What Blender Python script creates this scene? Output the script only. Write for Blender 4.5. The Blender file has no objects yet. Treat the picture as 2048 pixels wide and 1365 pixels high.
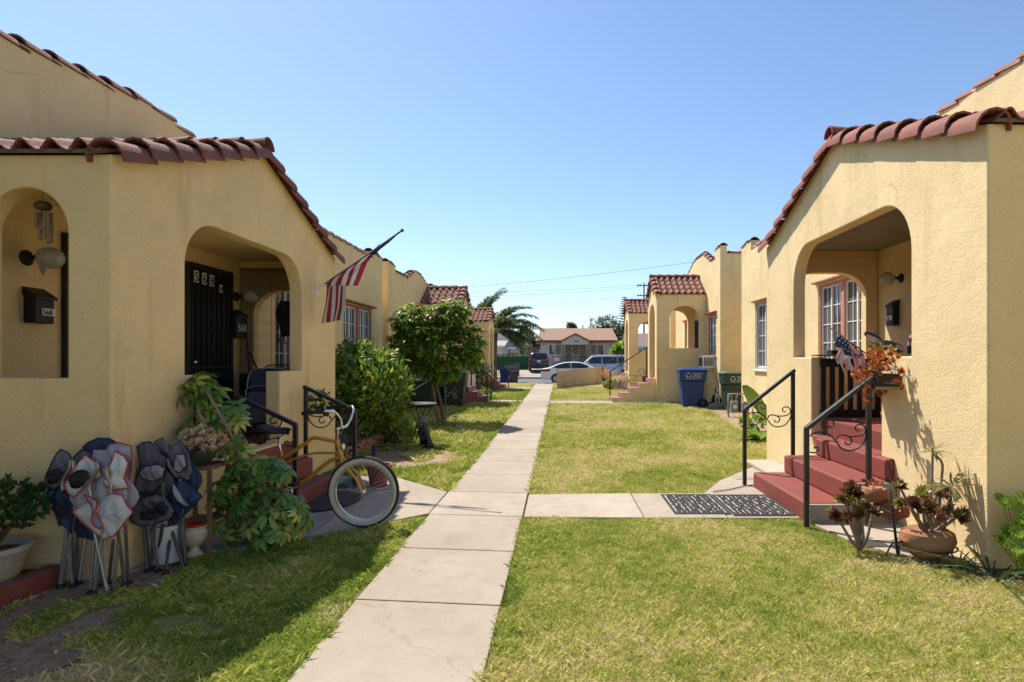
import bpy, bmesh, math, random
import numpy as np
from mathutils import Vector, Matrix, Euler, noise as mnoise
R = math.radians
random.seed(7)
rng = np.random.default_rng(7)
SC = bpy.context.scene
COL = SC.collection
# ---------------------------------------------------------------- camera
F, H, VX, VY = 1200.0, 1.55, 1122.0, 720.0          # focal (px of 2048), eye height, vanishing point
cam = bpy.data.cameras.new('camera')
cam.sensor_width = 36.0
cam.lens = F / 2048 * 36.0
cam.shift_x = -(VX - 1024) / 2048
cam.shift_y = (VY - 682.5) / 2048
cam.clip_end = 3000
cam_o = bpy.data.objects.new('camera', cam)
COL.objects.link(cam_o)
cam_o.location = (0, 0, H)
cam_o.rotation_euler = (R(90), 0, 0)
SC.camera = cam_o
# ---------------------------------------------------------------- sky, sun, exposure
LDIR = Vector((0.44, -0.50, -1.0)).normalized()     # direction the sunlight travels
ELEV = math.asin(-LDIR.z)
world = bpy.data.worlds.new('World')
SC.world = world
world.use_nodes = True
wn = world.node_tree.nodes
bg = wn['Background']
sky = wn.new('ShaderNodeTexSky')
sky.sky_type = 'NISHITA'
sky.sun_disc = False
sky.sun_elevation = ELEV
sky.sun_rotation = math.atan2(-LDIR.x, -LDIR.y)
sky.air_density = 1.0
sky.dust_density = 0.45
sky.ozone_density = 4.2
world.node_tree.links.new(sky.outputs[0], bg.inputs[0])
bg.inputs[1].default_value = 0.104
sun = bpy.data.lights.new('sun', 'SUN')
sun.energy = 4.2
sun.angle = R(0.6)
sun.color = (1.0, 0.94, 0.84)
sun_o = bpy.data.objects.new('sun', sun)
COL.objects.link(sun_o)
sun_o.location = (-10, 14, 30)
sun_o.rotation_euler = LDIR.to_track_quat('-Z', 'Y').to_euler()
SC.view_settings.view_transform = 'Standard'
SC.view_settings.look = 'None'
SC.view_settings.gamma = 1.0
SC.view_settings.use_curve_mapping = False
SC.view_settings.exposure = 0.83
# ---------------------------------------------------------------- pixel helpers
def W(x, y, Y):
    return Vector(((x - VX) / F * Y, Y, H - (y - VY) / F * Y))
def sm(a, b, t):
    t = min(1, max(0, (t - a) / (b - a)))
    return t * t * (3 - 2 * t)
def gz(Y):
    if Y < 9: return 0.0
    if Y < 30: return (Y - 9) / 21 * 0.28
    if Y < 31.5: return 0.28
    if Y < 36: return 0.28 * (1 - sm(31.5, 36, Y))
    if Y < 49: return 0.0
    if Y < 51.2: return 0.12
    if Y < 56: return 0.12 + (Y - 51.2) / 4.8 * 0.42
    if Y < 62: return 0.54 + (Y - 56) / 6 * 0.1
    return 0.64
def G(x, y):
    Y = F * H / (y - VY)
    for _ in range(12):
        Y = F * (H - gz(Y)) / (y - VY)
    return Vector(((x - VX) / F * Y, Y, gz(Y)))
# ---------------------------------------------------------------- mesh builder
def chain_loc(o):
    l = Vector((0, 0, 0))
    while o is not None:
        l += o.location
        o = o.parent
    return l
def link(name, me, parent=None):
    o = bpy.data.objects.new(name, me)
    COL.objects.link(o)
    if parent is not None: o.parent = parent
    return o
def thing(name, label, cat, loc=(0, 0, 0), group=None, kind=None):
    o = bpy.data.objects.new(name, None)
    COL.objects.link(o)
    o.location = loc
    o.empty_display_size = 0.1
    return tag(o, label, cat, group, kind)
def tag(o, label=None, cat=None, group=None, kind=None):
    if label: o['label'] = label
    if cat: o['category'] = cat
    if group: o['group'] = group
    if kind: o['kind'] = kind
    return o
def part(name, parent, label=None):
    o = bpy.data.objects.new(name, None)
    COL.objects.link(o)
    o.parent = parent
    o.empty_display_size = 0.1
    if label: o['label'] = label
    return o
def copy_tree(o, parent=None):
    c = o.copy()
    COL.objects.link(c)
    c.parent = parent
    for ch in list(o.children):
        copy_tree(ch, c)
    return c
class MB:
    def __init__(s):
        s.v = []; s.f = []
    def add(s, vs, fs):
        n = len(s.v)
        s.v += [tuple(v) for v in vs]
        s.f += [tuple(i + n for i in f) for f in fs]
        return s
    def box(s, x0, x1, y0, y1, z0, z1):
        if x0 > x1: x0, x1 = x1, x0
        if y0 > y1: y0, y1 = y1, y0
        vs = [(x, y, z) for z in (z0, z1) for y in (y0, y1) for x in (x0, x1)]
        return s.add(vs, [(0, 2, 3, 1), (4, 5, 7, 6), (0, 1, 5, 4), (2, 6, 7, 3), (0, 4, 6, 2), (1, 3, 7, 5)])
    def hexa(s, b, t):                      # bottom and top quads (4 points each, same winding)
        return s.add(list(b) + list(t), [(3, 2, 1, 0), (4, 5, 6, 7), (0, 1, 5, 4), (1, 2, 6, 5), (2, 3, 7, 6), (3, 0, 4, 7)])
    def obox(s, c, size, m):
        c = Vector(c); hx, hy, hz = [q / 2 for q in size]
        vs = [c + m @ Vector((x, y, z)) for z in (-hz, hz) for y in (-hy, hy) for x in (-hx, hx)]
        return s.add(vs, [(0, 2, 3, 1), (4, 5, 7, 6), (0, 1, 5, 4), (2, 6, 7, 3), (0, 4, 6, 2), (1, 3, 7, 5)])
    def beam(s, p, q, w, h, up=(0, 0, 1)):
        p = Vector(p); q = Vector(q); d = (q - p)
        t = d.normalized(); u = Vector(up)
        if abs(t.dot(u)) > .98: u = Vector((0, 1, 0))
        a = t.cross(u).normalized(); b = a.cross(t).normalized()
        m = Matrix((a, t, b)).transposed()
        return s.obox((p + q) / 2, (w, d.length, h), m)
    def tube(s, pts, r, n=8, caps=True, closed=False):
        pts = [Vector(p) for p in pts]; k = len(pts)
        rs = r if isinstance(r, (list, tuple)) else [r] * k
        T = []
        for i in range(k):
            a = pts[(i - 1) % k] if (i > 0 or closed) else pts[0]
            b = pts[(i + 1) % k] if (i < k - 1 or closed) else pts[-1]
            T.append((b - a).normalized() if (b - a).length > 1e-9 else Vector((0, 0, 1)))
        u = Vector((0, 0, 1)) if abs(T[0].z) < .9 else Vector((1, 0, 0))
        nrm = T[0].cross(u).normalized()
        vs = []
        for i in range(k):
            nrm = (nrm - T[i] * nrm.dot(T[i]))
            nrm = nrm.normalized() if nrm.length > 1e-6 else T[i].orthogonal().normalized()
            bi = T[i].cross(nrm)
            for j in range(n):
                a = 2 * math.pi * j / n
                vs.append(pts[i] + (nrm * math.cos(a) + bi * math.sin(a)) * rs[i])
        fs = []
        for i in range(k if closed else k - 1):
            i2 = (i + 1) % k
            for j in range(n):
                fs.append((i * n + j, i * n + (j + 1) % n, i2 * n + (j + 1) % n, i2 * n + j))
        if caps and not closed:
            fs.append(tuple(range(n - 1, -1, -1))); fs.append(tuple((k - 1) * n + j for j in range(n)))
        return s.add(vs, fs)
    def lathe(s, prof, n=24, c=(0, 0, 0), sx=1, sy=1):
        vs = []; k = len(prof)
        for (r, z) in prof:
            for j in range(n):
                a = 2 * math.pi * j / n
                vs.append((c[0] + r * math.cos(a) * sx, c[1] + r * math.sin(a) * sy, c[2] + z))
        fs = []
        for i in range(k - 1):
            for j in range(n):
                fs.append((i * n + j, i * n + (j + 1) % n, (i + 1) * n + (j + 1) % n, (i + 1) * n + j))
        if prof[0][0] > 1e-4: fs.append(tuple(range(n - 1, -1, -1)))
        if prof[-1][0] > 1e-4: fs.append(tuple((k - 1) * n + j for j in range(n)))
        return s.add(vs, fs)
    def ball(s, c, rx, ry=None, rz=None, n=14, m=9):
        ry = ry or rx; rz = rz or rx
        vs = []; fs = []
        for i in range(m + 1):
            t = math.pi * i / m
            for j in range(n):
                a = 2 * math.pi * j / n
                vs.append((c[0] + rx * math.sin(t) * math.cos(a), c[1] + ry * math.sin(t) * math.sin(a), c[2] + rz * math.cos(t)))
        for i in range(m):
            for j in range(n):
                fs.append((i * n + j, (i + 1) * n + j, (i + 1) * n + (j + 1) % n, i * n + (j + 1) % n))
        return s.add(vs, fs)
    def grid(s, fn, nu, nv):
        vs = [fn(i / nu, j / nv) for j in range(nv + 1) for i in range(nu + 1)]
        w = nu + 1
        return s.add(vs, [(j * w + i, j * w + i + 1, (j + 1) * w + i + 1, (j + 1) * w + i) for j in range(nv) for i in range(nu)])
    def prism(s, poly, fn, t0, t1):         # poly: 2D points, fn(u, v, t) -> xyz
        k = len(poly)
        vs = [fn(u, v, t0) for u, v in poly] + [fn(u, v, t1) for u, v in poly]
        fs = [tuple(range(k - 1, -1, -1)), tuple(range(k, 2 * k))]
        fs += [(i, (i + 1) % k, k + (i + 1) % k, k + i) for i in range(k)]
        return s.add(vs, fs)
    def mesh(s, name, off=Vector((0, 0, 0)), smooth=False):
        me = bpy.data.meshes.new(name)
        ox, oy, oz = off
        me.from_pydata([(v[0] - ox, v[1] - oy, v[2] - oz) for v in s.v], [], s.f)
        bm = bmesh.new(); bm.from_mesh(me)
        bmesh.ops.remove_doubles(bm, verts=bm.verts, dist=1e-5)
        bmesh.ops.recalc_face_normals(bm, faces=bm.faces)
        bm.to_mesh(me); bm.free()
        if smooth:
            me.shade_smooth()
            if smooth is not True: me.set_sharp_from_angle(angle=R(smooth))
        return me
    def build(s, name, m, parent=None, smooth=False, bevel=0, label=None, seg=2):
        me = s.mesh(name, chain_loc(parent) if parent else Vector((0, 0, 0)), smooth)
        me.materials.append(m)
        o = link(name, me, parent)
        if bevel:
            b = o.modifiers.new('bevel', 'BEVEL'); b.width = bevel; b.segments = seg; b.limit_method = 'ANGLE'; b.angle_limit = R(40)
        if label: o['label'] = label
        return o
def clean(mb, name, m, label, cat, **k):
    g = k.pop('group', None); kind = k.pop('kind', None)
    return tag(mb.build(name, m, None, **k), label, cat, g, kind)
# ---------------------------------------------------------------- materials
def srgb(r, g, b):
    def f(c):
        c /= 255
        return c / 12.92 if c <= .04045 else ((c + .055) / 1.055) ** 2.4
    return (f(r), f(g), f(b))
MATS = {}
def mat(name, c1, c2=None, scale=6, rough=.7, bump=0, bscale=60, metal=0, coat=0, spec=.4, detail=5, stretch=None, w=.5, transl=0, trans=0, bdist=.02):
    if name in MATS: return MATS[name]
    m = bpy.data.materials.new(name); m.use_nodes = True
    nt = m.node_tree; N = nt.nodes; L = nt.links
    p = N['Principled BSDF']
    p.inputs['Roughness'].default_value = rough
    p.inputs['Metallic'].default_value = metal
    p.inputs['Specular IOR Level'].default_value = spec
    if coat: p.inputs['Coat Weight'].default_value = coat; p.inputs['Coat Roughness'].default_value = .08
    if trans: p.inputs['Transmission Weight'].default_value = trans
    p.inputs['Base Color'].default_value = (*c1, 1)
    geo = N.new('ShaderNodeNewGeometry')
    vec = geo.outputs['Position']
    if stretch:
        mp = N.new('ShaderNodeMapping'); mp.inputs['Scale'].default_value = stretch
        L.new(vec, mp.inputs[0]); vec = mp.outputs[0]
    if c2 is not None:
        nz = N.new('ShaderNodeTexNoise'); nz.inputs['Scale'].default_value = scale; nz.inputs['Detail'].default_value = detail
        nz.inputs['Roughness'].default_value = .62
        L.new(vec, nz.inputs['Vector'])
        rp = N.new('ShaderNodeValToRGB')
        rp.color_ramp.elements[0].position = w - .18; rp.color_ramp.elements[0].color = (*c1, 1)
        rp.color_ramp.elements[1].position = w + .18; rp.color_ramp.elements[1].color = (*c2, 1)
        L.new(nz.outputs['Fac'], rp.inputs[0]); L.new(rp.outputs[0], p.inputs['Base Color'])
    if bump:
        nb = N.new('ShaderNodeTexNoise'); nb.inputs['Scale'].default_value = bscale; nb.inputs['Detail'].default_value = 4
        L.new(geo.outputs['Position'], nb.inputs['Vector'])
        bp = N.new('ShaderNodeBump'); bp.inputs['Strength'].default_value = bump; bp.inputs['Distance'].default_value = bdist
        L.new(nb.outputs['Fac'], bp.inputs['Height']); L.new(bp.outputs[0], p.inputs['Normal'])
    if transl:
        tr = N.new('ShaderNodeBsdfTranslucent'); mx = N.new('ShaderNodeMixShader'); mx.inputs[0].default_value = transl
        src = p.inputs['Base Color'].links[0].from_socket if p.inputs['Base Color'].links else None
        if src: L.new(src, tr.inputs[0])
        else: tr.inputs[0].default_value = (*c1, 1)
        L.new(p.outputs[0], mx.inputs[1]); L.new(tr.outputs[0], mx.inputs[2]); L.new(mx.outputs[0], N['Material Output'].inputs[0])
    MATS[name] = m
    return m
def stucco(name, c, stain, dark=.86):
    m = bpy.data.materials.new(name); m.use_nodes = True
    nt = m.node_tree; N = nt.nodes; L = nt.links; p = N['Principled BSDF']
    p.inputs['Roughness'].default_value = .93; p.inputs['Specular IOR Level'].default_value = .15
    geo = N.new('ShaderNodeNewGeometry')
    def nz(scale, detail, st=None, rough=.6, dist=0):
        v = geo.outputs['Position']
        if st:
            mp = N.new('ShaderNodeMapping'); mp.inputs['Scale'].default_value = st; L.new(v, mp.inputs[0]); v = mp.outputs[0]
        n = N.new('ShaderNodeTexNoise'); n.inputs['Scale'].default_value = scale; n.inputs['Detail'].default_value = detail
        n.inputs['Roughness'].default_value = rough; n.inputs['Distortion'].default_value = dist
        L.new(v, n.inputs['Vector']); return n.outputs['Fac']
    def ramp(f, a, b, ca, cb):
        r = N.new('ShaderNodeValToRGB'); e = r.color_ramp.elements
        e[0].position = a; e[0].color = (*ca, 1); e[1].position = b; e[1].color = (*cb, 1)
        L.new(f, r.inputs[0]); return r.outputs[0]
    def mixc(f, a, b, mode='MIX', fac=None):
        x = N.new('ShaderNodeMix'); x.data_type = 'RGBA'; x.blend_type = mode
        if f is None: x.inputs[0].default_value = fac
        else: L.new(f, x.inputs[0])
        for s_, v in ((6, a), (7, b)):
            if isinstance(v, tuple): x.inputs[s_].default_value = (*v, 1)
            else: L.new(v, x.inputs[s_])
        return x.outputs[2]
    base = ramp(nz(1.1, 6, dist=.6), .32, .68, tuple(q * .9 for q in c), tuple(min(1, q * 1.06) for q in c))
    streak = ramp(nz(3.2, 5, (1, 1, .14), .65), .57, .8, (0, 0, 0), (1, 1, 1))
    st2 = N.new('ShaderNodeMath'); st2.operation = 'MULTIPLY'; st2.inputs[1].default_value = .8
    L.new(streak, st2.inputs[0])
    col = mixc(st2.outputs[0], base, stain)
    pale = ramp(nz(.8, 3, dist=1.2), .55, .75, (0, 0, 0), (1, 1, 1))
    pm = N.new('ShaderNodeMath'); pm.operation = 'MULTIPLY'; pm.inputs[1].default_value = .3
    L.new(pale, pm.inputs[0])
    col = mixc(pm.outputs[0], col, tuple(min(1, q * 1.1 + .03) for q in c))
    speck = ramp(nz(38, 3), .30, .44, (dark, dark, dark), (1, 1, 1))
    col = mixc(None, col, speck, 'MULTIPLY', .8)
    blot = ramp(nz(.9, 5, dist=1.5), .60, .72, (0, 0, 0), (1, 1, 1))
    bm_ = N.new('ShaderNodeMath'); bm_.operation = 'MULTIPLY'; bm_.inputs[1].default_value = .4
    L.new(blot, bm_.inputs[0]); col = mixc(bm_.outputs[0], col, stain)
    vo = N.new('ShaderNodeTexVoronoi'); vo.feature = 'DISTANCE_TO_EDGE'; vo.inputs['Scale'].default_value = .55
    wv = N.new('ShaderNodeVectorMath'); wv.operation = 'MULTIPLY_ADD'; wv.inputs[1].default_value = (.35, .35, .35)
    nn = N.new('ShaderNodeTexNoise'); nn.inputs['Scale'].default_value = 2.2; nn.inputs['Detail'].default_value = 6; L.new(geo.outputs['Position'], nn.inputs['Vector'])
    L.new(nn.outputs['Color'], wv.inputs[0]); L.new(geo.outputs['Position'], wv.inputs[2]); L.new(wv.outputs[0], vo.inputs['Vector'])
    crk = ramp(vo.outputs['Distance'], .0, .0022, (.6, .5, .38), (1, 1, 1))
    cmask = ramp(nz(.7, 2), .56, .62, (0, 0, 0), (1, 1, 1))
    cw = mixc(cmask, (1.0, 1.0, 1.0), crk)
    col = mixc(None, col, cw, 'MULTIPLY', .8)
    L.new(col, p.inputs['Base Color'])
    b1 = N.new('ShaderNodeBump'); b1.inputs['Strength'].default_value = .75; b1.inputs['Distance'].default_value = .010
    L.new(nz(62, 5, None, .72), b1.inputs['Height'])
    b2 = N.new('ShaderNodeBump'); b2.inputs['Strength'].default_value = .22; b2.inputs['Distance'].default_value = .04
    L.new(nz(4.5, 3), b2.inputs['Height']); L.new(b1.outputs[0], b2.inputs['Normal'])
    L.new(b2.outputs[0], p.inputs['Normal'])
    MATS[name] = m
    return m
def leafmat(name, cols, rough=.42, transl=.32, spec=.45):
    if name in MATS: return MATS[name]
    m = bpy.data.materials.new(name); m.use_nodes = True
    nt = m.node_tree; N = nt.nodes; L = nt.links; p = N['Principled BSDF']
    p.inputs['Roughness'].default_value = rough; p.inputs['Specular IOR Level'].default_value = spec
    oi = N.new('ShaderNodeObjectInfo'); at = N.new('ShaderNodeAttribute'); at.attribute_name = 'rnd'
    ad = N.new('ShaderNodeMath'); ad.operation = 'ADD'; L.new(oi.outputs['Random'], ad.inputs[0]); L.new(at.outputs['Fac'], ad.inputs[1])
    fr = N.new('ShaderNodeMath'); fr.operation = 'FRACT'; L.new(ad.outputs[0], fr.inputs[0])
    rp = N.new('ShaderNodeValToRGB'); e = rp.color_ramp.elements
    k = len(cols)
    e[0].color = (*cols[0][1], 1); e[0].position = cols[0][0]
    e[1].color = (*cols[-1][1], 1); e[1].position = cols[-1][0]
    for q in cols[1:-1]:
        x = e.new(q[0]); x.color = (*q[1], 1)
    L.new(fr.outputs[0], rp.inputs[0]); L.new(rp.outputs[0], p.inputs['Base Color'])
    tr = N.new('ShaderNodeBsdfTranslucent'); mx = N.new('ShaderNodeMixShader'); mx.inputs[0].default_value = transl
    L.new(rp.outputs[0], tr.inputs[0])
    L.new(p.outputs[0], mx.inputs[1]); L.new(tr.outputs[0], mx.inputs[2]); L.new(mx.outputs[0], N['Material Output'].inputs[0])
    MATS[name] = m
    return m
CREAM_SHADE = stucco('cream_stucco_shade_lift', (.84, .635, .325), (.60, .41, .17))  # cream for the shaded row, base colour raised to lift its shade
CREAM_SUN = stucco('cream_stucco_sunlit', (.81, .625, .345), (.6, .42, .18))  # cream for the sunlit row, without that shade lift
TILE = mat('clay_tile', (.23, .078, .052), (.13, .07, .055), scale=9, rough=.8, bump=.5, bscale=90, w=.58)
TILE2 = mat('sunbleached_clay_tile', (.33, .15, .10), (.2, .1, .075), scale=7, rough=.85, bump=.4, bscale=90, w=.55)
TILE3 = mat('red_clay_tile', (.27, .078, .05), (.17, .06, .043), scale=6, rough=.75, bump=.3, bscale=90)
IRON = mat('black_iron', (.012, .012, .013), (.03, .03, .03), scale=20, rough=.42, bump=.15, bscale=120)
REDPAINT = mat('red_step_paint', (.25, .05, .037), (.175, .048, .038), scale=3.2, rough=.7, bump=.35, bscale=110, detail=10, bdist=.006)
REDCURB = mat('worn_red_paint', (.26, .06, .04), (.2, .12, .09), scale=7, rough=.8, bump=.4, w=.6)
PINKSTEP = mat('faded_red_step', (.36, .15, .13), (.28, .11, .1), scale=4, rough=.75, bump=.2)
def concrete(name, c, d):
    m = mat(name, c, d, scale=1.6, rough=.93, bump=.35, bscale=240, w=.5, bdist=.004, detail=8)
    nt = m.node_tree; N = nt.nodes; L = nt.links; p = N['Principled BSDF']
    col = p.inputs['Base Color'].links[0].from_socket
    geo = [n for n in N if n.type == 'NEW_GEOMETRY'][0]
    def mul(col, f):
        x = N.new('ShaderNodeMix'); x.data_type = 'RGBA'; x.blend_type = 'MULTIPLY'; x.inputs[0].default_value = 1
        L.new(col, x.inputs[6]); L.new(f, x.inputs[7]); return x.outputs[2]
    for sc_, a, b, lo, det in ((7, .33, .5, .92, 7), (45, .28, .38, .84, 3), (.45, .35, .6, .86, 4), (170, .36, .46, .88, 2)):
        n = N.new('ShaderNodeTexNoise'); n.inputs['Scale'].default_value = sc_; n.inputs['Detail'].default_value = det; L.new(geo.outputs['Position'], n.inputs['Vector'])
        r = N.new('ShaderNodeValToRGB'); e = r.color_ramp.elements; e[0].position = a; e[0].color = (lo, lo * .98, lo * .95, 1); e[1].position = b; e[1].color = (1, 1, 1, 1)
        L.new(n.outputs['Fac'], r.inputs[0]); col = mul(col, r.outputs[0])
    nn = N.new('ShaderNodeTexNoise'); nn.inputs['Scale'].default_value = 3; nn.inputs['Detail'].default_value = 6; L.new(geo.outputs['Position'], nn.inputs['Vector'])
    wv = N.new('ShaderNodeVectorMath'); wv.operation = 'MULTIPLY_ADD'; wv.inputs[1].default_value = (.5, .5, .5); L.new(nn.outputs['Color'], wv.inputs[0]); L.new(geo.outputs['Position'], wv.inputs[2])
    vo = N.new('ShaderNodeTexVoronoi'); vo.feature = 'DISTANCE_TO_EDGE'; vo.inputs['Scale'].default_value = .33; L.new(wv.outputs[0], vo.inputs['Vector'])
    r = N.new('ShaderNodeValToRGB'); e = r.color_ramp.elements; e[0].position = 0; e[0].color = (.84, .82, .8, 1); e[1].position = .001; e[1].color = (1, 1, 1, 1)
    L.new(vo.outputs['Distance'], r.inputs[0]); col = mul(col, r.outputs[0])
    L.new(col, p.inputs['Base Color'])
    return m
CONC = concrete('concrete', (.40, .338, .272), (.355, .296, .235))
CONC2 = concrete('pale_concrete', (.46, .40, .325), (.375, .315, .25))
CONCD = mat('grey_concrete', (.34, .31, .27), (.25, .22, .19), scale=3, rough=.95, bump=.5, bscale=60, bdist=.01)
SOIL = mat('soil', (.16, .10, .065), (.085, .055, .035), scale=9, rough=.98, bump=1, bscale=35, bdist=.03)
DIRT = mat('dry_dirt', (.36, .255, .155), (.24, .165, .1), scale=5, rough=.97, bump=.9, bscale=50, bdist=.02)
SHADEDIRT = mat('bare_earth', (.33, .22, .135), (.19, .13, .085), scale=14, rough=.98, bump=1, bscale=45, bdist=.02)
TURF = mat('turf_base', (.30, .25, .10), (.2, .19, .06), scale=5, rough=.95, bump=1, bscale=70, bdist=.02)
ASPH = mat('asphalt', (.10, .10, .105), (.14, .14, .14), scale=3, rough=.9, bump=.3, bscale=150)
WHITE = mat('white_paint', (.78, .78, .76), (.68, .67, .64), scale=4, rough=.5)
PLASTW = mat('white_plastic', (.72, .71, .68), rough=.45)
ORANGE = mat('orange_window_paint', (.42, .12, .055), (.33, .085, .04), scale=6, rough=.6, bump=.2)
PINKP = mat('faded_pink_paint', (.46, .17, .13), (.52, .27, .2), scale=9, rough=.7, bump=.3)
REDW = mat('bright_red_orange_paint', (.52, .085, .045), (.42, .07, .04), scale=6, rough=.6)
GLASS = mat('window_glass', (.035, .04, .045), (.06, .065, .07), scale=2, rough=.06, spec=.6)
SCREEN = mat('insect_screen', (.07, .07, .072), (.1, .1, .1), scale=30, rough=.75)
CURTAIN = mat('white_curtain', (.55, .56, .57), (.42, .43, .45), scale=5, rough=.9, stretch=(1, 6, .2))
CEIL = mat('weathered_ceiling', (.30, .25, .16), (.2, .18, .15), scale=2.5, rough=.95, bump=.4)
GREYP = mat('peeling_grey_paint', (.5, .47, .42), (.36, .33, .3), scale=12, rough=.8, bump=.5)
BLACKM = mat('black_metal', (.01, .01, .011), rough=.5)
CHROME = mat('chrome', (.75, .75, .76), rough=.12, metal=1)
STEEL = mat('dull_steel', (.36, .34, .32), (.28, .26, .25), scale=12, rough=.42, metal=.7)
DKSTEEL = mat('bronze_grey_tube', (.11, .105, .1), rough=.45, metal=.5)
RUBBER = mat('black_rubber', (.014, .014, .014), rough=.8, bump=.3, bscale=200)
TERRA = mat('terracotta', (.36, .125, .055), (.27, .17, .1), scale=8, rough=.85, bump=.4, bscale=70, w=.52)
WOOD = mat('weathered_wood', (.27, .16, .085), (.17, .105, .065), scale=4, rough=.85, bump=.5, stretch=(6, 6, .6))
BARK = mat('bark', (.13, .085, .055), (.2, .14, .1), scale=10, rough=.95, bump=1, bscale=40)
PALEBARK = mat('pale_bark', (.3, .23, .17), (.2, .15, .11), scale=14, rough=.9, bump=.7, bscale=50)
BRICK = mat('old_brick', (.33, .15, .095), (.4, .26, .18), scale=12, rough=.9, bump=.6, bscale=70)
# ================================================================ SETTING
def terrain():
    ys = [-40, -10, 0, 5, 9] + [9 + 1.5 * i for i in range(1, 15)] + [31.5] + [31.5 + .5 * i for i in range(1, 10)] + [36.5, 42, 48.9, 49.0, 51.2, 56, 62, 80, 150, 400, 1500]
    xs = [-900, -200, -60, -20, -8, 0, 8, 20, 60, 200, 900]
    mb = MB()
    mb.v = [(x, y, gz(y) - (.02 if 49 > y >= 36 else 0)) for y in ys for x in xs]
    w = len(xs)
    mb.f = [(j * w + i, j * w + i + 1, (j + 1) * w + i + 1, (j + 1) * w + i) for j in range(len(ys) - 1) for i in range(w - 1)]
    return clean(mb, 'ground', TURF, 'worn lawn soil and ground of the whole place', 'ground', kind='structure')
terrain()
def sheet(name, poly, m, dz, label, cat, rag=0.0):
    mb = MB()
    if rag:
        out = []
        for (ax, ay), (bx, by) in zip(poly, poly[1:] + poly[:1]):
            n = max(1, int(math.hypot(bx - ax, by - ay) / .06))
            for i in range(n):
                x = ax + (bx - ax) * i / n; y = ay + (by - ay) * i / n
                out.append((x + rag * mnoise.noise(Vector((x * 4, y * 4, 1))) + rag * .5 * mnoise.noise(Vector((x * 13, y * 13, 3))), y + rag * mnoise.noise(Vector((x * 4, y * 4, 7)))))
        poly = out
    k = len(poly)
    mb.add([(x, y, gz(y) + dz) for x, y in poly], [tuple(range(k))])
    return clean(mb, name, m, label, cat, kind='structure')
def strip(name, x0, x1, ys, m, dz, label, cat):
    mb = MB()
    for a, b in zip(ys[:-1], ys[1:]):
        mb.add([(x0, a, gz(a) + dz), (x1, a, gz(a) + dz), (x1, b, gz(b - 1e-4) + dz), (x0, b, gz(b - 1e-4) + dz)], [(0, 1, 2, 3)])
    return clean(mb, name, m, label, cat, kind='structure')
def slab(parent, quad, top=.028, thick=.09, m=None, name='slab'):
    mb = MB()
    k = len(quad)
    off = (0, 0)
    vs = [(x, y, gz(y) + top - thick) for x, y in quad] + [(x, y, gz(y) + top) for x, y in quad]
    mb.add(vs, [tuple(range(k - 1, -1, -1)), tuple(range(k, 2 * k))] + [(i, (i + 1) % k, k + (i + 1) % k, k + i) for i in range(k)])
    return mb.build(name, m or CONC, parent, bevel=.008)
PX0, PX1 = -1.30, -.375
path = thing('path', 'long straight concrete path of jointed slabs between the bungalows', 'path', (-.84, 2, 0), kind='structure')
js = [.55, 1.62, 2.7, 3.77, 4.82, 5.88, 6.91, 7.98] + [7.98 + 1.06 * i for i in range(1, 23)]
for i, (a, b) in enumerate(zip(js[:-1], js[1:])):
    k = .05
    g = .006
    slab(path, [(PX0 + random.uniform(-.008, .008), a + k + g), (PX1, a - k + g), (PX1 + random.uniform(-.008, .008), b - k - g), (PX0, b + k - g)], m=CONC if i % 5 else CONC2)
walk_r = thing('walkway', 'pale concrete walkway from the path to the red steps with two mats', 'walkway', (1, 6.3, 0), kind='structure')
slab(walk_r, [(PX1 + .015, 5.83), (.80, 5.80), (.79, 6.86), (PX1 + .015, 6.80)], .026, m=CONC2)
slab(walk_r, [(.815, 5.80), (1.62, 5.80), (1.62, 6.86), (.805, 6.86)], .025, m=CONC)
slab(walk_r, [(1.632, 5.80), (2.32, 5.81), (2.45, 5.1), (2.60, 4.75), (2.80, 4.55), (3.17, 4.45), (3.17, 9.2), (2.75, 8.6), (2.02, 7.62), (1.632, 6.87)], .022, m=CONC)
mb = MB().box(2.72, 3.14, 7.75, 8.9, .02, .07)
mb.build('footing', CONC2, walk_r, bevel=.01)
walk_l = thing('walkway', 'concrete walkway under the yellow bicycle widening towards its steps', 'walkway', (-2, 6, 0), kind='structure')
slab(walk_l, [(PX0 - .015, 5.96), (PX0 - .015, 6.94), (-2.2, 7.85), (-2.2, 5.22), (-1.9, 5.42)], .026, m=CONC)
slab(walk_l, [(-2.215, 5.21), (-2.215, 7.86), (-3.16, 7.9), (-3.16, 4.28), (-2.87, 4.70), (-2.42, 5.08)], .024, m=CONCD)
for nm, x0, x1, y0, y1, lab in (('walkway', PX1 + .015, 1.72, 19.15, 20.15, 'narrow concrete walkway to the five pink steps'),
                                ('walkway', -2.75, PX0 - .015, 19.55, 20.45, 'narrow concrete walkway towards the dark rubbish bins'),
                                ('walkway', PX1 + .015, 2.3, 28.4, 29.3, 'far concrete walkway behind the tan tarp fence'),
                                ('walkway', -2.7, PX0 - .015, 26.6, 27.5, 'far concrete walkway to the steps by the dark shrub')):
    t = thing(nm, lab, 'walkway', (x0, y0, gz(y0)), kind='structure')
    n = 2
    for i in range(n):
        a = x0 + (x1 - x0) * i / n; b = x0 + (x1 - x0) * (i + 1) / n - .012
        slab(t, [(a, y0), (b, y0), (b, y1), (a, y1)], .026)
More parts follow.
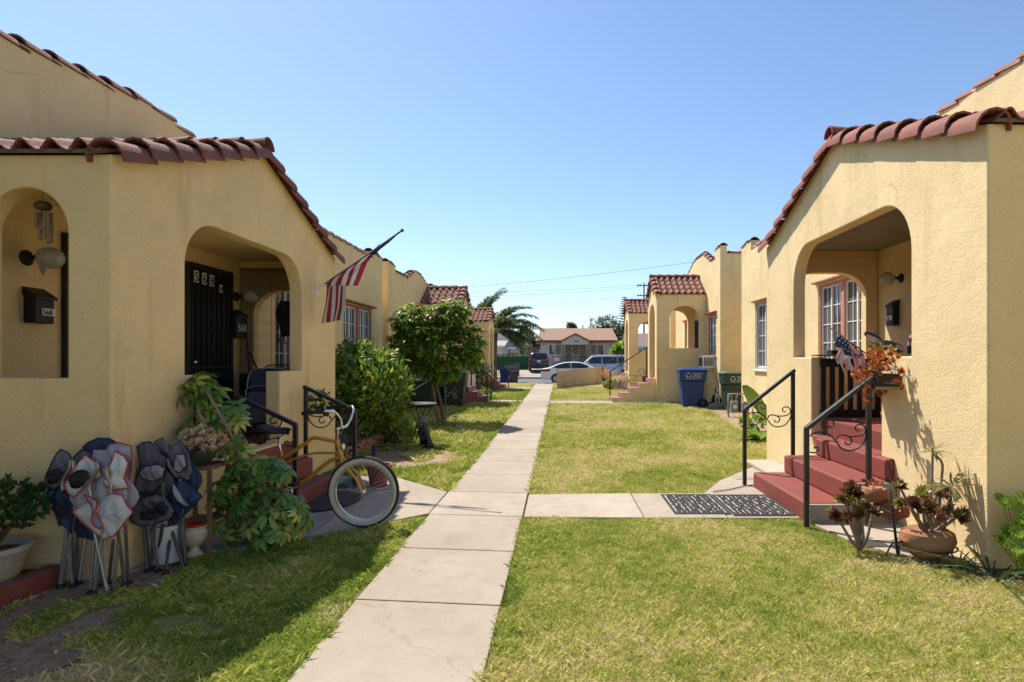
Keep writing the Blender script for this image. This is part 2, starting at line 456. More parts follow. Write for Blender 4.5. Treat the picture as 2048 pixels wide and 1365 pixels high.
# bare earth
BARE = [[(-3.46, 1.9), (-2.75, 2.4), (-2.5, 3.2), (-2.6, 3.9), (-2.82, 4.55), (-3.16, 4.3), (-3.46, 4.2)],
        [(-3.3, 8.5), (-2.5, 8.35), (-1.75, 8.8), (-1.6, 9.5), (-1.75, 10.5), (-2.3, 10.9), (-3.3, 10.9)]]
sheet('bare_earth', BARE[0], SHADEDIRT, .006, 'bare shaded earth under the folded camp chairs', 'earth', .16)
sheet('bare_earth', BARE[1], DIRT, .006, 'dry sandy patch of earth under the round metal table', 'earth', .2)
sheet('planting_bed', [(-4.42, 8.3), (-3.32, 8.3), (-3.32, 12.6), (-4.42, 12.6)], SOIL, .012, 'soil bed behind the low brick edging', 'soil bed')
BED_R = [(3.18, 9.0), (3.55, 9.9), (3.79, 10.8), (3.85, 13.2), (4.1, 15.2), (4.25, 17.0), (4.82, 17.0), (4.82, 9.0)]
sheet('planting_bed', BED_R, DIRT, .012, 'dry soil bed around the gas meters', 'soil bed')
BED_N = [(2.80, 4.56), (3.17, 4.6), (3.17, 4.45), (7, 4.45), (7, 4.02), (3.3, 3.95), (3.0, 4.12)]
sheet('planting_bed', BED_N, SOIL, .010, 'mulched soil strip at the foot of the cream wall', 'soil bed')
strip('street', -250, 250, [36.2, 48.9], ASPH, .004, 'grey asphalt street with parked cars', 'street')
strip('pavement', -250, 250, [36.0, 36.18], CONC, .03, 'concrete kerb along the near side of the street', 'kerb')
mb = MB().box(-250, 250, 48.9, 49.1, -.02, .135)
clean(mb, 'kerb', CONC, 'concrete kerb on the far side of the street', 'kerb', kind='structure')
strip('pavement', -250, 250, [49.1, 51.1], CONC, .012, 'concrete pavement on the far side of the street', 'pavement')
strip('driveway', -4.5, 3.4, [51.15, 53, 56, 61.5], CONC, .012, 'concrete driveway sloping up beneath the dark car', 'driveway')
# ---------------------------------------------------------------- grass
def inpoly(x, y, poly):
    r = np.zeros(len(x), bool)
    k = len(poly)
    for i in range(k):
        x0, y0 = poly[i]; x1, y1 = poly[(i + 1) % k]
        if y0 == y1: continue
        c = ((y0 > y) != (y1 > y)) & (x < (x1 - x0) * (y - y0) / (y1 - y0) + x0)
        r ^= c
    return r
def vnoise(x, y, s, seed=0):
    r = np.random.default_rng(seed).random((64, 64))
    u = (x * s) % 64; v = (y * s) % 64
    i = u.astype(int); j = v.astype(int); fu = u - i; fv = v - j
    fu = fu * fu * (3 - 2 * fu); fv = fv * fv * (3 - 2 * fv)
    i2 = (i + 1) % 64; j2 = (j + 1) % 64
    return r[i, j] * (1 - fu) * (1 - fv) + r[i2, j] * fu * (1 - fv) + r[i, j2] * (1 - fu) * fv + r[i2, j2] * fu * fv
gzv = np.vectorize(gz)
def grassmat():
    m = bpy.data.materials.new('grass_blades'); m.use_nodes = True
    nt = m.node_tree; N = nt.nodes; L = nt.links; p = N['Principled BSDF']
    p.inputs['Roughness'].default_value = .6; p.inputs['Specular IOR Level'].default_value = .25
    at = N.new('ShaderNodeAttribute'); at.attribute_name = 'rnd'
    rp = N.new('ShaderNodeValToRGB'); e = rp.color_ramp.elements
    e[0].position = 0; e[0].color = (.15, .24, .035, 1)
    e[1].position = 1; e[1].color = (.8, .66, .42, 1)
    for q, c in ((.28, (.35, .43, .07)), (.52, (.6, .57, .17)), (.78, (.74, .64, .33))):
        x = e.new(q); x.color = (*c, 1)
    L.new(at.outputs['Fac'], rp.inputs[0]); L.new(rp.outputs[0], p.inputs['Base Color'])
    tr = N.new('ShaderNodeBsdfTranslucent'); mx = N.new('ShaderNodeMixShader'); mx.inputs[0].default_value = .42
    L.new(rp.outputs[0], tr.inputs[0]); L.new(p.outputs[0], mx.inputs[1]); L.new(tr.outputs[0], mx.inputs[2])
    L.new(mx.outputs[0], N['Material Output'].inputs[0])
    return m
GRASSM = grassmat()
LAWN_RA = [(PX1 + .0, 1.5), (PX1 + .0, 5.80), (2.30, 5.78), (2.42, 5.12), (2.57, 4.78), (2.8, 4.5), (3.02, 4.14), (3.3, 4.0), (5.0, 4.05), (5.0, 1.5)]
LAWN_RB = [(PX1 + .0, 6.86), (1.6, 6.88), (2.0, 7.64), (2.74, 8.64), (3.2, 9.3), (3.75, 10.8), (3.8, 13.0), (4.05, 15.2), (4.2, 17.0), (4.0, 18.6), (3.1, 19.1), (PX1, 19.1)]
LAWN_RC = [(PX1 + .0, 20.2), (1.7, 20.2), (2.7, 21.5), (2.9, 24), (2.6, 26), (1.9, 27), (PX1, 31.6)]
LAWN_LA = [(PX0, 1.5), (PX0, 5.92), (-1.9, 5.38), (-2.4, 5.05), (-2.87, 4.66), (-3.2, 4.2), (-3.45, 3.8), (-3.6, 1.5)]
LAWN_LB = [(PX0, 6.98), (-2.15, 7.84), (-3.2, 7.95), (-3.25, 8.6), (-3.3, 11.4), (-3.25, 13), (-4.3, 13), (-4.3, 17.4), (-3.0, 18.8), (-2.6, 19.5), (PX0, 19.5)]
LAWN_LC = [(PX0, 20.5), (-2.7, 20.5), (-3.0, 21), (-4.2, 22), (-4.2, 24.5), (-2.75, 25.2), (-2.75, 26.5), (PX0, 26.5)]
LAWN_LD = [(PX0, 27.55), (-2.7, 27.55), (-6, 28.5), (-6, 32.5), (PX0, 32.5)]
LAWN_RD = [(PX1, 31.6), (1.9, 27), (2.5, 28), (8, 31), (8, 33), (PX1, 33)]
def lawn(poly, label, seed, dens, hgt=(.012, .030), dry=0.0, bare=(), bareness=0.0, patch=1.0):
    r = np.random.default_rng(seed)
    P = np.array(poly); x0, y0 = P.min(0); x1, y1 = P.max(0)
    A = (x1 - x0) * (y1 - y0)
    n = int(A * dens)
    x = r.uniform(x0, x1, n); y = r.uniform(y0, y1, n)
    keep = inpoly(x, y, poly)
    # thin out with distance
    keep &= r.random(n) < np.clip((7.0 / np.maximum(y, 3)) ** 1.3, .05, 1)
    nb = vnoise(x, y, 2.3, seed) * .6 + vnoise(x, y, 6.1, seed + 1) * .4
    wx = (vnoise(x, y, 2.7, seed + 7) - .5) * .45 + (vnoise(x, y, 9, seed + 8) - .5) * .2; wy = (vnoise(x, y, 3.3, seed + 9) - .5) * .45
    for b in bare:
        ib = inpoly(x + wx, y + wy, b)
        keep &= ~(ib & (nb < .70))
    keep &= ~((nb < bareness) & (r.random(n) < .85))
    x = x[keep]; y = y[keep]; n = len(x)
    big = vnoise(x, y, .75, seed + 2); med = vnoise(x, y, 3.1, seed + 3); sml = vnoise(x, y, 14, seed + 4)
    d = dry + (big - .5) * .34 * patch + (med - .5) * .34 * patch + (sml - .5) * .34 + r.normal(0, .13, n) + .40
    if poly is LAWN_LA: d += .5 * np.clip((-1.75 - x) / .6, 0, 1) * np.clip((3.3 - y) / .5, 0, 1)
    ex = np.minimum(np.abs(x - PX0), np.abs(x - PX1))            # greener, taller by the path edge
    d -= .16 * np.exp(-ex / .12)
    sc = np.clip(y / 7.0, 1, 3.2)
    lng = np.where(r.random(n) < .10, r.uniform(1.2, 2.0, n), 1.0)
    hh = lng * r.uniform(*hgt, n) * (1 + .35 * np.exp(-ex / .1)) * (.75 + .6 * med) * np.clip(sc, 1, 1.5)
    wd = r.uniform(.0019, .0042, n) * sc ** .9
    a = r.uniform(0, 2 * np.pi, n); ln = r.uniform(.2, 1.25, n) * hh
    la = r.uniform(0, 2 * np.pi, n)
    z = gzv(y) + .001
    ca, sa = np.cos(a) * wd / 2, np.sin(a) * wd / 2
    tx, ty = np.cos(la) * ln, np.sin(la) * ln
    V = np.empty((n, 4, 3), np.float32)
    V[:, 0] = np.stack([x - ca, y - sa, z], 1)
    V[:, 1] = np.stack([x + ca, y + sa, z], 1)
    V[:, 2] = np.stack([x + tx * .45 + ca * .8, y + ty * .45 + sa * .8, z + hh * .68], 1)
    V[:, 3] = np.stack([x + tx, y + ty, z + hh * .92], 1)
    idx = np.arange(n)[:, None] * 4
    Fc = np.concatenate([idx + np.array([[0, 1, 2]]), idx + np.array([[0, 2, 3]])], 1).reshape(-1).astype(np.int32)
    me = bpy.data.meshes.new('lawn')
    me.vertices.add(n * 4); me.vertices.foreach_set('co', V.reshape(-1))
    nf = n * 2
    me.loops.add(nf * 3); me.loops.foreach_set('vertex_index', Fc)
    me.polygons.add(nf); me.polygons.foreach_set('loop_start', np.arange(nf, dtype=np.int32) * 3)
    me.update(calc_edges=True)
    at = me.attributes.new('rnd', 'FLOAT', 'POINT')
    at.data.foreach_set('value', np.repeat(np.clip(d, 0, 1), 4).astype(np.float32))
    me.materials.append(GRASSM)
    return tag(link('lawn', me), label, 'grass', kind='stuff')
lawn(LAWN_RA, 'sunlit patchy yellow-green lawn in front of the red steps', 11, 21000, dry=.10)
lawn(LAWN_RB, 'mown lawn between the red steps and the blue bin', 12, 18000, dry=.12)
lawn(LAWN_RC, 'lawn in front of the tan tarp fence', 13, 14000, dry=.1)
lawn(LAWN_LA, 'half shaded lawn beside the folded camp chairs', 14, 19000, hgt=(.013, .036), dry=-.02, bare=BARE[:1], bareness=.30)
lawn(LAWN_LB, 'lawn with dry patches around the round metal table', 15, 16000, hgt=(.016, .046), dry=-.02, bare=BARE[1:], bareness=.22)
lawn(LAWN_LC, 'bright green lawn in front of the dark shrub', 16, 12000, dry=-.12)
lawn(LAWN_LD, 'yellowed grass strip beside the street bins', 17, 9000, dry=.22)
lawn(LAWN_RD, 'grass verge behind the tan tarp fence', 18, 8000, dry=.2)
# ================================================================ BUNGALOWS
def catmull(pts, n=5, closed=False):
    P = [Vector(p) for p in pts]; k = len(P); out = []
    rngk = range(k if closed else k - 1)
    for i in rngk:
        p0 = P[(i - 1) % k] if (closed or i > 0) else P[0]
        p1 = P[i]; p2 = P[(i + 1) % k]
        p3 = P[(i + 2) % k] if (closed or i + 2 < k) else P[-1]
        for j in range(n):
            t = j / n
            out.append(.5 * ((2 * p1) + (p2 - p0) * t + (2 * p0 - 5 * p1 + 4 * p2 - p3) * t * t + (3 * p1 - p0 - 3 * p2 + p3) * t ** 3))
    if not closed: out.append(P[-1])
    return out
def wall2d(outer, holes, t, bev=.014):
    cu = bpy.data.curves.new('w', 'CURVE'); cu.dimensions = '2D'; cu.fill_mode = 'BOTH'
    cu.extrude = t / 2 - bev; cu.bevel_depth = bev; cu.bevel_resolution = 2; cu.offset = -bev
    for poly in [outer] + holes:
        sp = cu.splines.new('POLY'); sp.points.add(len(poly) - 1)
        for p, (u, v) in zip(sp.points, poly): p.co = (u, v, 0, 1)
        sp.use_cyclic_u = True
    o = bpy.data.objects.new('w', cu)
    me = bpy.data.meshes.new_from_object(o)
    vs = [tuple(v.co) for v in me.vertices]; fs = [tuple(p.vertices) for p in me.polygons]
    bpy.data.objects.remove(o); bpy.data.curves.remove(cu); bpy.data.meshes.remove(me)
    return vs, fs
def wallX(name, parent, s, xa, t, outer, holes, m, label=None):       # wall in a plane of constant X
    vs, fs = wall2d(outer, holes, t)
    return MB().add([(s * (xa + t / 2 + w), u, v) for u, v, w in vs], fs).build(name, m, parent, label=label)
def wallY(name, parent, s, y, t, outer, holes, m, label=None):        # wall in a plane of constant Y, u = |X|
    vs, fs = wall2d(outer, holes, t)
    return MB().add([(s * u, y + t / 2 + w, v) for u, v, w in vs], fs).build(name, m, parent, label=label)
def arch(u0, u1, v0, v1, ru, rv, n=9):
    p = [(u0, v0), (u1, v0)]
    for i in range(n + 1):
        a = math.pi / 2 * i / n
        p.append((u1 - ru + ru * math.cos(a), v1 - rv + rv * math.sin(a)))
    for i in range(n + 1):
        a = math.pi / 2 + math.pi / 2 * i / n
        p.append((u0 + ru + ru * math.cos(a), v1 - rv + rv * math.sin(a)))
    q = [p[0]]
    for a in p[1:]:
        if (Vector(a) - Vector(q[-1])).length > .004: q.append(a)
    return q
def barrel(name, L, r0, r1, t=.014, n=8, sag=math.pi):                # half-round clay tile, low end at y=0
    mb = MB(); vs = []
    for y, r in ((0, r0), (L, r1)):
        for rr in (r, r - t):
            for i in range(n + 1):
                a = sag * i / n + (math.pi - sag) / 2
                vs.append((rr * math.cos(a), y, rr * math.sin(a)))
    k = n + 1; fs = []
    for i in range(n):
        fs += [(i, i + 1, 2 * k + i + 1, 2 * k + i), (k + i, 3 * k + i, 3 * k + i + 1, k + i + 1), (i, k + i, k + i + 1, i + 1), (2 * k + i, 2 * k + i + 1, 3 * k + i + 1, 3 * k + i)]
    fs += [(0, 2 * k, 3 * k, k), (n, k + n, 3 * k + n, 2 * k + n)]
    me = mb.add(vs, fs).mesh(name, smooth=50)
    return me
def stile(name, L, w, t=.016, h=.048):                                # S-shaped tile, one wave wide
    n = 10; vs = []
    for y, k in ((0, 1.0), (L, .96)):
        for dz in (0, -t):
            for i in range(n + 1):
                u = i / n
                z = h * math.cos(2 * math.pi * (u - .36)) * (1 if math.cos(2 * math.pi * (u - .36)) > 0 else .62)
                vs.append(((u - .5) * w * 1.08 * k, y, z + dz))
    k = n + 1; fs = []
    for i in range(n):
        fs += [(i, i + 1, 2 * k + i + 1, 2 * k + i), (k + i, 3 * k + i, 3 * k + i + 1, k + i + 1), (i, k + i, k + i + 1, i + 1), (2 * k + i, 2 * k + i + 1, 3 * k + i + 1, 3 * k + i)]
    fs += [(0, 2 * k, 3 * k, k), (n, k + n, 3 * k + n, 2 * k + n)]
    return MB().add(vs, fs).mesh(name, smooth=50)
TILEMESH = {}
def tmesh(kind, m, L):
    key = (kind, m.name, round(L, 2))
    if key not in TILEMESH:
        if kind == 's': me = stile('roof_tile', L, .205)
        elif kind == 'rake': me = barrel('rake_tile', L, .138, .112, .018, sag=math.pi * 1.12)
        elif kind == 'ridge': me = barrel('ridge_tile', L, .115, .095, .016)
        else: me = barrel('coping_tile', L, .135, .115, .016, sag=math.pi * .8)
        me.materials.append(m); TILEMESH[key] = me
    return TILEMESH[key]
def put(name, me, parent, loc, rot):
    o = link(name, me, parent)
    o.location = Vector(loc) - chain_loc(parent)
    o.rotation_euler = rot
    return o
def along(direction, up=(0, 0, 1)):                                   # rotation taking +Y to direction, +Z towards up
    y = Vector(direction).normalized(); x = y.cross(Vector(up)).normalized(); z = x.cross(y)
    return Matrix((x, y, z)).transposed().to_euler()
def jit(e, a=.02):
    return Euler((e.x + random.uniform(-a, a), e.y + random.uniform(-a, a), e.z + random.uniform(-a, a)))
def porch_roof(house, s, xp, xm, yn, ya, yf, zn, za, zf, m, rows=7, over=.07, eave=.05):
    roof = part('porch_roof', house)
    # deck under the tiles, a closed slab butted on the gable walls
    mb = MB()
    xb = xm + .0
    for y0, z0, y1, z1 in ((yn - eave, zn - eave * (za - zn) / (ya - yn), ya, za), (yf + eave, zf - eave * (za - zf) / (yf - ya), ya, za)):
        b = [(s * (xp + .03), y0, z0 + .012), (s * xb, y0, z0 + .012), (s * xb, y1, z1 + .012), (s * (xp + .03), y1, z1 + .012)]
        mb.hexa(b, [(x, y, z + .03) for x, y, z in b])
    mb.build('roof_deck', BARK, roof)
    for ye, ze, sg in ((yn - eave, zn - eave * (za - zn) / (ya - yn), 1), (yf + eave, zf - eave * (za - zf) / (yf - ya), -1)):
        up = Vector((0, (ya - ye), za - ze)); Ls = up.length; up.normalize()
        ex = Ls / rows; L = ex * 1.22
        nrm = Vector((0, -up.z * (1 if up.y > 0 else -1), abs(up.y)))
        ncol = max(2, int(round((xm - xp - .05) / .2)))
        st = tmesh('s', m, L); rk = tmesh('rake', m, L)
        for r in range(rows):
            lift = .066
            base = Vector((0, ye, ze)) + up * (ex * r)
            for c in range(ncol):
                xx = xp + .14 + .2 * c
                if xx > xm - .02: continue
                p = base + nrm * (lift + random.uniform(0, .006)); p.x = s * xx
                e = along(up + nrm * -.105, nrm)
                put('roof_tile', st, roof, p, jit(e, .012))
            p = base + nrm * (-.022 + random.uniform(0, .008)); p.x = s * (xp - over + .085)
            put('rake_tile', rk, roof, p, jit(along(up + nrm * -.11, nrm), .014))
    nr = max(3, int(round((xm - xp + .1) / .3)))
    rd = tmesh('ridge', m, (xm - xp + .1) / nr * 1.18)
    for i in range(nr):
        xx = xp - over - .02 + (xm - xp + .1) / nr * i
        put('ridge_tile', rd, roof, (s * xx, ya, za + .03 + random.uniform(0, .005)), jit(along((s, 0, -.03)), .015))
    return roof
def coping(house, s, x, prof, m, name='coping'):
    cop = part(name, house)
    for (a, za), (b, zb) in zip(prof[:-1], prof[1:]):
        d = Vector((0, b - a, zb - za))
        if abs(d.y) < .05: continue
        n = max(1, int(round(d.length / .34)))
        me = tmesh('coping', m, d.length / n * 1.16)
        for i in range(n):
            # low end laid over the tile below, stepping towards the higher end
            t0 = i / n if zb >= za else (i + 1) / n
            p = Vector((s * x, a + d.y * t0, za + d.z * t0 - .045))
            dd = d if zb >= za else -d
            put('coping_tile', me, cop, p, jit(along(dd.normalized() + Vector((0, 0, -.09))), .03))
    return cop
def copingX(house, s, y, x0, x1, z, m):
    cop = part('side_coping', house)
    n = int((x1 - x0) / .34)
    me = tmesh('coping', m, .4)
    for i in range(n):
        put('coping_tile', me, cop, (s * (x0 + i * .34), y, z - .045), jit(along((s, 0, -.05)), .03))
def sbox(mb, s, xa, xb, y0, y1, z0, z1):
    return mb.box(s * xa, s * xb, y0, y1, z0, z1)
def window(house, s, xw, y0, y1, z0, z1, n=2, fm=None, sm_=None, lm=None, t=.2, split=True, sillm=None, rows=4, name='window', blind=None):
    """window set in a hole of the wall whose outer face is |X| = xw; outward is towards the path"""
    fm = fm or ORANGE; sm_ = sm_ or WHITE
    mb = MB(); fw = .05
    xi, xo = xw + .10, xw + .015
    sbox(mb, s, xo, xi, y0 - .002, y0 + fw, z0, z1); sbox(mb, s, xo, xi, y1 - fw, y1 + .002, z0, z1)
    sbox(mb, s, xo, xi, y0 + fw, y1 - fw, z1 - fw, z1 + .002); sbox(mb, s, xo, xi, y0 + fw, y1 - fw, z0 - .002, z0 + fw)
    wl = (y1 - y0 - 2 * fw - (n - 1) * .13) / n
    for i in range(1, n):
        a = y0 + fw + i * wl + (i - 1) * .13
        sbox(mb, s, xo, xi, a, a + .13, z0 + fw, z1 - fw)
    w = mb.build(name, fm, house, bevel=.006)
    for i in range(n):
        a = y0 + fw + i * (wl + .13); b = a + wl
        m2 = MB(); k = .028
        xs0, xs1 = xw + .045, xw + .08
        for q in ((a, a + k, z0 + fw, z1 - fw), (b - k, b, z0 + fw, z1 - fw), (a + k, b - k, z0 + fw, z0 + fw + k), (a + k, b - k, z1 - fw - k, z1 - fw)):
            sbox(m2, s, xs0, xs1, *q)
        mid = (a + b) / 2
        if split: sbox(m2, s, xs0 - .006, xs1, mid - .022, mid + .022, z0 + fw + k, z1 - fw - k)
        m2.build('sash', sm_, w, bevel=.003)
        m3 = MB()
        xm0, xm1 = xw + .058, xw + .07
        for j in range(1, rows):
            zz = z0 + fw + k + (z1 - z0 - 2 * fw - 2 * k) * j / rows
            if split:
                sbox(m3, s, xm0, xm1, a + k, mid - .022, zz - .008, zz + .008); sbox(m3, s, xm0, xm1, mid + .022, b - k, zz - .008, zz + .008)
            else: sbox(m3, s, xm0, xm1, a + k, b - k, zz - .008, zz + .008)
        if split:
            for q in ((a + k + mid) / 2, (b - k + mid) / 2): sbox(m3, s, xm0 + .001, xm1 - .001, q - .006, q + .006, z0 + fw + k, z1 - fw - k)
        m3.build('muntin', sm_, w)
        for q0, q1, gm in (((a + k, mid, GLASS), (mid, b - k, SCREEN)) if split else ((a + k, b - k, GLASS),)):
            m4 = MB(); sbox(m4, s, xw + .071, xw + .076, q0, q1, z0 + fw + k, z1 - fw - k); m4.build('pane', gm, w)
        m5 = MB(); sbox(m5, s, xw + .125, xw + .13, a, b, z0, z1); m5.build('curtain', blind or CURTAIN, w)
    if lm is not None:
        m6 = MB()
        pr = [(0, 0), (.10, -.015), (.10, -.045), (0, -.06)]
        m6.prism(pr, lambda u, v, tt: (s * (xw - u + .003), tt, z1 + .075 + v), y0 - .1, y1 + .1)
        m6.build('lintel', lm, w, bevel=.006)
    if sillm is not None:
        m7 = MB(); sbox(m7, s, xw - .05, xw + .02, y0 - .07, y1 + .07, z0 - .05, z0 - .003); m7.build('sill', sillm, w, bevel=.006)
    return w
def steps(house, s, xp, y0, y1, xs, zs, base, m, cheek=None):
    st = part('stairs', house)
    xn = list(xs[1:]) + [xp + .04]
    for i, (x, z) in enumerate(zip(xs, zs)):
        mb = MB()
        zb = base - .05 if i == 0 else zs[i - 1] - .001
        xe = xp + .05 if i == 0 else xp + .05
        sbox(mb, s, x, xe, y0, y1, zb, z)
        mb.build('step', m, st, bevel=.022, seg=3)
        if cheek:
            for ya, yb in ((y0 - .012, y0 - .002), (y1 + .002, y1 + .012)):
                m2 = MB(); sbox(m2, s, x + .012, xn[i] + .012, ya, yb, base - .05, z - .028); m2.build('cheek', cheek, st)
    return st
SCROLLS = [[(1060, 575), (1056, 620), (1035, 670), (990, 712), (930, 725), (880, 705), (850, 665), (815, 625), (770, 600), (715, 595), (672, 612)],
           [(930, 625), (985, 625), (1030, 612), (1052, 585), (1040, 552), (1008, 540), (982, 555), (985, 580), (1010, 585)],
           [(850, 650), (858, 625), (890, 615), (930, 625), (955, 650), (945, 678), (918, 680), (908, 660)],
           [(800, 625), (762, 585), (745, 545), (755, 515), (790, 505), (825, 520), (830, 548), (805, 562), (785, 545)],
           [(665, 735), (700, 738), (722, 720), (712, 700), (690, 705)]]
def handrail(house, lo, lotop, up, uptop, label=None, scroll=True, w=.042, wb=None):
    """lo/up: base points of the two posts, lotop/uptop: their top heights"""
    rail = part('handrail', house, label)
    lo = Vector(lo); up = Vector(up)
    A = Vector((lo.x, lo.y, lotop)); B = Vector((up.x, up.y, uptop))
    MB().box(lo.x - w / 2, lo.x + w / 2, lo.y - w / 2, lo.y + w / 2, lo.z, lotop).build('post', IRON, rail, bevel=.004)
    MB().box(up.x - w / 2, up.x + w / 2, up.y - w / 2, up.y + w / 2, up.z, uptop).build('post', IRON, rail, bevel=.004)
    d = (B - A).normalized()
    MB().beam(A - d * .01 + Vector((0, 0, .0)), B + d * .03, .05, .04).build('top_rail', IRON, rail, bevel=.005)
    if scroll:
        L = Vector((up.x - lo.x, up.y - lo.y, 0)); k = L.length / 433.0; L.normalize()
        for c in SCROLLS:
            pts = [A + L * ((x - 640) * k) + Vector((0, 0, -(y - 570) * k)) for x, y in c]
            pts = catmull(pts, 4)
            MB().tube(pts, .0075, 6).build('scroll', IRON, rail, smooth=True)
    return rail
def security_door(house, s, xw, y0, y1, z0, z1, numbers=True, knob=0):
    mb = MB(); f = .05
    for q in ((y0, y0 + f, z0, z1), (y1 - f, y1, z0, z1), (y0 + f, y1 - f, z1 - f, z1), (y0 + f, y1 - f, z0, z0 + f)):
        sbox(mb, s, xw - .045, xw + .005, *q)
    d = mb.build('security_door', IRON, house, bevel=.004)
    m2 = MB(); sbox(m2, s, xw - .012, xw + .003, y0 + f, y1 - f, z0 + f, z1 - f); m2.build('screen', mat('door_mesh', (.008, .008, .009), rough=.6), d)
    n = 8
    for i in range(n):
        y = y0 + f + (y1 - y0 - 2 * f) * (i + .5) / n
        m3 = MB(); sbox(m3, s, xw - .032, xw - .016, y - .007, y + .007, z0 + f, z1 - f); m3.build('bar', IRON, d)
    for z in (z0 + (z1 - z0) * .22, z0 + (z1 - z0) * .4):
        m3 = MB(); sbox(m3, s, xw - .04, xw - .033, y0 + f, y1 - f, z - .014, z + .014); m3.build('crossbar', IRON, d)
    cy = (y0 + y1) / 2
    for zz, yy in ((.72, 0), (.62, -.2), (.62, 0), (.62, .2), (.5, 0)):
        m4 = MB(); z = z0 + (z1 - z0) * zz
        for a0 in range(4):
            pts = []
            for i in range(9):
                a = i / 8 * 4.6 + a0 * math.pi / 2; r = .075 * (1 - i / 10)
                c = (cy + yy + .03 * math.cos(a0 * math.pi / 2), z + .03 * math.sin(a0 * math.pi / 2))
                pts.append((s * (xw - .04), c[0] + r * .6 * math.cos(a), c[1] + r * .6 * math.sin(a)))
            m4.tube(pts, .005, 5)
        m4.build('ornament', IRON, d)
    ky = y0 + .09 if knob == 0 else y1 - .09
    MB().ball((s * (xw - .075), ky, z0 + (z1 - z0) * .43), .026).build('handle', CHROME, d, smooth=True)
    return d
TXT = {}
def text(string, size, origin, ux, uz, m, parent, name='lettering', ext=.0015, bold=0.0, align='LEFT'):
    """text laid in the plane spanned by ux (reading direction) and uz (up), at origin"""
    cu = bpy.data.curves.new('t', 'FONT'); cu.body = string; cu.size = size; cu.extrude = ext; cu.offset = bold; cu.align_x = align
    cu.resolution_u = 3
    o = bpy.data.objects.new('t', cu)
    me = bpy.data.meshes.new_from_object(o)
    ux = Vector(ux).normalized(); uz = Vector(uz).normalized(); un = ux.cross(uz)
    og = Vector(origin) - (chain_loc(parent) if parent else Vector())
    for v in me.vertices:
        c = v.co.copy(); v.co = og + ux * c.x + uz * c.y + un * c.z
    bpy.data.objects.remove(o); bpy.data.curves.remove(cu)
    me.materials.clear(); me.materials.append(m)
    me.name = name
    return link(name, me, parent)
WHITEINK = mat('white_ink', (.75, .75, .73), rough=.6)
BLACKINK = mat('black_ink', (.012, .012, .012), rough=.6)
def bungalow(label, s, xm, xp, main, prof, porch, base, floor, front, near, far, wins, m, tm, group='cream stucco bungalows along the path', zside=None, rows=7, ceil=None):
    y0, y1 = main
    t = .2
    h = thing('bungalow', label, 'house', (s * xm, (y0 + y1) / 2, base), group)
    holes = [[(a, c), (b, c), (b, d), (a, d)] for a, b, c, d in wins]
    wallX('front_wall', h, s, xm, t, [(y0, base - .15), (y1, base - .15)] + list(reversed(prof)), holes, m)
    zs = zside or min(z for _, z in prof) - .05
    dep = 7.5
    for y in (y0, y1 - t):
        wallY('side_wall', h, s, y + (-.003 if y == y0 else .003), t, [(xm + .004, base - .15), (xm + dep, base - .15), (xm + dep, zs), (xm + .004, zs)], [], m)
    wallX('back_wall', h, s, xm + dep, t, [(y0, base - .15), (y1, base - .15), (y1, zs), (y0, zs)], [], m)
    mb = MB(); sbox(mb, s, xm + t + .01, xm + dep - .01, y0 + t + .01, y1 - t - .01, zs - .5, zs - .4); mb.build('flat_roof', CONCD, h)
    coping(h, s, xm + t / 2, prof, tm)
    copingX(h, s, y0 + t / 2, xm + .25, xm + 4.5, zs, tm)
    # porch
    yn, ya, yf, zn, za, zf = porch
    tp = .16
    gab = [(yn, base - .15), (yf, base - .15), (yf, zf), (ya, za), (yn, zn)]
    wallX('porch_front', h, s, xp, tp, gab, [front] if front else [], m)
    wallY('porch_side', h, s, yn - .003, tp, [(xp + .004, base - .15), (xm - .004, base - .15), (xm - .004, zn), (xp + .004, zn)], [near] if near else [], m)
    wallY('porch_side', h, s, yf - tp + .003, tp, [(xp + .004, base - .15), (xm - .004, base - .15), (xm - .004, zf), (xp + .004, zf)], [far] if far else [], m)
    mb = MB(); sbox(mb, s, xp + tp - .02, xm - .003, yn + tp - .01, yf - tp + .01, base, floor); mb.build('porch_floor', REDPAINT, h)
    zc = min(zn, zf) - .06
    mb = MB(); sbox(mb, s, xp + tp - .01, xm - .003, yn + tp - .01, yf - tp + .01, zc, zc + .05); mb.build('porch_ceiling', ceil or m, h)
    porch_roof(h, s, xp, xm, yn, ya, yf, zn, za, zf, tm, rows=rows)
    return h
def stub_hole(y0, y1, st0, st1, zs, fl, top, ru, rv):
    a = arch(y0, y1, zs, top, ru, rv)
    p = [a[0]]
    if st0 > y0 + .02: p += [(st0, zs), (st0, fl)]
    else: p = [(y0, fl)]
    if st1 < y1 - .02: p += [(st1, fl), (st1, zs), a[1]]
    else: p += [(y1, fl)]
    return p + a[2:]
# ---------------------------------------------------------------- nearest pair
XPL, XML = 3.15, 4.40
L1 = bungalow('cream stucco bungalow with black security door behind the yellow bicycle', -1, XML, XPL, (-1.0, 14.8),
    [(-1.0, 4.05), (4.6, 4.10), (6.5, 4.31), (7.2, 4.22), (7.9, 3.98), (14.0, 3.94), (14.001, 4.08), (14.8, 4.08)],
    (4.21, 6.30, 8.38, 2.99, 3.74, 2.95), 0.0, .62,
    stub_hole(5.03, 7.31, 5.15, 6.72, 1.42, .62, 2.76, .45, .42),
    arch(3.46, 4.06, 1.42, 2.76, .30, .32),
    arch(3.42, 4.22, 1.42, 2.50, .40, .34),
    [(9.25, 11.0, 1.25, 2.72), (12.15, 13.95, 1.25, 2.72)], CREAM_SHADE, TILE, rows=7)
window(L1, -1, XML, 9.25, 11.0, 1.25, 2.72, fm=ORANGE, lm=ORANGE)
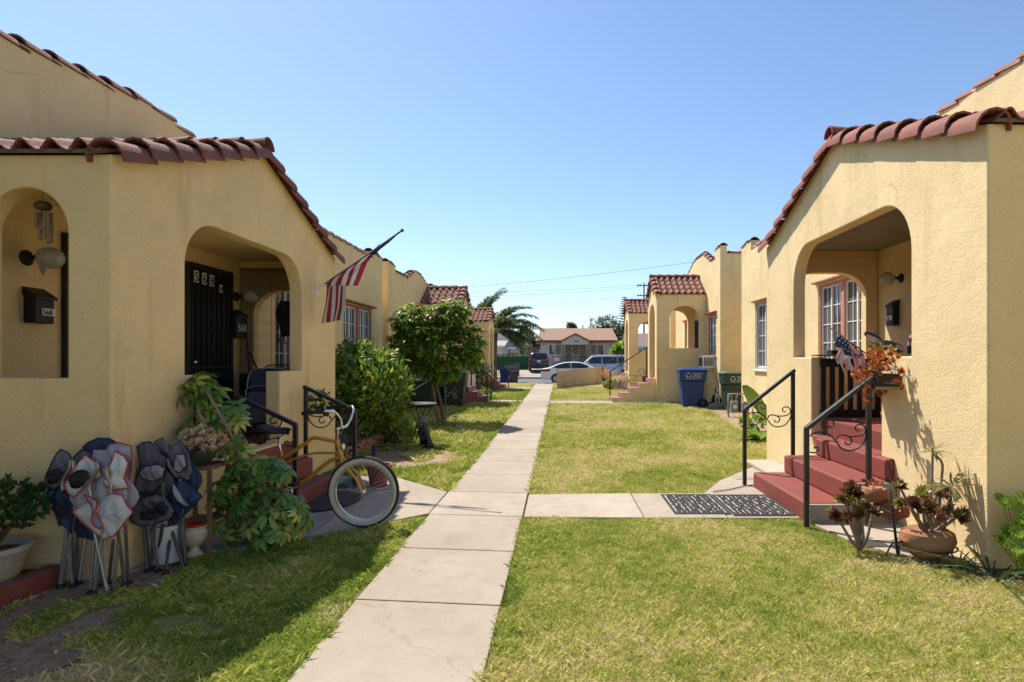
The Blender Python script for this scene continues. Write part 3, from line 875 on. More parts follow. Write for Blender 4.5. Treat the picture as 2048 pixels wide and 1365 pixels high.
window(L1, -1, XML, 12.15, 13.95, 1.25, 2.72, fm=ORANGE, lm=ORANGE)
sd = security_door(L1, -1, XML - .003, 7.0, 7.98, .63, 2.70, knob=0)
def plate(parent, s, xw, y, z, w, h, string, size):
    mb = MB(); sbox(mb, s, xw - .052, xw - .046, y - w / 2, y + w / 2, z - h / 2, z + h / 2); p = mb.build('number_plate', PLASTW, parent)
    text(string, size, (s * (xw - .0535), y, z - size * .36), (0, -s * 1.0 if s > 0 else 1, 0), (0, 0, 1), BLACKINK, p, 'number', .0008, .002, 'CENTER')
for ch, yy, zz, w, h, sz in (('5', 7.16, 2.545, .085, .14, .16), ('6', 7.32, 2.54, .085, .14, .16), ('8', 7.48, 2.535, .085, .14, .16), ('4', 7.68, 2.46, .06, .1, .11)):
    plate(sd, -1, XML, yy, zz, w, h, ch, sz)
sd2 = security_door(L1, -1, XML - .003, 5.28, 6.16, .63, 2.67, knob=1)
steps(L1, -1, XPL, 5.85, 7.05, [2.66, 2.91, 3.13], [.205, .41, .60], 0, REDPAINT)
handrail(L1, (-2.58, 5.83, .02), .92, (-3.12, 5.80, .4), 1.19)
handrail(L1, (-2.45, 7.12, .02), .95, (-3.02, 7.10, .3), 1.22)
XPR, XMR = 3.15, 4.78
R1 = bungalow('cream stucco bungalow with red steps and a black slatted porch gate', 1, XMR, XPR, (-1.0, 15.9),
    [(-1.0, 4.62), (5.6, 4.70), (7.6, 4.68), (9.2, 4.42), (15.1, 4.36), (15.101, 4.56), (15.9, 4.56)],
    (4.43, 6.88, 9.20, 3.29, 4.08, 3.25), 0.0, .80,
    stub_hole(5.40, 8.13, 5.90, 7.55, 1.58, .61, 3.04, .48, .5),
    None,
    arch(3.42, 4.60, 1.55, 2.86, .42, .34),
    [(9.30, 11.15, 1.45, 2.93), (13.55, 14.75, 1.32, 2.93)], CREAM_SUN, TILE3, ceil=CEIL, rows=7)
window(R1, 1, XMR, 9.30, 11.15, 1.45, 2.93, fm=PINKP, lm=PINKP)
window(R1, 1, XMR, 13.55, 14.75, 1.32, 2.93, n=1, fm=GREYP, lm=PINKP, sillm=WHITE)
steps(R1, 1, XPR, 5.66, 7.22, [2.31, 2.68, 3.06], [.20, .405, .61], 0, REDPAINT)
mb = MB(); sbox(mb, 1, 3.08, 3.30, 5.91, 7.54, .60, .615); mb.build('threshold', REDPAINT, R1)
mb = MB(); sbox(mb, 1, 2.33, 3.14, 5.62, 5.662, -.02, .19); sbox(mb, 1, 2.70, 3.14, 5.625, 5.664, .19, .39); mb.build('step_end', CONCD, R1)
handrail(R1, (2.25, 5.50, .02), .92, (2.82, 5.50, .02), 1.36)
handrail(R1, (2.24, 7.32, .02), .94, (2.81, 7.27, .3), 1.41)
# slatted gate across the porch opening
gt = part('porch_gate', R1, 'black slatted gate swung open inside the porch')
MB().box(3.23, 3.97, 7.475, 7.50, 1.46, 1.565).build('top_board', BLACKM, gt, bevel=.004)
MB().box(3.23, 3.97, 7.475, 7.50, .83, .93).build('bottom_board', BLACKM, gt, bevel=.004)
for i in range(7):
    x = 3.23 + i * .1125
    MB().box(x, x + .062, 7.450, 7.473, .83, 1.565).build('slat', BLACKM, gt, bevel=.003)
MB().box(3.17, 3.75, 7.42, 7.60, 1.595, 1.615).build('cap_board', WOOD, gt, bevel=.004)
# ---------------------------------------------------------------- farther bungalows
def small(label, s, xm, xp, main, prof, yn, yf, zn, za, base, floor, m, tm, winy, fm, near, sty, xs, zs, sm_, doory, cheek, zside=None):
    h = bungalow(label, s, xm, xp, main, prof, (yn, (yn + yf) / 2, yf, zn, za, zn), base, floor,
        arch(yn + .42, yf - .32, floor - .02, zn - .28, .48, .5), arch(*near), arch(near[0], near[1], near[2], near[3], near[4], near[5]),
        [(a, b, floor + .72, floor + 2.05) for a, b in winy], m, tm, rows=4, zside=zside)
    for a, b in winy:
        window(h, s, xm, a, b, floor + .72, floor + 2.05, n=1 if b - a < 1.4 else 2, fm=fm, lm=fm, sillm=fm)
    security_door(h, s, xm - .003, doory, doory + .85, floor + .01, floor + 2.0)
    steps(h, s, xp, sty[0], sty[1], xs, zs, base, sm_, cheek)
    return h
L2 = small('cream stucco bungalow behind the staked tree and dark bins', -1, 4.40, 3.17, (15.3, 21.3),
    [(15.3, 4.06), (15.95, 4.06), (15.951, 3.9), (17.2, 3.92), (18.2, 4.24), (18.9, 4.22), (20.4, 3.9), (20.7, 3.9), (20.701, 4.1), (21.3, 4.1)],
    18.8, 20.7, 3.3, 3.86, .14, .80, CREAM_SHADE, TILE2, [(16.4, 17.9)], ORANGE, (3.5, 4.2, 1.7, 2.85, .35, .4),
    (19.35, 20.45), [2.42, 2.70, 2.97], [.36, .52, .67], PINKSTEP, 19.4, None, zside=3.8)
handrail(L2, (-2.38, 20.4, .1), .98, (-3.05, 20.4, .5), 1.42, scroll=False)
handrail(L2, (-2.38, 19.3, .1), .98, (-3.05, 19.3, .5), 1.42, scroll=False)
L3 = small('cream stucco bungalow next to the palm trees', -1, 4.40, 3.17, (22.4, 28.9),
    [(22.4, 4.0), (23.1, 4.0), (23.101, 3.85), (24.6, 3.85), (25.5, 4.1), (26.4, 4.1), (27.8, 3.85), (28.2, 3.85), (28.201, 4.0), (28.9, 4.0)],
    26.4, 28.3, 3.25, 3.8, .24, .85, CREAM_SHADE, TILE2, [(23.8, 25.3)], ORANGE, (3.5, 4.2, 1.75, 2.8, .35, .4),
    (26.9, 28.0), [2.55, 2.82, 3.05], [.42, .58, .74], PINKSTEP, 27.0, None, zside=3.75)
handrail(L3, (-2.40, 27.5, .2), 1.05, (-3.05, 27.5, .6), 1.5, scroll=False)
R2 = small('cream stucco bungalow with five pink steps and a window air conditioner', 1, 4.78, 3.15, (18.0, 25.0),
    [(18.0, 4.98), (18.65, 4.98), (18.651, 4.72), (19.2, 4.72), (20.2, 5.12), (21.5, 5.12), (22.8, 4.74), (24.3, 4.72), (24.301, 4.9), (25.0, 4.9)],
    19.75, 21.7, 3.72, 4.36, .12, .94, CREAM_SUN, TILE3, [(18.5, 19.5), (22.0, 23.2)], REDW, (3.58, 4.56, 1.93, 3.32, .45, .4),
    (19.9, 20.95), [1.68, 2.0, 2.31, 2.63, 2.95], [.29, .45, .61, .77, .93], PINKSTEP, 20.4, CREAM_SUN, zside=4.75)
handrail(R2, (1.72, 21.05, .14), 1.15, (3.0, 21.05, .6), 1.98, scroll=True)
R3 = small('cream stucco bungalow beside the tan tarp fence', 1, 4.78, 3.15, (26.2, 33.0),
    [(26.2, 4.9), (26.9, 4.9), (26.901, 4.65), (28.2, 4.65), (29.2, 4.95), (30.2, 4.95), (31.4, 4.65), (32.3, 4.65), (32.301, 4.85), (33.0, 4.85)],
    27.8, 29.7, 3.72, 4.34, .28, 1.0, CREAM_SUN, TILE3, [(26.6, 27.5)], REDW, (3.58, 4.56, 1.95, 3.32, .45, .4),
    (28.4, 29.3), [2.0, 2.3, 2.6, 2.9], [.44, .6, .76, .92], PINKSTEP, 28.5, CREAM_SUN, zside=4.6)
handrail(R3, (2.02, 29.2, .28), 1.2, (2.95, 29.2, .7), 1.92, scroll=False)
# ================================================================ PLANT HELPERS
def leaf_tmpl(L, w, n=3, fold=.18, curl=.25, tip=.0, petiole=0.0):
    vs = []; fs = []
    for i in range(n + 1):
        t = i / n
        ww = w / 2 * (math.sin(math.pi * min(1, (t * .92 + .06))) ** .8) * (1 if i < n else tip)
        y = L * t + petiole; z = -curl * L * t * t
        vs += [(-ww, y, z + fold * ww), (0, y, z), (ww, y, z + fold * ww)]
    for i in range(n):
        a = i * 3
        fs += [(a, a + 1, a + 4, a + 3), (a + 1, a + 2, a + 5, a + 4)]
    return vs, fs
def tmpl_mesh(t, name, m):
    me = bpy.data.meshes.new(name); me.from_pydata(t[0], [], t[1]); me.shade_smooth(); me.materials.append(m)
    return me
def frame(pos, d, up=(0, 0, 1), sc=1.0, roll=0.0):
    y = Vector(d).normalized(); u = Vector(up)
    if abs(y.dot(u)) > .97: u = Vector((1, .3, 0))
    x = y.cross(u).normalized(); z = x.cross(y)
    if roll:
        q = Matrix.Rotation(roll, 3, y); x = q @ x; z = q @ z
    m = Matrix((x, y, z)).transposed().to_4x4()
    m = Matrix.Translation(Vector(pos)) @ m @ Matrix.Diagonal((sc, sc, sc, 1))
    return m
def merged(name, t, Ms, m, parent=None, off=None):
    V0 = np.array(t[0], np.float32); n0 = len(V0)
    A = np.array([[list(r) for r in M] for M in Ms], np.float32)
    V = np.einsum('kij,nj->kni', A[:, :3, :3], V0) + A[:, None, :3, 3]
    off = np.array(chain_loc(parent) if parent else (0, 0, 0), np.float32)
    V = (V - off).reshape(-1, 3)
    K = len(Ms)
    fs = np.array([f if len(f) == 4 else f + (f[-1],) for f in t[1]])
    quad = all(len(f) == 4 for f in t[1]); k = 4 if quad else 3
    fs = np.array(t[1])
    Fc = (fs[None] + (np.arange(K) * n0)[:, None, None]).reshape(-1).astype(np.int32)
    me = bpy.data.meshes.new(name)
    me.vertices.add(len(V)); me.vertices.foreach_set('co', V.reshape(-1))
    nf = K * len(fs)
    me.loops.add(nf * k); me.loops.foreach_set('vertex_index', Fc)
    me.polygons.add(nf); me.polygons.foreach_set('loop_start', np.arange(nf, dtype=np.int32) * k)
    me.update(calc_edges=True)
    at = me.attributes.new('rnd', 'FLOAT', 'POINT')
    at.data.foreach_set('value', np.repeat(rng.random(K), n0).astype(np.float32))
    me.shade_smooth(); me.materials.append(m)
    return link(name, me, parent)
def leaves(parent, t, Ms, m, nparts, name='leaf', rest='foliage'):
    Ms = sorted(Ms, key=lambda M: M.translation.y)
    off = Matrix.Translation(-chain_loc(parent))
    if nparts:
        me = tmpl_mesh(t, name, m)
        for M in Ms[:nparts]:
            o = link(name, me, parent); o.matrix_basis = off @ M
    if Ms[nparts:]:
        o = merged(rest, t, Ms[nparts:], m, parent); o['kind'] = 'stuff'
def rdir(up=0.0):
    v = Vector(rng.normal(size=3)); v.z += up
    return v.normalized()
def ell(c, r, lo=0.0, n=1):
    out = []
    while len(out) < n:
        v = Vector(rng.uniform(-1, 1, 3))
        if lo <= v.length <= 1: out.append(Vector(c) + Vector((v.x * r[0], v.y * r[1], v.z * r[2])))
    return out
G_DARK = leafmat('dark_glossy_leaf', [(0, (.02, .065, .012)), (.45, (.045, .115, .018)), (.8, (.09, .18, .025)), (1, (.16, .23, .03))], .32, .25, .6)
G_TREE = leafmat('tree_leaf', [(0, (.05, .13, .018)), (.4, (.13, .26, .03)), (.75, (.25, .39, .045)), (1, (.42, .5, .07))], .38, .52, .5)
G_NEW = leafmat('orange_new_leaf', [(0, (.2, .16, .03)), (.4, (.34, .17, .04)), (1, (.42, .17, .05))], .45, .35)
G_SCHEF = leafmat('schefflera_leaf', [(0, (.06, .16, .024)), (.5, (.13, .27, .035)), (.78, (.23, .36, .05)), (.9, (.48, .5, .07)), (1, (.6, .55, .12))], .35, .28, .6)
G_SCHEF2 = leafmat('yellow_schefflera_leaf', [(0, (.05, .12, .02)), (.35, (.12, .2, .03)), (.6, (.34, .36, .06)), (1, (.5, .45, .1))], .38, .28, .5)
G_JADE = leafmat('jade_leaf', [(0, (.012, .05, .012)), (.6, (.03, .09, .02)), (1, (.06, .13, .03))], .4, .15)
G_LIGHT = leafmat('light_green_leaf', [(0, (.1, .22, .02)), (.6, (.2, .34, .03)), (1, (.34, .42, .05))], .5, .4)
G_SHRUB = leafmat('shrub_leaf', [(0, (.015, .045, .012)), (.6, (.04, .09, .02)), (1, (.08, .14, .03))], .45, .25)
G_SUCC = leafmat('pale_succulent', [(0, (.62, .55, .38)), (.6, (.75, .62, .42)), (.88, (.7, .45, .25)), (1, (.8, .36, .08))], .6, .2)
G_ORANGE = leafmat('orange_succulent', [(0, (.5, .12, .03)), (.6, (.62, .19, .04)), (1, (.66, .28, .07))], .5, .2)
G_AEON = leafmat('aeonium_leaf', [(0, (.15, .055, .04)), (.45, (.24, .1, .055)), (.7, (.27, .2, .06)), (1, (.38, .38, .07))], .4, .2)
G_DRAC = leafmat('dracaena_leaf', [(0, (.07, .12, .025)), (.5, (.16, .18, .04)), (.8, (.3, .17, .06)), (1, (.42, .34, .16))], .45, .3)
G_FAR = leafmat('far_tree_leaf', [(0, (.025, .055, .02)), (.6, (.05, .09, .03)), (1, (.09, .13, .045))], .6, .25)
G_PALM = leafmat('palm_leaf', [(0, (.06, .11, .035)), (.6, (.12, .19, .06)), (1, (.26, .3, .12))], .4, .4)
# ---------------------------------------------------------------- staked young tree
tb = G(888, 858)
tree = thing('young_tree', 'young broad-leaved tree with orange new leaves tied to a stake', 'tree', tb)
def px(x, y, Y): return W(x, y, Y)
trunk = catmull([tb + Vector((0, 0, -.05)), px(884, 820, 13.8), px(872, 770, 13.8), px(862, 735, 13.8), px(868, 700, 13.8), px(872, 660, 13.8)], 4)
MB().tube(trunk, [.05 - .0014 * i for i in range(len(trunk))], 8).build('trunk', BARK, tree, smooth=True)
lobes = [((868, 688), 88, 52, .85), ((905, 632), 36, 34, .4), ((832, 642), 44, 34, .5), ((940, 690), 34, 46, .45), ((808, 700), 34, 42, .45), ((880, 735), 50, 24, .45), ((865, 655), 60, 40, .6)]
Ms = []; Mn = []
sc = 13.8 / 1200
limbs = MB()
for (cx, cy), rx, rz, ry in lobes:
    c = px(cx, cy, 13.8)
    limbs.tube(catmull([trunk[14], (trunk[14] + c) / 2 + Vector((0, .05, .1)), c], 3), [.022, .02, .018, .015, .012, .01, .008], 5)
    for q in ell(c, (rx * sc, ry, rz * sc), .30, int(34 + rx * rz / 42)):
        out = (q - c).normalized() + Vector((0, 0, .35))
        tipc = q.z > c.z + rz * sc * .25 and rng.random() < .24
        for k in range(9):
            a = rng.uniform(0, 6.28)
            d = Vector((math.cos(a), math.sin(a), rng.uniform(-1.0, .25))) + out * .5
            M = frame(q + d * .02, d, (0, 0, 1), rng.uniform(.75, 1.25), rng.uniform(-.5, .5))
            (Mn if tipc and k < 6 else Ms).append(M)
limbs.build('limb', BARK, tree, smooth=True)
tl = leaf_tmpl(.17, .062, 3, .3, .35)
leaves(tree, tl, Ms, G_TREE, 220, 'leaf', 'crown')
leaves(tree, tl, Mn, G_NEW, 60, 'new_leaf', 'new_growth')
def stick(name, label, cat, p, q, r, m, n=8, group=None):
    p = Vector(p); q = Vector(q)
    o = MB().tube([v - p for v in (p, (p * 2 + q) / 3 + Vector((.004, 0, 0)), (p + 2 * q) / 3, q)], r, n).build(name, m, None, smooth=40)
    o.location = p
    return tag(o, label, cat, group)
stick('wooden_stake', 'tan wooden stake leaning beside the young tree trunk', 'stake', G(878, 852) - Vector((0, 0, .05)), px(858, 726, 13.75), .034, WOOD)
stick('wooden_stake', 'grey wooden stake poking out above the young tree', 'stake', px(862, 726, 13.95), px(835, 606, 14.0), .034, WOOD)
stick('garden_cane', 'thin green garden cane beside the young tree', 'cane', G(893, 853), px(888, 742, 13.6), .012, mat('green_cane', (.05, .2, .07), rough=.5))
stick('guy_rope', 'pale guy rope tied from the tree stake to the bush', 'rope', px(810, 790, 12.3), px(860, 760, 13.7), .006, PLASTW, 5)
# ---------------------------------------------------------------- big round bush
bush = thing('round_bush', 'dense rounded bush with glossy green leaves beside the handrail', 'bush', (-3.42, 10.35, .01))
MB().tube(catmull([(-3.42, 10.35, 0), (-3.4, 10.3, .4), (-3.45, 10.35, .9)], 4), .05, 7).build('stem', BARK, bush, smooth=True)
Ms = []; bc = Vector((-3.42, 10.35, 1.02))
for q in ell((0, 0, 0), (1, 1, 1), .35, 1250):
    nrm = q.normalized(); r = q.length
    lump = 1 + .13 * mnoise.noise(nrm * 2.6) + .06 * mnoise.noise(nrm * 6)
    p = bc + Vector((q.x * .80, q.y * .78, q.z * (.80 if q.z > 0 else .78))) * lump
    for k in range(7):
        d = (nrm * .8 + Vector((0, 0, .45)) + Vector(rng.normal(0, .75, 3)))
        Ms.append(frame(p + Vector(rng.normal(0, .035, 3)), d, nrm, rng.uniform(.7, 1.3), rng.uniform(-.6, .6)))
G_BUSH = leafmat('bush_leaf', [(0, (.04, .10, .014)), (.4, (.10, .21, .022)), (.7, (.22, .34, .03)), (1, (.42, .47, .045))], .34, .42, .6)
leaves(bush, leaf_tmpl(.1, .046, 2, .3, .25), Ms, G_BUSH, 260, 'leaf', 'foliage')
# ---------------------------------------------------------------- scheffleras (umbrella plants)
def compound(n=8, L=.11, w=.042):
    vs, fs = [], []
    for i in range(n):
        t = leaf_tmpl(L * random.uniform(.85, 1.1), w, 3, .25, .35, .25, .02)
        M = Matrix.Rotation(2 * math.pi * i / n + random.uniform(-.15, .15), 4, 'Z') @ Matrix.Rotation(random.uniform(-.35, .0), 4, 'X')
        b = len(vs)
        vs += [tuple(M @ Vector(v)) for v in t[0]]; fs += [tuple(q + b for q in f) for f in t[1]]
    return vs, fs
def schefflera(label, base, pxs, Y0, dy, m1, m2, L, stems, nfill=0):
    t = thing('umbrella_plant', label, 'plant', base)
    mb = MB()
    for s_ in stems: mb.tube(catmull([W(*q) for q in s_], 4), .012, 6)
    mb.build('stem', PALEBARK, t, smooth=True)
    mes = [tmpl_mesh(compound(random.choice((7, 8, 9)), L), 'leaf', m1) for _ in range(3)]
    me2 = [tmpl_mesh(compound(8, L), 'leaf', m2) for _ in range(2)]
    off = Matrix.Translation(-chain_loc(t))
    cx = sum(q[0] for q in pxs) / len(pxs); cy = sum(q[1] for q in pxs) / len(pxs)
    st = MB()
    for (x, y, k, yel) in pxs:
        p = W(x, y, Y0 + rng.uniform(-dy, dy))
        nrm = Vector(((x - cx) / 110, rng.uniform(-.9, .1), .75 - (y - cy) / 160)) + Vector(rng.normal(0, .22, 3))
        z = nrm.normalized(); x_ = z.orthogonal().normalized(); y_ = z.cross(x_)
        M = Matrix((x_, y_, z)).transposed().to_4x4()
        M = Matrix.Translation(p) @ M @ Matrix.Rotation(rng.uniform(0, 6), 4, 'Z') @ Matrix.Diagonal((k, k, k, 1))
        o = link('leaf', random.choice(me2 if yel else mes), t); o.matrix_basis = off @ M
        st.tube([p, p - z * .08 + Vector((0, .02, -.05))], .004, 4)
    st.build('leaf_stalk', G_SCHEF, t)['kind'] = 'stuff'
    return t
pa = []
for i in range(66):
    a = rng.uniform(0, 1) ** 1.3; x = 396 + rng.normal(0, 30 - 10 * a) + a * 70; y = 758 + a * 140 + rng.normal(0, 10)
    pa.append((x, y, rng.uniform(.8, 1.15), rng.random() < .3))
schefflera('tall umbrella plant with yellow-edged leaves beside the black door', G(478, 1075), pa, 5.06, .18, G_SCHEF, G_SCHEF2, .105,
    [[(478, 1075, 5.23), (486, 960, 5.1), (470, 890, 5.0), (440, 830, 4.9), (405, 770, 4.9)], [(470, 890, 5.0), (430, 880, 4.85), (395, 820, 4.85)], [(455, 870, 5), (420, 800, 5), (380, 780, 5)]])
pb = []
for i in range(125):
    a = rng.uniform(-1, 1); b = rng.uniform(-1, 1)
    if a * a + b * b > 1.05: continue
    x = 512 + a * 106; y = 1004 + b * (76 if b > 0 else 90) + abs(a) * 10
    pb.append((x, y, rng.uniform(.75, 1.15), rng.random() < (.34 if x > 560 else .12)))
schefflera('low spreading umbrella plant in front of the bicycle rear wheel', G(505, 1090), pb, 4.88, .17, G_SCHEF, G_SCHEF2, .1,
    [[(505, 1090, 5.03), (480, 1020, 4.95), (440, 960, 4.95)], [(510, 1090, 5.03), (530, 1020, 4.95), (560, 960, 4.95)], [(512, 1090, 5.03), (500, 1000, 5), (520, 920, 5.0)], [(512, 1088, 5.03), (560, 1030, 4.95), (605, 990, 4.95)]])
# ---------------------------------------------------------------- pots on the shaded side
def pot(name, label, cat, base, prof, m, soil_r, soil_z, n=28, sx=1, sy=1, group=None, rim=None):
    t = thing(name, label, cat, base, group)
    MB().lathe(prof, n, base, sx, sy).build('body', m, t, smooth=35)
    MB().lathe([(0, soil_z), (soil_r, soil_z + .001)], n, base, sx, sy).build('soil', SOIL, t)
    if rim: MB().lathe([(rim[0], rim[1]), (rim[0] + .012, rim[1]), (rim[0] + .012, rim[1] + rim[2]), (rim[0] - .012, rim[1] + rim[2]), (rim[0] - .012, rim[1])], n, base).build('rim', rim[3], t, smooth=35)
    return t
pb_ = Vector((-3.74, 3.92, .085))
WPOT = mat('pale_stone_pot', (.5, .45, .38), (.42, .37, .3), scale=9, rough=.8, bump=.3)
pot('plant_pot', 'wide pale round pot holding the jade bush behind the red border', 'pot', pb_, [(.12, 0), (.16, .05), (.21, .19), (.235, .22), (.235, .25), (.205, .25), (.19, .2)], WPOT, .2, .2)
jade = thing('jade_bush', 'dense dark green jade bush growing in the pale pot', 'plant', pb_ + Vector((0, 0, .19)))
mb = MB(); Ms = []
for i in range(9):
    a = i * .7; e = pb_ + Vector((.2 * math.cos(a), .16 * math.sin(a) - .02, .42 + .08 * math.sin(i * 2.1)))
    mb.tube(catmull([pb_ + Vector((0, 0, .19)), pb_ + Vector((.07 * math.cos(a), .07 * math.sin(a), .3)), e], 3), .014, 5)
mb.build('stem', BARK, jade, smooth=True)
for q in ell(pb_ + Vector((.05, -.03, .50)), (.33, .24, .19), .35, 330):
    for k in range(5):
        d = (q - pb_ - Vector((0, 0, .3))).normalized() + Vector(rng.normal(0, .5, 3)) + Vector((0, 0, .5))
        Ms.append(frame(q, d, (0, -1, .2), rng.uniform(.8, 1.3)))
leaves(jade, leaf_tmpl(.042, .02, 2, .2, .1, .4), Ms, G_JADE, 0)
CREAMPOT = mat('cream_urn', (.6, .52, .38), (.5, .42, .3), scale=8, rough=.55)
ub = Vector((-2.86, 4.68, .02))
pot('urn_pot', 'small cream footed urn with a red inner rim beside the camp chairs', 'pot', ub, [(.06, 0), (.062, .02), (.035, .045), (.03, .07), (.06, .1), (.09, .15), (.093, .19), (.078, .215), (.088, .23), (.078, .24), (.07, .215)], CREAMPOT, .068, .2,
    rim=(.07, .225, .03, mat('red_glaze', (.4, .02, .02), rough=.4)))
tubb = Vector((-3.0, 4.56, .024))
pot('plastic_tub', 'tall white plastic tub tucked behind the camp chairs', 'tub', tubb, [(.1, 0), (.115, .25), (.122, .26), (.122, .28), (.105, .28), (.1, .24)], PLASTW, .104, .24)
MB().tube([(-3.02, 4.98, .02), (-3.0, 5.0, .52)], .022, 6)
st = thing('plant_stand', 'weathered wooden stand carrying the green bowl', 'stand', (-2.99, 4.86, .02))
MB().box(-3.05, -2.76, 4.72, 5.0, .68, .71).build('shelf', WOOD, st, bevel=.004)
MB().box(-3.03, -2.78, 4.74, 4.98, .25, .27).build('shelf', WOOD, st, bevel=.004)
for x, y in ((-3.04, 4.73), (-2.77, 4.73), (-3.04, 4.99), (-2.77, 4.99)):
    MB().box(x - .014, x + .014, y - .014, y + .014, .02, .68).build('leg', WOOD, st)
bb = Vector((-2.90, 4.78, .71))
pot('bowl_pot', 'dark green glazed bowl planted with pale rosettes', 'pot', bb, [(.06, 0), (.11, .04), (.14, .1), (.142, .13), (.13, .13), (.12, .09)], mat('green_glaze', (.03, .05, .035), (.06, .075, .04), rough=.3), .125, .1)
def rosette(n=17, L=.045, w=.02):
    vs, fs = [], []
    for i in range(n):
        t = leaf_tmpl(L * (1 - .35 * i / n), w, 2, .3, -.25, .35)
        M = Matrix.Rotation(i * 2.4, 4, 'Z') @ Matrix.Rotation(.25 + .9 * i / n, 4, 'X')
        b = len(vs); vs += [tuple(M @ Vector(v)) for v in t[0]]; fs += [tuple(q + b for q in f) for f in t[1]]
    return vs, fs
def rosettes(parent, pts, m, k=1.0, name='rosette', L=.045, w=.02, upv=(0, 0, 1), spread=.5):
    mes = [tmpl_mesh(rosette(18, L, w), name, m) for _ in range(2)]
    off = Matrix.Translation(-chain_loc(parent))
    for p, kk in pts:
        z = (Vector(upv) + Vector(rng.normal(0, spread, 3))).normalized(); x_ = z.orthogonal().normalized(); y_ = z.cross(x_)
        M = Matrix((x_, y_, z)).transposed().to_4x4(); kk *= k
        o = link(name, random.choice(mes), parent)
        o.matrix_basis = off @ Matrix.Translation(p) @ M @ Matrix.Rotation(rng.uniform(0, 6), 4, 'Z') @ Matrix.Diagonal((kk, kk, kk, 1))
su = thing('succulent', 'mound of pale cream and orange rosettes in the green bowl', 'plant', bb + Vector((0, 0, .1)))
mb = MB(); pts = []
for i in range(52):
    a = rng.uniform(0, 6.28); r = .21 * math.sqrt(rng.random())
    p = bb + Vector((.03 + r * math.cos(a), r * math.sin(a) * .7, .16 + .13 * (1 - (r / .19) ** 2) + rng.uniform(-.02, .02)))
    pts.append((p, rng.uniform(.8, 1.25))); mb.tube([bb + Vector((0, 0, .09)), p], .005, 4)
mb.build('stem', PALEBARK, su)
rosettes(su, pts, G_SUCC, upv=(0, -.6, .8))
# red painted border and raised bed
mb = MB().box(-3.57, -3.46, 1.2, 4.17, -.05, .13)
clean(mb, 'border_kerb', REDCURB, 'low worn red border along the bed under the arched opening', 'border', bevel=.012)
mb = MB().box(-4.38, -3.575, 1.2, 4.2, -.05, .085)
clean(mb, 'planting_bed', SOIL, 'raised soil bed behind the worn red border', 'soil bed', kind='structure')
# ---------------------------------------------------------------- folded camp chairs
def patch(loop, bulge, rings=4, wr=.021, seed=0):
    loop = [p.lerp(q, j / 5) for p, q in zip(loop, loop[1:] + loop[:1]) for j in range(5)]
    c = sum(loop, Vector()) / len(loop); k = len(loop); b = Vector(bulge)
    vs = []; fs = []
    for r in range(rings):
        t = 1 - r / rings
        for i, p in enumerate(loop):
            q = c + (p - c) * t + b * (1 - t * t)
            q += Vector((.15, 1, 0)) * wr * (1.05 - t * t) * (2.2 * mnoise.noise(q * 9 + Vector((seed, 0, 0))) + 2.6 * mnoise.noise(Vector((q.x * 30 + q.z * 9, q.y * 5, q.z * 7 + seed))))
            vs.append(q)
    vs.append(c + b)
    for r in range(rings - 1):
        for i in range(k): fs.append((r * k + i, r * k + (i + 1) % k, (r + 1) * k + (i + 1) % k, (r + 1) * k + i))
    for i in range(k): fs.append(((rings - 1) * k + i, (rings - 1) * k + (i + 1) % k, len(vs) - 1))
    return vs, fs, [vs[i] for i in range(k)]
FAB_W = mat('white_chair_fabric', (.74, .71, .67), (.6, .57, .54), scale=5, rough=.85, bump=.3, bscale=30, transl=.15)
FAB_L = mat('lilac_chair_fabric', (.42, .40, .45), (.34, .31, .36), scale=6, rough=.85, bump=.3, bscale=30, transl=.12)
FAB_G = mat('grey_chair_fabric', (.17, .155, .175), (.11, .1, .13), scale=6, rough=.9, bump=.3, bscale=30)
FAB_N = mat('navy_chair_fabric', (.022, .04, .085), (.035, .06, .11), scale=6, rough=.85, bump=.3, bscale=30)
FAB_K = mat('black_mesh_fabric', (.012, .012, .014), (.03, .03, .032), scale=20, rough=.9)
RED_P = mat('red_piping', (.45, .03, .035), rough=.7)
NAVY_P = mat('navy_piping', (.012, .016, .04), rough=.7)
def cp(x, y): return 60 + x / 3.9, 860 + y / 3.9
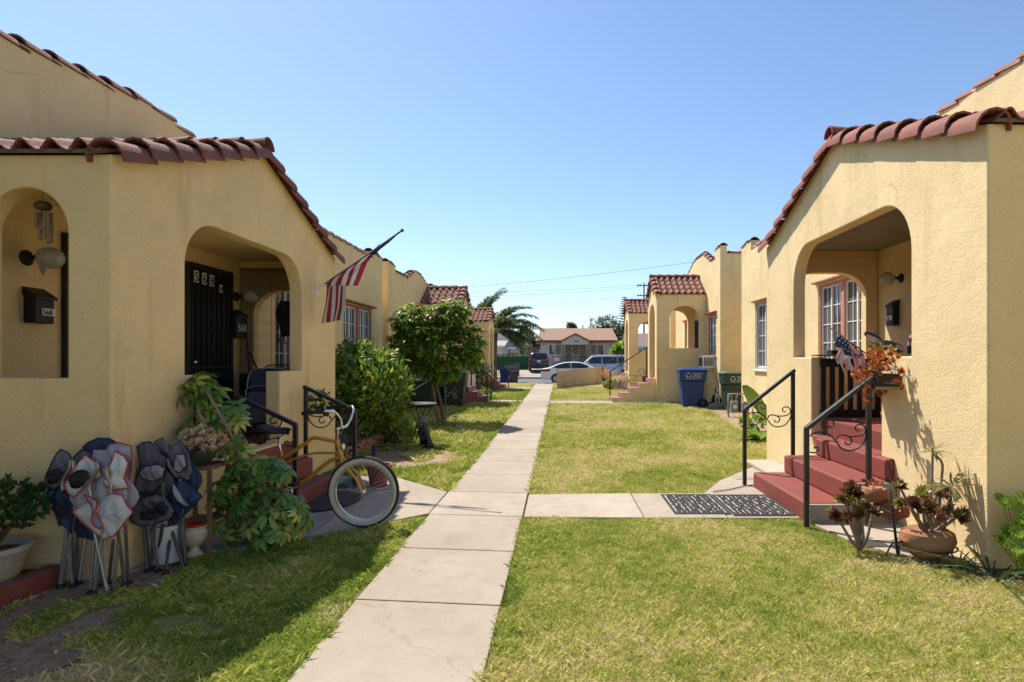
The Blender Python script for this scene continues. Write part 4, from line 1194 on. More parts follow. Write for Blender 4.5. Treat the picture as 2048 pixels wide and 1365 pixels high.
def camp_chair(label, Y, panels, legs, bends, tube, cups=()):
    foot = [G(*cp(*l[-1])) for l in legs]
    c = sum(foot, Vector()) / len(foot)
    t = thing('camp_chair', label, 'camp chair', c, 'folded camp chairs leaning by the porch')
    for i, (nm, loop, m, pm, dy, bul) in enumerate(panels):
        pts = [W(*cp(x, y), Y + dy) for x, y in loop]
        vs, fs, edge = patch(pts, (0, -bul * .45, -.005), 6, seed=i * 3 + Y)
        o = MB().add(vs, fs).build(nm, m, t, smooth=True)
        sl = o.modifiers.new('solid', 'SOLIDIFY'); sl.thickness = .004
        if pm: MB().tube(edge, .0042, 5, closed=True).build('piping', pm, o, smooth=True)
    # bunched fabric in the middle of the folded chair
    ax_ = sum(q[0] for p_ in panels for q in p_[1]) / sum(len(p_[1]) for p_ in panels)
    ys_ = [q[1] for p_ in panels for q in p_[1]]
    y0_, y1_ = min(ys_) + 60, max(ys_) - 60
    wid = (max(q[0] for p_ in panels for q in p_[1]) - min(q[0] for p_ in panels for q in p_[1])) / 3.9 * Y / 1200
    def core(u, v):
        a_ = u * 2 * math.pi
        c_ = W(*cp(ax_, y0_ + (y1_ - y0_) * v), Y + .06)
        r_ = wid * (.34 + .1 * math.sin(v * 7 + Y)) * (.35 + .65 * math.sin(math.pi * min(.97, max(.03, v))))
        k_ = 1 + .28 * mnoise.noise(Vector((math.cos(a_) * 3, math.sin(a_) * 3, v * 2.5 + Y * 5))) + .16 * math.sin(a_ * 9 + v * 4)
        return c_ + Vector((r_ * k_ * math.cos(a_), r_ * .28 * k_ * math.sin(a_), 0))
    MB().grid(core, 60, 12).build('folded_fabric', panels[-2][2] if panels[-2][2] is not FAB_W else FAB_L, t, smooth=True)
    for l in legs:
        a = W(*cp(*l[0]), Y + .03); b = G(*cp(*l[-1]))
        MB().tube([a, b + Vector((0, 0, .015))], .0115, 7).build('leg', tube, t, smooth=40)
        MB().lathe([(.022, 0), (.026, .008), (.016, .028), (.013, .035)], 8, b).build('foot', BLACKM, t, smooth=True)
    for bnd in bends:
        MB().tube(catmull([W(*cp(x, y), Y - .035) for x, y in bnd], 5), .0115, 7).build('arm_tube', tube, t, smooth=40)
    for x, y, r, dy in cups:
        q = W(*cp(x, y), Y + dy); rr = r / 3.9 * Y / 1200
        pts = [q + Vector((rr * .95 * math.cos(a) + rr * .3 * math.sin(a), -.03, rr * math.sin(a) * .72)) for a in [i * 6.283 / 18 for i in range(18)]]
        cu = MB().tube(pts, .0035, 5, closed=True).build('cup_holder', BLACKM, t, smooth=True)
        b2 = MB(); b2.add([p + Vector((0, .0, 0)) for p in pts] + [p * .8 + q * .2 + Vector((-.004, -.008, -.035)) for p in pts], [(i, (i + 1) % 18, 18 + (i + 1) % 18, 18 + i) for i in range(18)] + [tuple(range(18, 36))])
        b2.build('cup_mesh', FAB_K, cu, smooth=True)
    return t
camp_chair('folded navy camp chair behind the others with a rounded navy top', 4.13,
    [('back_panel', [(410, 135), (450, 100), (530, 65), (620, 70), (670, 95), (645, 190), (560, 240), (470, 230)], FAB_N, NAVY_P, 0, .03),
     ('arm_panel', [(340, 215), (400, 155), (470, 170), (520, 230), (500, 420), (400, 480), (350, 380)], FAB_G, NAVY_P, -.02, .03),
     ('seat_panel', [(330, 600), (430, 560), (520, 600), (560, 760), (500, 860), (380, 830), (320, 740)], FAB_N, NAVY_P, .0, .03)],
    [[(430, 700), (475, 1135)], [(445, 760), (380, 1212)], [(375, 780), (365, 1180)], [(560, 760), (570, 1225)]], [[(450, 250), (470, 420), (450, 700)]], STEEL)
camp_chair('folded dark mesh camp chair nearest the jade bush', 4.03,
    [('arm_panel', [(205, 190), (240, 150), (300, 180), (330, 235), (290, 300), (255, 420), (180, 470), (110, 420), (130, 340), (170, 250)], FAB_G, NAVY_P, 0, .035),
     ('seat_panel', [(180, 500), (230, 455), (300, 520), (345, 580), (330, 700), (320, 810), (275, 750), (240, 690), (205, 600)], FAB_N, NAVY_P, -.02, .04),
     ('pocket', [(215, 560), (270, 540), (300, 640), (290, 690), (250, 690), (225, 640)], FAB_K, None, -.05, .02)],
    [[(350, 640), (245, 1238)], [(275, 760), (335, 1232)], [(300, 700), (232, 1240)], [(330, 760), (352, 1190)]], [[(318, 235), (305, 310), (258, 395), (255, 470)], [(335, 240), (350, 420), (350, 640)]], STEEL, [(215, 345, 58, -.03)])
camp_chair('folded white camp chair with red piping in front', 3.93,
    [('back_panel', [(545, 215), (620, 115), (690, 98), (790, 125), (797, 230), (790, 330), (765, 440), (650, 390), (560, 290)], FAB_L, RED_P, .06, .02),
     ('arm_panel', [(430, 195), (530, 265), (558, 360), (500, 395), (430, 440), (345, 530), (300, 500), (262, 430), (300, 370), (360, 280)], FAB_W, RED_P, 0, .045),
     ('arm_panel', [(560, 310), (640, 255), (662, 165), (740, 210), (768, 260), (735, 380), (770, 455), (650, 475), (570, 420), (612, 345)], FAB_W, RED_P, .01, .045),
     ('seat_panel', [(330, 640), (440, 560), (520, 545), (640, 495), (720, 505), (755, 585), (803, 640), (720, 750), (650, 830), (570, 858), (490, 790), (400, 720)], FAB_W, RED_P, .015, .05),
     ('pocket', [(422, 505), (520, 555), (515, 640), (570, 745), (540, 775), (490, 745), (478, 690), (492, 620)], FAB_L, RED_P, -.05, .02),
     ('side_panel', [(345, 530), (450, 470), (600, 440), (700, 470), (640, 500), (560, 540), (470, 560)], FAB_L, RED_P, .03, .02)],
    [[(655, 555), (742, 1225)], [(600, 560), (500, 1290)], [(505, 800), (608, 1300)], [(500, 860), (472, 1285)], [(690, 880), (645, 1280)], [(745, 740), (766, 1205)], [(650, 860), (615, 1205)], [(520, 780), (560, 1225)]],
    [[(475, 520), (462, 430), (525, 310), (512, 255)], [(625, 500), (630, 425), (598, 345), (600, 285)]], STEEL, [(408, 365, 78, -.03)])
camp_chair('folded grey camp chair with dark mesh pocket and navy trim', 4.40,
    [('back_panel', [(835, 130), (875, 100), (940, 92), (985, 150), (1062, 215), (1060, 310), (1045, 410), (955, 500), (860, 500), (805, 470), (860, 300), (850, 220)], FAB_G, NAVY_P, .02, .04),
     ('arm_pouch', [(850, 340), (900, 285), (1000, 270), (1055, 300), (1040, 365), (960, 405), (885, 385)], FAB_L, NAVY_P, -.06, .05),
     ('seat_panel', [(790, 600), (870, 535), (990, 500), (1065, 535), (1125, 625), (1100, 690), (960, 745), (860, 752), (780, 715)], FAB_G, NAVY_P, -.04, .05),
     ('pocket', [(850, 640), (930, 650), (1010, 560), (1085, 600), (1060, 660), (950, 705), (860, 700)], FAB_K, None, -.095, .01)],
    [[(890, 740), (918, 1115)], [(940, 760), (998, 1115)], [(1035, 740), (985, 1070)], [(970, 740), (940, 1100)]], [[(1070, 225), (1095, 300), (1150, 370)], [(1035, 410), (1045, 520), (1080, 700)]], DKSTEEL)
camp_chair('folded camp chair with open blue bag nearest the cream urn', 4.50,
    [('back_panel', [(965, 95), (1035, 62), (1065, 130), (1180, 90), (1240, 190), (1265, 330), (1235, 392), (1160, 372), (1105, 245), (1040, 190)], FAB_G, NAVY_P, .0, .04),
     ('arm_pouch', [(1120, 250), (1150, 190), (1205, 190), (1222, 280), (1170, 335), (1125, 320)], FAB_L, NAVY_P, -.06, .05),
     ('bag', [(1060, 490), (1105, 400), (1200, 395), (1245, 430), (1345, 520), (1250, 620), (1165, 700), (1115, 740), (1060, 640)], FAB_N, NAVY_P, -.03, .06),
     ('bag_flap', [(1110, 400), (1160, 470), (1200, 540), (1245, 590), (1215, 605), (1160, 560), (1125, 480)], FAB_L, NAVY_P, -.09, .02)],
    [[(1080, 700), (1198, 1105)], [(1165, 700), (1180, 1060)], [(1195, 650), (1212, 1075)], [(1095, 800), (1058, 1130)]], [[(1080, 225), (1105, 300), (1150, 365)], [(1165, 380), (1190, 480), (1195, 650)]], DKSTEEL)
# ================================================================ BICYCLE
def bicycle():
    fr_ = Vector((-1.796, 5.455, .027)); rr_ = Vector((-2.985, 5.715, .025))
    t = thing('bicycle', 'golden yellow cruiser bicycle with whitewall tyres', 'bicycle', (fr_ + rr_) / 2)
    f = Vector((fr_.x - rr_.x, fr_.y - rr_.y, 0)); WB = f.length; f.normalize(); n = Vector((-f.y, f.x, 0))   # n points away from the camera
    rw = .325
    def P(a, z, o=0): return rr_ + f * a + n * o + Vector((0, 0, z))
    GOLD = mat('golden_frame_paint', (.58, .27, .02), (.5, .23, .02), rough=.3, coat=.5)
    WWALL = mat('whitewall_rubber', (.55, .5, .42), (.45, .41, .34), scale=14, rough=.7)
    RIM = mat('aluminium_rim', (.62, .6, .57), rough=.3, metal=.9)
    def wheel(c, d, nn, nm):
        def Q(a, r, o=0): return c + d * (r * math.cos(a)) + nn * o + Vector((0, 0, r * math.sin(a)))
        w = part(nm, t)
        K = 48
        A = [2 * math.pi * i / K for i in range(K)]
        MB().tube([Q(a, rw - .027) for a in A], .027, 10, closed=True).build('tyre', RUBBER, w, smooth=True)
        mb = MB()
        for sg in (-1, 1):
            pr = [(.021, .0264), (.027, .0285), (.043, .0275), (.059, .014)]
            for (i0, o0), (i1, o1) in zip(pr[:-1], pr[1:]):
                vs = [Q(a, rw - i0, sg * o0) for a in A] + [Q(a, rw - i1, sg * o1) for a in A]
                mb.add(vs, [(i, (i + 1) % K, K + (i + 1) % K, K + i) for i in range(K)])
        mb.build('whitewall', WWALL, w, smooth=True)
        mb = MB()
        pr = [(rw - .058, -.013), (rw - .058, .013), (rw - .078, .011), (rw - .078, -.011)]
        for i in range(4):
            (r0, o0), (r1, o1) = pr[i], pr[(i + 1) % 4]
            vs = [Q(a, r0, o0) for a in A] + [Q(a, r1, o1) for a in A]
            mb.add(vs, [(j, (j + 1) % K, K + (j + 1) % K, K + j) for j in range(K)])
        mb.build('rim', RIM, w, smooth=40)
        mb = MB()
        for i in range(36):
            sg = 1 if i % 2 else -1
            a = 2 * math.pi * i / 36; b = a + (.55 if (i // 2) % 2 else -.55)
            mb.tube([Q(b, .022, sg * .028), Q(a, rw - .07, 0)], .0013, 4, caps=False)
        mb.build('spokes', STEEL, w)
        MB().tube([c - nn * .05, c - nn * .03, c + nn * .03, c + nn * .05], [.008, .018, .018, .008], 10).build('hub', CHROME, w, smooth=40)
    wheel(P(0, rw), f, n, 'rear_wheel')
    # front wheel turned a little towards the path direction
    d2 = Vector((1, .02, 0)).normalized(); n2 = Vector((-d2.y, d2.x, 0))
    fc = fr_ + Vector((0, 0, rw))
    wheel(fc, d2, n2, 'front_wheel')
    head_top = P(WB - .27, .80); head_bot = P(WB - .225, .64)
    seat_top = P(.36, .66); bb = P(.44, .30)
    fm = part('frame', t)
    def tb(nm, pts, r, m=GOLD, k=6, par=fm): return MB().tube(catmull(pts, k), r, 10).build(nm, m, par, smooth=True)
    tb('top_tube', [head_top - Vector((0, 0, .03)), P(WB - .5, .80), P(.62, .745), P(.38, .60)], .017)
    tb('cantilever_tube', [head_bot + Vector((0, 0, .03)), P(WB - .48, .66), P(.6, .63), P(.38, .55), P(.2, .45), P(.0, rw)], .011)
    tb('down_tube', [head_bot, P(WB - .36, .58), P(.66, .43), bb], .018)
    tb('seat_tube', [seat_top, P(.40, .48), bb], .016)
    tb('head_tube', [head_bot - (head_top - head_bot) * .02, head_top], .021)
    for o in (-.05, .05):
        tb('chain_stay', [P(.40, .30, o * .4), P(.2, .305, o), P(0, rw, o * 1.15)], .010)
        tb('seat_stay', [P(.37, .58, o * .4), P(.18, .46, o), P(0, rw, o * 1.15)], .009)
    MB().ball(P(WB - .205, .73) , .016, .03, .03).build('badge', CHROME, fm, smooth=True)
    fk = part('fork', t)
    for o in (-.05, .05):
        tb('fork_blade', [head_bot, head_bot + d2 * .03 + n2 * o * .9 + Vector((0, 0, -.06)), fc - d2 * .05 + n2 * o + Vector((0, 0, .12)), fc + n2 * o * 1.1], .0125, GOLD, 6, fk)
    hb = part('handlebar', t)
    stem = head_top + Vector((0, 0, .10)) + d2 * .02
    MB().tube([head_top, head_top + Vector((0, 0, .09)), stem + d2 * .04 + Vector((0, 0, .01))], .013, 8).build('stem', CHROME, hb, smooth=True)
    c0 = stem + d2 * .045 + Vector((0, 0, .01))
    for sg in (-1, 1):
        p = [c0, c0 + n2 * (sg * .07), c0 + n2 * (sg * .15) + Vector((0, 0, .08)) + d2 * .02, c0 + n2 * (sg * .25) + Vector((0, 0, .155)) + d2 * .0, c0 + n2 * (sg * .29) + Vector((0, 0, .165)) - d2 * .09, c0 + n2 * (sg * .31) + Vector((0, 0, .15)) - d2 * .24]
        pc = catmull(p, 6)
        MB().tube(pc, .0115, 8).build('bar', CHROME, hb, smooth=True)
        MB().tube([pc[-8], pc[-5], pc[-1], pc[-1] - d2 * .015], .0175, 9).build('grip', RUBBER, hb, smooth=40)
    sd_ = part('saddle', t)
    sp = P(.29, .80)
    def sad(u, v):
        a = -.16 + .31 * u
        wdt = .10 * (1 - sm(.25, .95, u) * .78) * math.sin(min(1, u * 5 + .25) * math.pi / 2)
        th = v * 2 * math.pi
        return P(.29 + a, .855 + .035 * math.sin(th) * (1 if math.sin(th) > 0 else .9) + (.025 if u < .2 else .025 * (1 - sm(.2, .6, u))), wdt * math.cos(th))
    MB().grid(sad, 14, 14).build('cover', mat('saddle_vinyl', (.03, .033, .042), rough=.45), sd_, smooth=True)
    for o in (-.035, .035):
        pts = []
        for i in range(28):
            pts.append(P(.19 + .018 * math.cos(i * 1.4), .755 + .0026 * i, o + .018 * math.sin(i * 1.4)))
        MB().tube(pts, .004, 5).build('spring', DKSTEEL, sd_, smooth=True)
    MB().tube([P(.19, .77, -.035), P(.33, .79, 0), P(.40, .83, 0)], .006, 5).build('rail', DKSTEEL, sd_, smooth=True)
    MB().tube([seat_top - Vector((0, 0, .04)), P(.335, .80)], .012, 8).build('seat_post', CHROME, t, smooth=True)
    ck = part('crank', t)
    K = 24
    mb = MB(); mb.tube([bb - n * .06 + (f * math.cos(a) + Vector((0, 0, math.sin(a)))) * .085 for a in [6.283 * i / K for i in range(K)]], .008, 6, closed=True)
    mb.tube([bb - n * .06, bb + n * .06], .02, 8); mb.build('chainring', CHROME, ck, smooth=True)
    for sg, a in ((-1, .6), (1, .6 + math.pi)):
        e = bb + n * (sg * .075) + (f * math.cos(a) + Vector((0, 0, math.sin(a)))) * .16
        MB().tube([bb + n * (sg * .075), e], .01, 6).build('crank_arm', CHROME, ck)
        MB().box(e.x - .04, e.x + .04, e.y + sg * .05 - .045, e.y + sg * .05 + .045, e.z - .012, e.z + .012).build('pedal', RUBBER, ck)
    MB().beam(P(.02, rw + .03, -.06), P(.42, .30 + .085, -.06), .008, .008).beam(P(.02, rw - .03, -.06), P(.42, .30 - .085, -.06), .008, .008).build('chain', DKSTEEL, t)
    MB().tube([P(.42, .27, -.03), P(.38, .1, -.1), P(.36, .0, -.14)], .007, 6).build('kickstand', CHROME, t)
bicycle()
# ================================================================ FLAG ON THE PORCH WALL
FLAGRED = mat('flag_red', (.32, .03, .04), (.26, .025, .035), scale=20, rough=.8, transl=.3)
FLAGWHITE = mat('flag_white', (.62, .58, .54), (.54, .5, .46), scale=20, rough=.8, transl=.3)
FLAGBLUE = mat('flag_blue', (.02, .035, .09), rough=.8, transl=.2)
def us_flag():
    Yb = 1200 * XPL / (VX - 633)
    base = Vector((-XPL, Yb, W(633, 580, Yb).z))
    tip = W(802, 463, Yb - .18)
    t = thing('flag_on_pole', 'striped flag hanging from a tilted pole on the porch wall', 'flag', base)
    d = (tip - base).normalized()
    MB().tube([base + d * .03, base + d * .12, tip], .0125, 8).build('pole', mat('dark_pole', (.05, .055, .06), (.12, .12, .12), scale=30, rough=.6), t, smooth=True)
    MB().ball(tip + d * .02, .022).build('finial', BARK, t, smooth=True)
    mb = MB().box(base.x - .005, base.x + .015, base.y - .025, base.y + .025, base.z - .09, base.z + .06)
    mb.tube([base - d * .0, base + d * .14], .02, 8); mb.build('bracket', PLASTW, t, smooth=40)
    # cloth wrapped along the pole (upper run) and hanging tail: rows of stripes
    def cloth(nm, A, B, n, cols, wave, blue=0):
        # A, B: polylines (start edge / end edge) of equal length; stripes between them
        for i in range(n):
            u0, u1 = i / n, (i + 1) / n
            m = cols[i % 2]
            mb = MB()
            def fn(a, b):
                u = u0 + (u1 - u0) * a
                k = b * (len(A) - 1); j = min(int(k), len(A) - 2); fr = k - j
                p = A[j].lerp(A[j + 1], fr); q = B[j].lerp(B[j + 1], fr)
                r = p.lerp(q, u)
                return r + Vector((0, 1, 0)) * wave * math.sin(u * 9 + b * 3) + Vector((1, 0, 0)) * wave * .6 * math.cos(u * 11 + b * 2)
            mb.grid(fn, 3, 10)
            o = mb.build(nm, m, t, smooth=True)
    Y = Yb - .06
    w = lambda x, y, dy=0: W(x, y, Y + dy)
    # part wound round the pole, from the canton (dark, near the tip) down to the fold
    cloth('stripe', [w(753, 500), w(735, 520), w(716, 572, -.05)], [w(655, 566), w(652, 572), w(652, 574, -.02)], 7, (FLAGRED, FLAGWHITE), .012)
    cloth('lower_stripe', [w(655, 562, .02), w(652, 568, .02)], [w(752, 502, .02), w(757, 498, .02)], 3, (FLAGWHITE, FLAGRED), .006)
    MB().grid(lambda a, b: w(742 + 20 * a - 8 * b * (1 - a), 505 - 20 * a + 22 * b * (1 - a) , .01 * math.sin(a * 6)), 6, 4).build('canton', FLAGBLUE, t, smooth=True)
    MB().tube([w(745, 508), w(758, 496), w(775, 484), w(790, 472)], [.03, .026, .02, .014], 8).build('canton_wrap', FLAGBLUE, t, smooth=True)
    # hanging tail
    cloth('tail_stripe', [w(652, 572), w(648, 610), w(643, 648)], [w(692, 572, -.08), w(690, 615, -.1), w(685, 640, -.12)], 8, (FLAGRED, FLAGWHITE), .022)
    MB().tube([w(682, 640), w(677, 690)], .0018, 4).build('cord', PLASTW, t)
us_flag()
# ================================================================ THINGS ON THE SHADED PORCH
def wall_lamp(label, p, out, globe, group='globe wall lamps on the porches', blackback=True):
    p = Vector(p); o = Vector(out)
    t = thing('wall_lamp', label, 'lamp', p, group)
    a = o.orthogonal().normalized(); 
    MB().tube([p, p + o * .012, p + o * .03, p + o * .05], [.065, .065, .045, .02], 14).build('back_plate', BLACKM, t, smooth=40)
    MB().tube([p + o * .04, p + o * .09 + Vector((0, 0, .01)), p + o * .12], .018, 8).build('arm', BLACKM, t, smooth=True)
    MB().ball(p + o * .2, .10, .10, .09).build('globe', globe, t, smooth=True)
    return t
GLOBE = mat('milky_globe', (.5, .45, .38), (.4, .36, .3), scale=12, rough=.25)
wall_lamp('globe wall lamp between the black door and the reed blind', (-XML, 8.12, W(478, 594, 8.12).z), (1, 0, 0), GLOBE)
def mailbox(label, p, s, lines, size, tilt=False, w=.17, h=.26):
    p = Vector(p)
    t = thing('mailbox', label, 'mailbox', p)
    mb = MB(); o = -s
    x0, x1 = p.x, p.x + o * .10
    mb.box(x0, x1, p.y - w / 2, p.y + w / 2, p.z - h / 2, p.z + h / 2 - .05); mb.build('box', BLACKM, t, bevel=.01)
    mb = MB(); mb.hexa([(x0, p.y - w / 2 - .01, p.z + h / 2 - .045), (x1 + o * .02, p.y - w / 2 - .01, p.z + h / 2 - .075), (x1 + o * .02, p.y + w / 2 + .01, p.z + h / 2 - .075), (x0, p.y + w / 2 + .01, p.z + h / 2 - .045)],
                       [(x0, p.y - w / 2 - .01, p.z + h / 2 + .03), (x1 + o * .02, p.y - w / 2 - .01, p.z + h / 2 - .05), (x1 + o * .02, p.y + w / 2 + .01, p.z + h / 2 - .05), (x0, p.y + w / 2 + .01, p.z + h / 2 + .03)])
    mb.build('lid', BLACKM, t, bevel=.004)
    return t, x1, o
t, x1, o = mailbox('black mailbox numbered 568 on the wall by the black door', (-XML, 8.10, W(482, 650, 8.1).z), -1, None, .1, h=.36, w=.30)
text('568', .14, (x1 + o * .003, 7.98, t.location.z - .09), (0, 1, 0), (0, 0, 1), WHITEINK, t, 'number', .001, .001)
text('1/4', .05, (x1 + o * .003, 8.2, t.location.z - .09), (0, 1, 0), (0, 0, 1), WHITEINK, t, 'number', .001)
ym = 1200 * XML / (VX - 66)
t, x1, o = mailbox('black mailbox numbered 568 seen through the arched opening', (-XML, ym, W(66, 615, ym).z), -1, None, .1, h=.27, w=.19)
mb = MB().box(x1 + .002, x1 + .005, ym - .03, ym + .10, t.location.z - .07, t.location.z - .01); mb.build('number_plate', WHITEINK, t)
text('568', .062, (x1 + .0065, ym - .025, t.location.z - .062), (0, 1, 0), (0, 0, 1), BLACKINK, t, 'number', .0008, .001)
wall_lamp('globe wall lamp behind the wind chime', (-XML, 1200 * XML / (VX - 52) , W(60, 517, 4.95).z), (1, 0, 0), GLOBE)
# wind chime in the arched opening
def chime():
    Y = 4.42; top = W(85, 388, Y)
    t = thing('wind_chime', 'coconut and bamboo wind chime hanging in the arched opening', 'wind chime', top)
    MB().tube([top, W(85, 408, Y)], .002, 4).build('cord', BARK, t)
    c = W(86, 412, Y)
    MB().lathe([(0, .035), (.035, .028), (.055, .008), (.055, -.012), (.04, -.03), (0, -.035)], 16, c).build('shell', mat('coconut', (.07, .035, .02), (.12, .06, .03), rough=.4), t, smooth=True)
    for x, y0, y1 in ((72, 425, 455), (80, 425, 480), (85, 424, 462), (90, 424, 478), (97, 425, 488), (102, 426, 484)):
        MB().tube([W(x, y0, Y + random.uniform(-.04, .04)), W(x, y1, Y)], .012, 8).build('bamboo_tube', mat('bamboo', (.3, .18, .1), (.22, .12, .07), rough=.6), t, smooth=40)
    MB().tube([W(86, 425, Y), W(86, 535, Y)], .0012, 4).build('string', BARK, t)
    MB().grid(lambda a, b: W(86 + (10 - 4 * b) * (a - .5) * 2 * math.sin(math.pi * (b * .85 + .12)), 525 + 26 * b, Y + .004 * math.sin(a * 6)), 4, 6).build('clapper', WOOD, t, smooth=True)
chime()
# reed blind inside the far arch
bl = thing('reed_blind', 'see-through brown reed blind hung across the far porch arch', 'blind', (-3.85, 8.16, 1.3))
mb = MB()
n = 96
for i in range(n):
    z = 1.36 + (2.78 - 1.36) * i / n
    mb.box(-4.385, -3.32, 8.19, 8.195, z, z + .0062)
o = mb.build('reeds', mat('dark_reed', (.085, .05, .026), (.14, .085, .04), scale=3, rough=.7, stretch=(.4, 1, 12)), bl); o['kind'] = 'stuff'
for x in (-4.2, -3.95, -3.7, -3.45): MB().tube([(x, 8.188, 1.36), (x, 8.188, 2.78)], .003, 4).build('cord', BARK, bl)
MB().tube([(-4.385, 8.19, 2.785), (-3.32, 8.19, 2.785)], .014, 8).build('head_rail', BARK, bl)
# folding chairs on the porch
def folding_chair(label, c, ang, fabric, tubem):
    t = thing('folding_chair', label, 'folding chair', (0, 0, 0), 'folded chairs on the porch')
    def U(pts, r=.011): return MB().tube(catmull(pts, 5), r, 7)
    U([(-.24, 0, 0), (-.24, .02, .55), (-.22, .03, .76), (-.15, .03, .82), (.15, .03, .82), (.22, .03, .76), (.24, .02, .55), (.24, 0, 0)]).build('frame', tubem, t, smooth=True)
    U([(-.21, -.06, 0), (-.21, -.05, .40), (-.19, -.05, .58), (.19, -.05, .58), (.21, -.05, .40), (.21, -.06, 0)]).build('frame', tubem, t, smooth=True)
    MB().tube([(-.21, -.06, .04), (.21, -.06, .04)], .009, 6).build('stretcher', tubem, t)
    MB().grid(lambda a, b: (-.2 + .4 * a, .015 + .03 * math.sin(a * 3.14), .52 + .26 * b), 6, 4).build('backrest', fabric, t, smooth=True)
    MB().box(-.19, .19, -.062, -.045, .15, .52).build('seat', FAB_G, t, bevel=.006)
    t.location = c; t.rotation_euler = (R(-9), 0, ang)
    return t
fc1 = folding_chair('folded grey seated chair with a paper tag on the porch', (-3.62, 7.32, .63), R(8), FAB_N, STEEL)
MB().grid(lambda a, b: (-.05 + .08 * a, -.075, .50 + .16 * b), 1, 2).build('paper_tag', PLASTW, fc1)
folding_chair('folded navy chair leaning behind the tagged chair', (-3.62, 7.50, .63), R(0), FAB_N, STEEL)
folding_chair('folded navy chair against the cream porch wall', (-3.70, 7.72, .67), R(-6), FAB_N, STEEL)
# black bag and strap hanging by the far arch
hb_ = thing('hanging_bag', 'black folded bag with straps hanging by the reed blind', 'bag', W(575, 720, 7.9))
def bagf(u, v):
    a = u * 2 * math.pi
    x = 574 + (17 + 7 * math.sin(v * 2.8)) * math.cos(a) * (.55 + .45 * math.sin(math.pi * min(1, v * 1.3 + .12)))
    return W(x, 603 + 70 * v, 7.9) + Vector((0, .05 * math.sin(a) + .012 * math.sin(a * 7), 0))
MB().grid(bagf, 28, 10).build('body', FAB_K, hb_, smooth=True)
for i, (x0, x1) in enumerate(((562, 556), (569, 566), (577, 580))):
    MB().tube(catmull([W(570, 605, 7.84), W(x0, 630, 7.82), W(x1, 668, 7.84), W(x1 + 6, 690, 7.86)], 5), .008, 5).build('strap', BLACKM, hb_, smooth=True)
MB().tube([W(582, 640, 7.9), W(581, 735, 7.9)], .012, 6).build('pole', DKSTEEL, hb_)
stick('walking_stick', 'black folding walking stick leaning under the black mailbox', 'stick', (-4.1, 7.98, .63), W(494, 678, 8.0), .012, BLACKM)
stick('walking_stick', 'black stick propped by the folded chairs under the blind', 'stick', (-3.7, 8.05, .63), W(499, 705, 8.05), .012, BLACKM)
mb = MB().box(-4.38, -3.32, 8.17, 8.185, .65, 1.36)
clean(mb, 'privacy_cloth', FAB_K, 'dark cloth hung below the reed blind', 'cloth')
# ================================================================ LEFT GARDEN
tbp = Vector((-2.49, 10.62, gz(10.62)))
t = thing('round_table', 'round dark metal garden table on curved legs', 'table', tbp)
TOPZ = .765
MB().lathe([(0, TOPZ), (.275, TOPZ), (.285, TOPZ - .008), (.285, TOPZ - .02), (.27, TOPZ - .02), (0, TOPZ - .012)], 32, tbp).build('table_top', mat('weathered_table', (.14, .12, .105), (.08, .07, .065), scale=20, rough=.55), t, smooth=35)
for i in range(4):
    a = .6 + i * math.pi / 2; cx, sx = math.cos(a), math.sin(a)
    MB().tube(catmull([tbp + Vector((.24 * cx, .24 * sx, .75)), tbp + Vector((.2 * cx, .2 * sx, .66)), tbp + Vector((.07 * cx, .07 * sx, .45)), tbp + Vector((.1 * cx, .1 * sx, .25)), tbp + Vector((.27 * cx, .27 * sx, .0))], 5), .010, 7).build('leg', IRON, t, smooth=True)
MB().tube([tbp + Vector((.085 * math.cos(i * .4), .085 * math.sin(i * .4), .36)) for i in range(16)], .007, 6, closed=True).build('ring', IRON, t, smooth=True)
def skin(name, pts, edges, rad, m, parent=None, sub=2, loc=(0, 0, 0)):
    me = bpy.data.meshes.new(name); me.from_pydata([tuple(p) for p in pts], edges, [])
    o = bpy.data.objects.new(name, me); COL.objects.link(o)
    md = o.modifiers.new('skin', 'SKIN'); md.use_smooth_shade = True
    for v, r in zip(me.skin_vertices[0].data, rad): v.radius = (r, r) if not isinstance(r, tuple) else r
    me.skin_vertices[0].data[0].use_root = True
    o.modifiers.new('sub', 'SUBSURF').levels = sub
    o.modifiers['sub'].render_levels = sub
    dg = bpy.context.evaluated_depsgraph_get()
    m2 = bpy.data.meshes.new_from_object(o.evaluated_get(dg))
    bpy.data.objects.remove(o); bpy.data.meshes.remove(me)
    m2.name = name; m2.materials.clear(); m2.materials.append(m)
    m2.shade_smooth()
    return link(name, m2, parent)
sb = G(850, 897)
stt = thing('animal_statue', 'dark upright animal statue with a grey head under the round table', 'statue', sb)
DKST = mat('dark_statue', (.012, .012, .012), (.035, .033, .03), scale=16, rough=.6, bump=.6, bscale=50)
LTST = mat('grey_statue_head', (.22, .2, .18), (.12, .11, .1), scale=14, rough=.8, bump=.6, bscale=50)
skin('body', [(.05, 0, .02), (.0, 0, .16), (-.03, 0, .30), (-.035, 0, .42), (.12, .02, .03), (.18, .02, .03), (-.06, -.07, .30), (-.05, -.10, .22), (.02, -.07, .30), (.02, -.10, .22), (.0, -.09, .04)],
     [(0, 1), (1, 2), (2, 3), (0, 4), (4, 5), (2, 6), (6, 7), (2, 8), (8, 9), (0, 10)], [.11, .105, .085, .06, .06, .02, .03, .025, .03, .025, .05], DKST, stt)
skin('head', [(-.035, 0, .44), (-.035, -.01, .53), (-.035, -.07, .52)], [(0, 1), (1, 2)], [.06, .1, .04], LTST, stt)
for sg in (-1, 1):
    MB().ball((-.035 + sg * .05, -.01, .60), .022).build('ear', LTST, stt, smooth=True)
    MB().ball((-.035 + sg * .032, -.083, .55), .011).build('eye', BLACKM, stt, smooth=True)
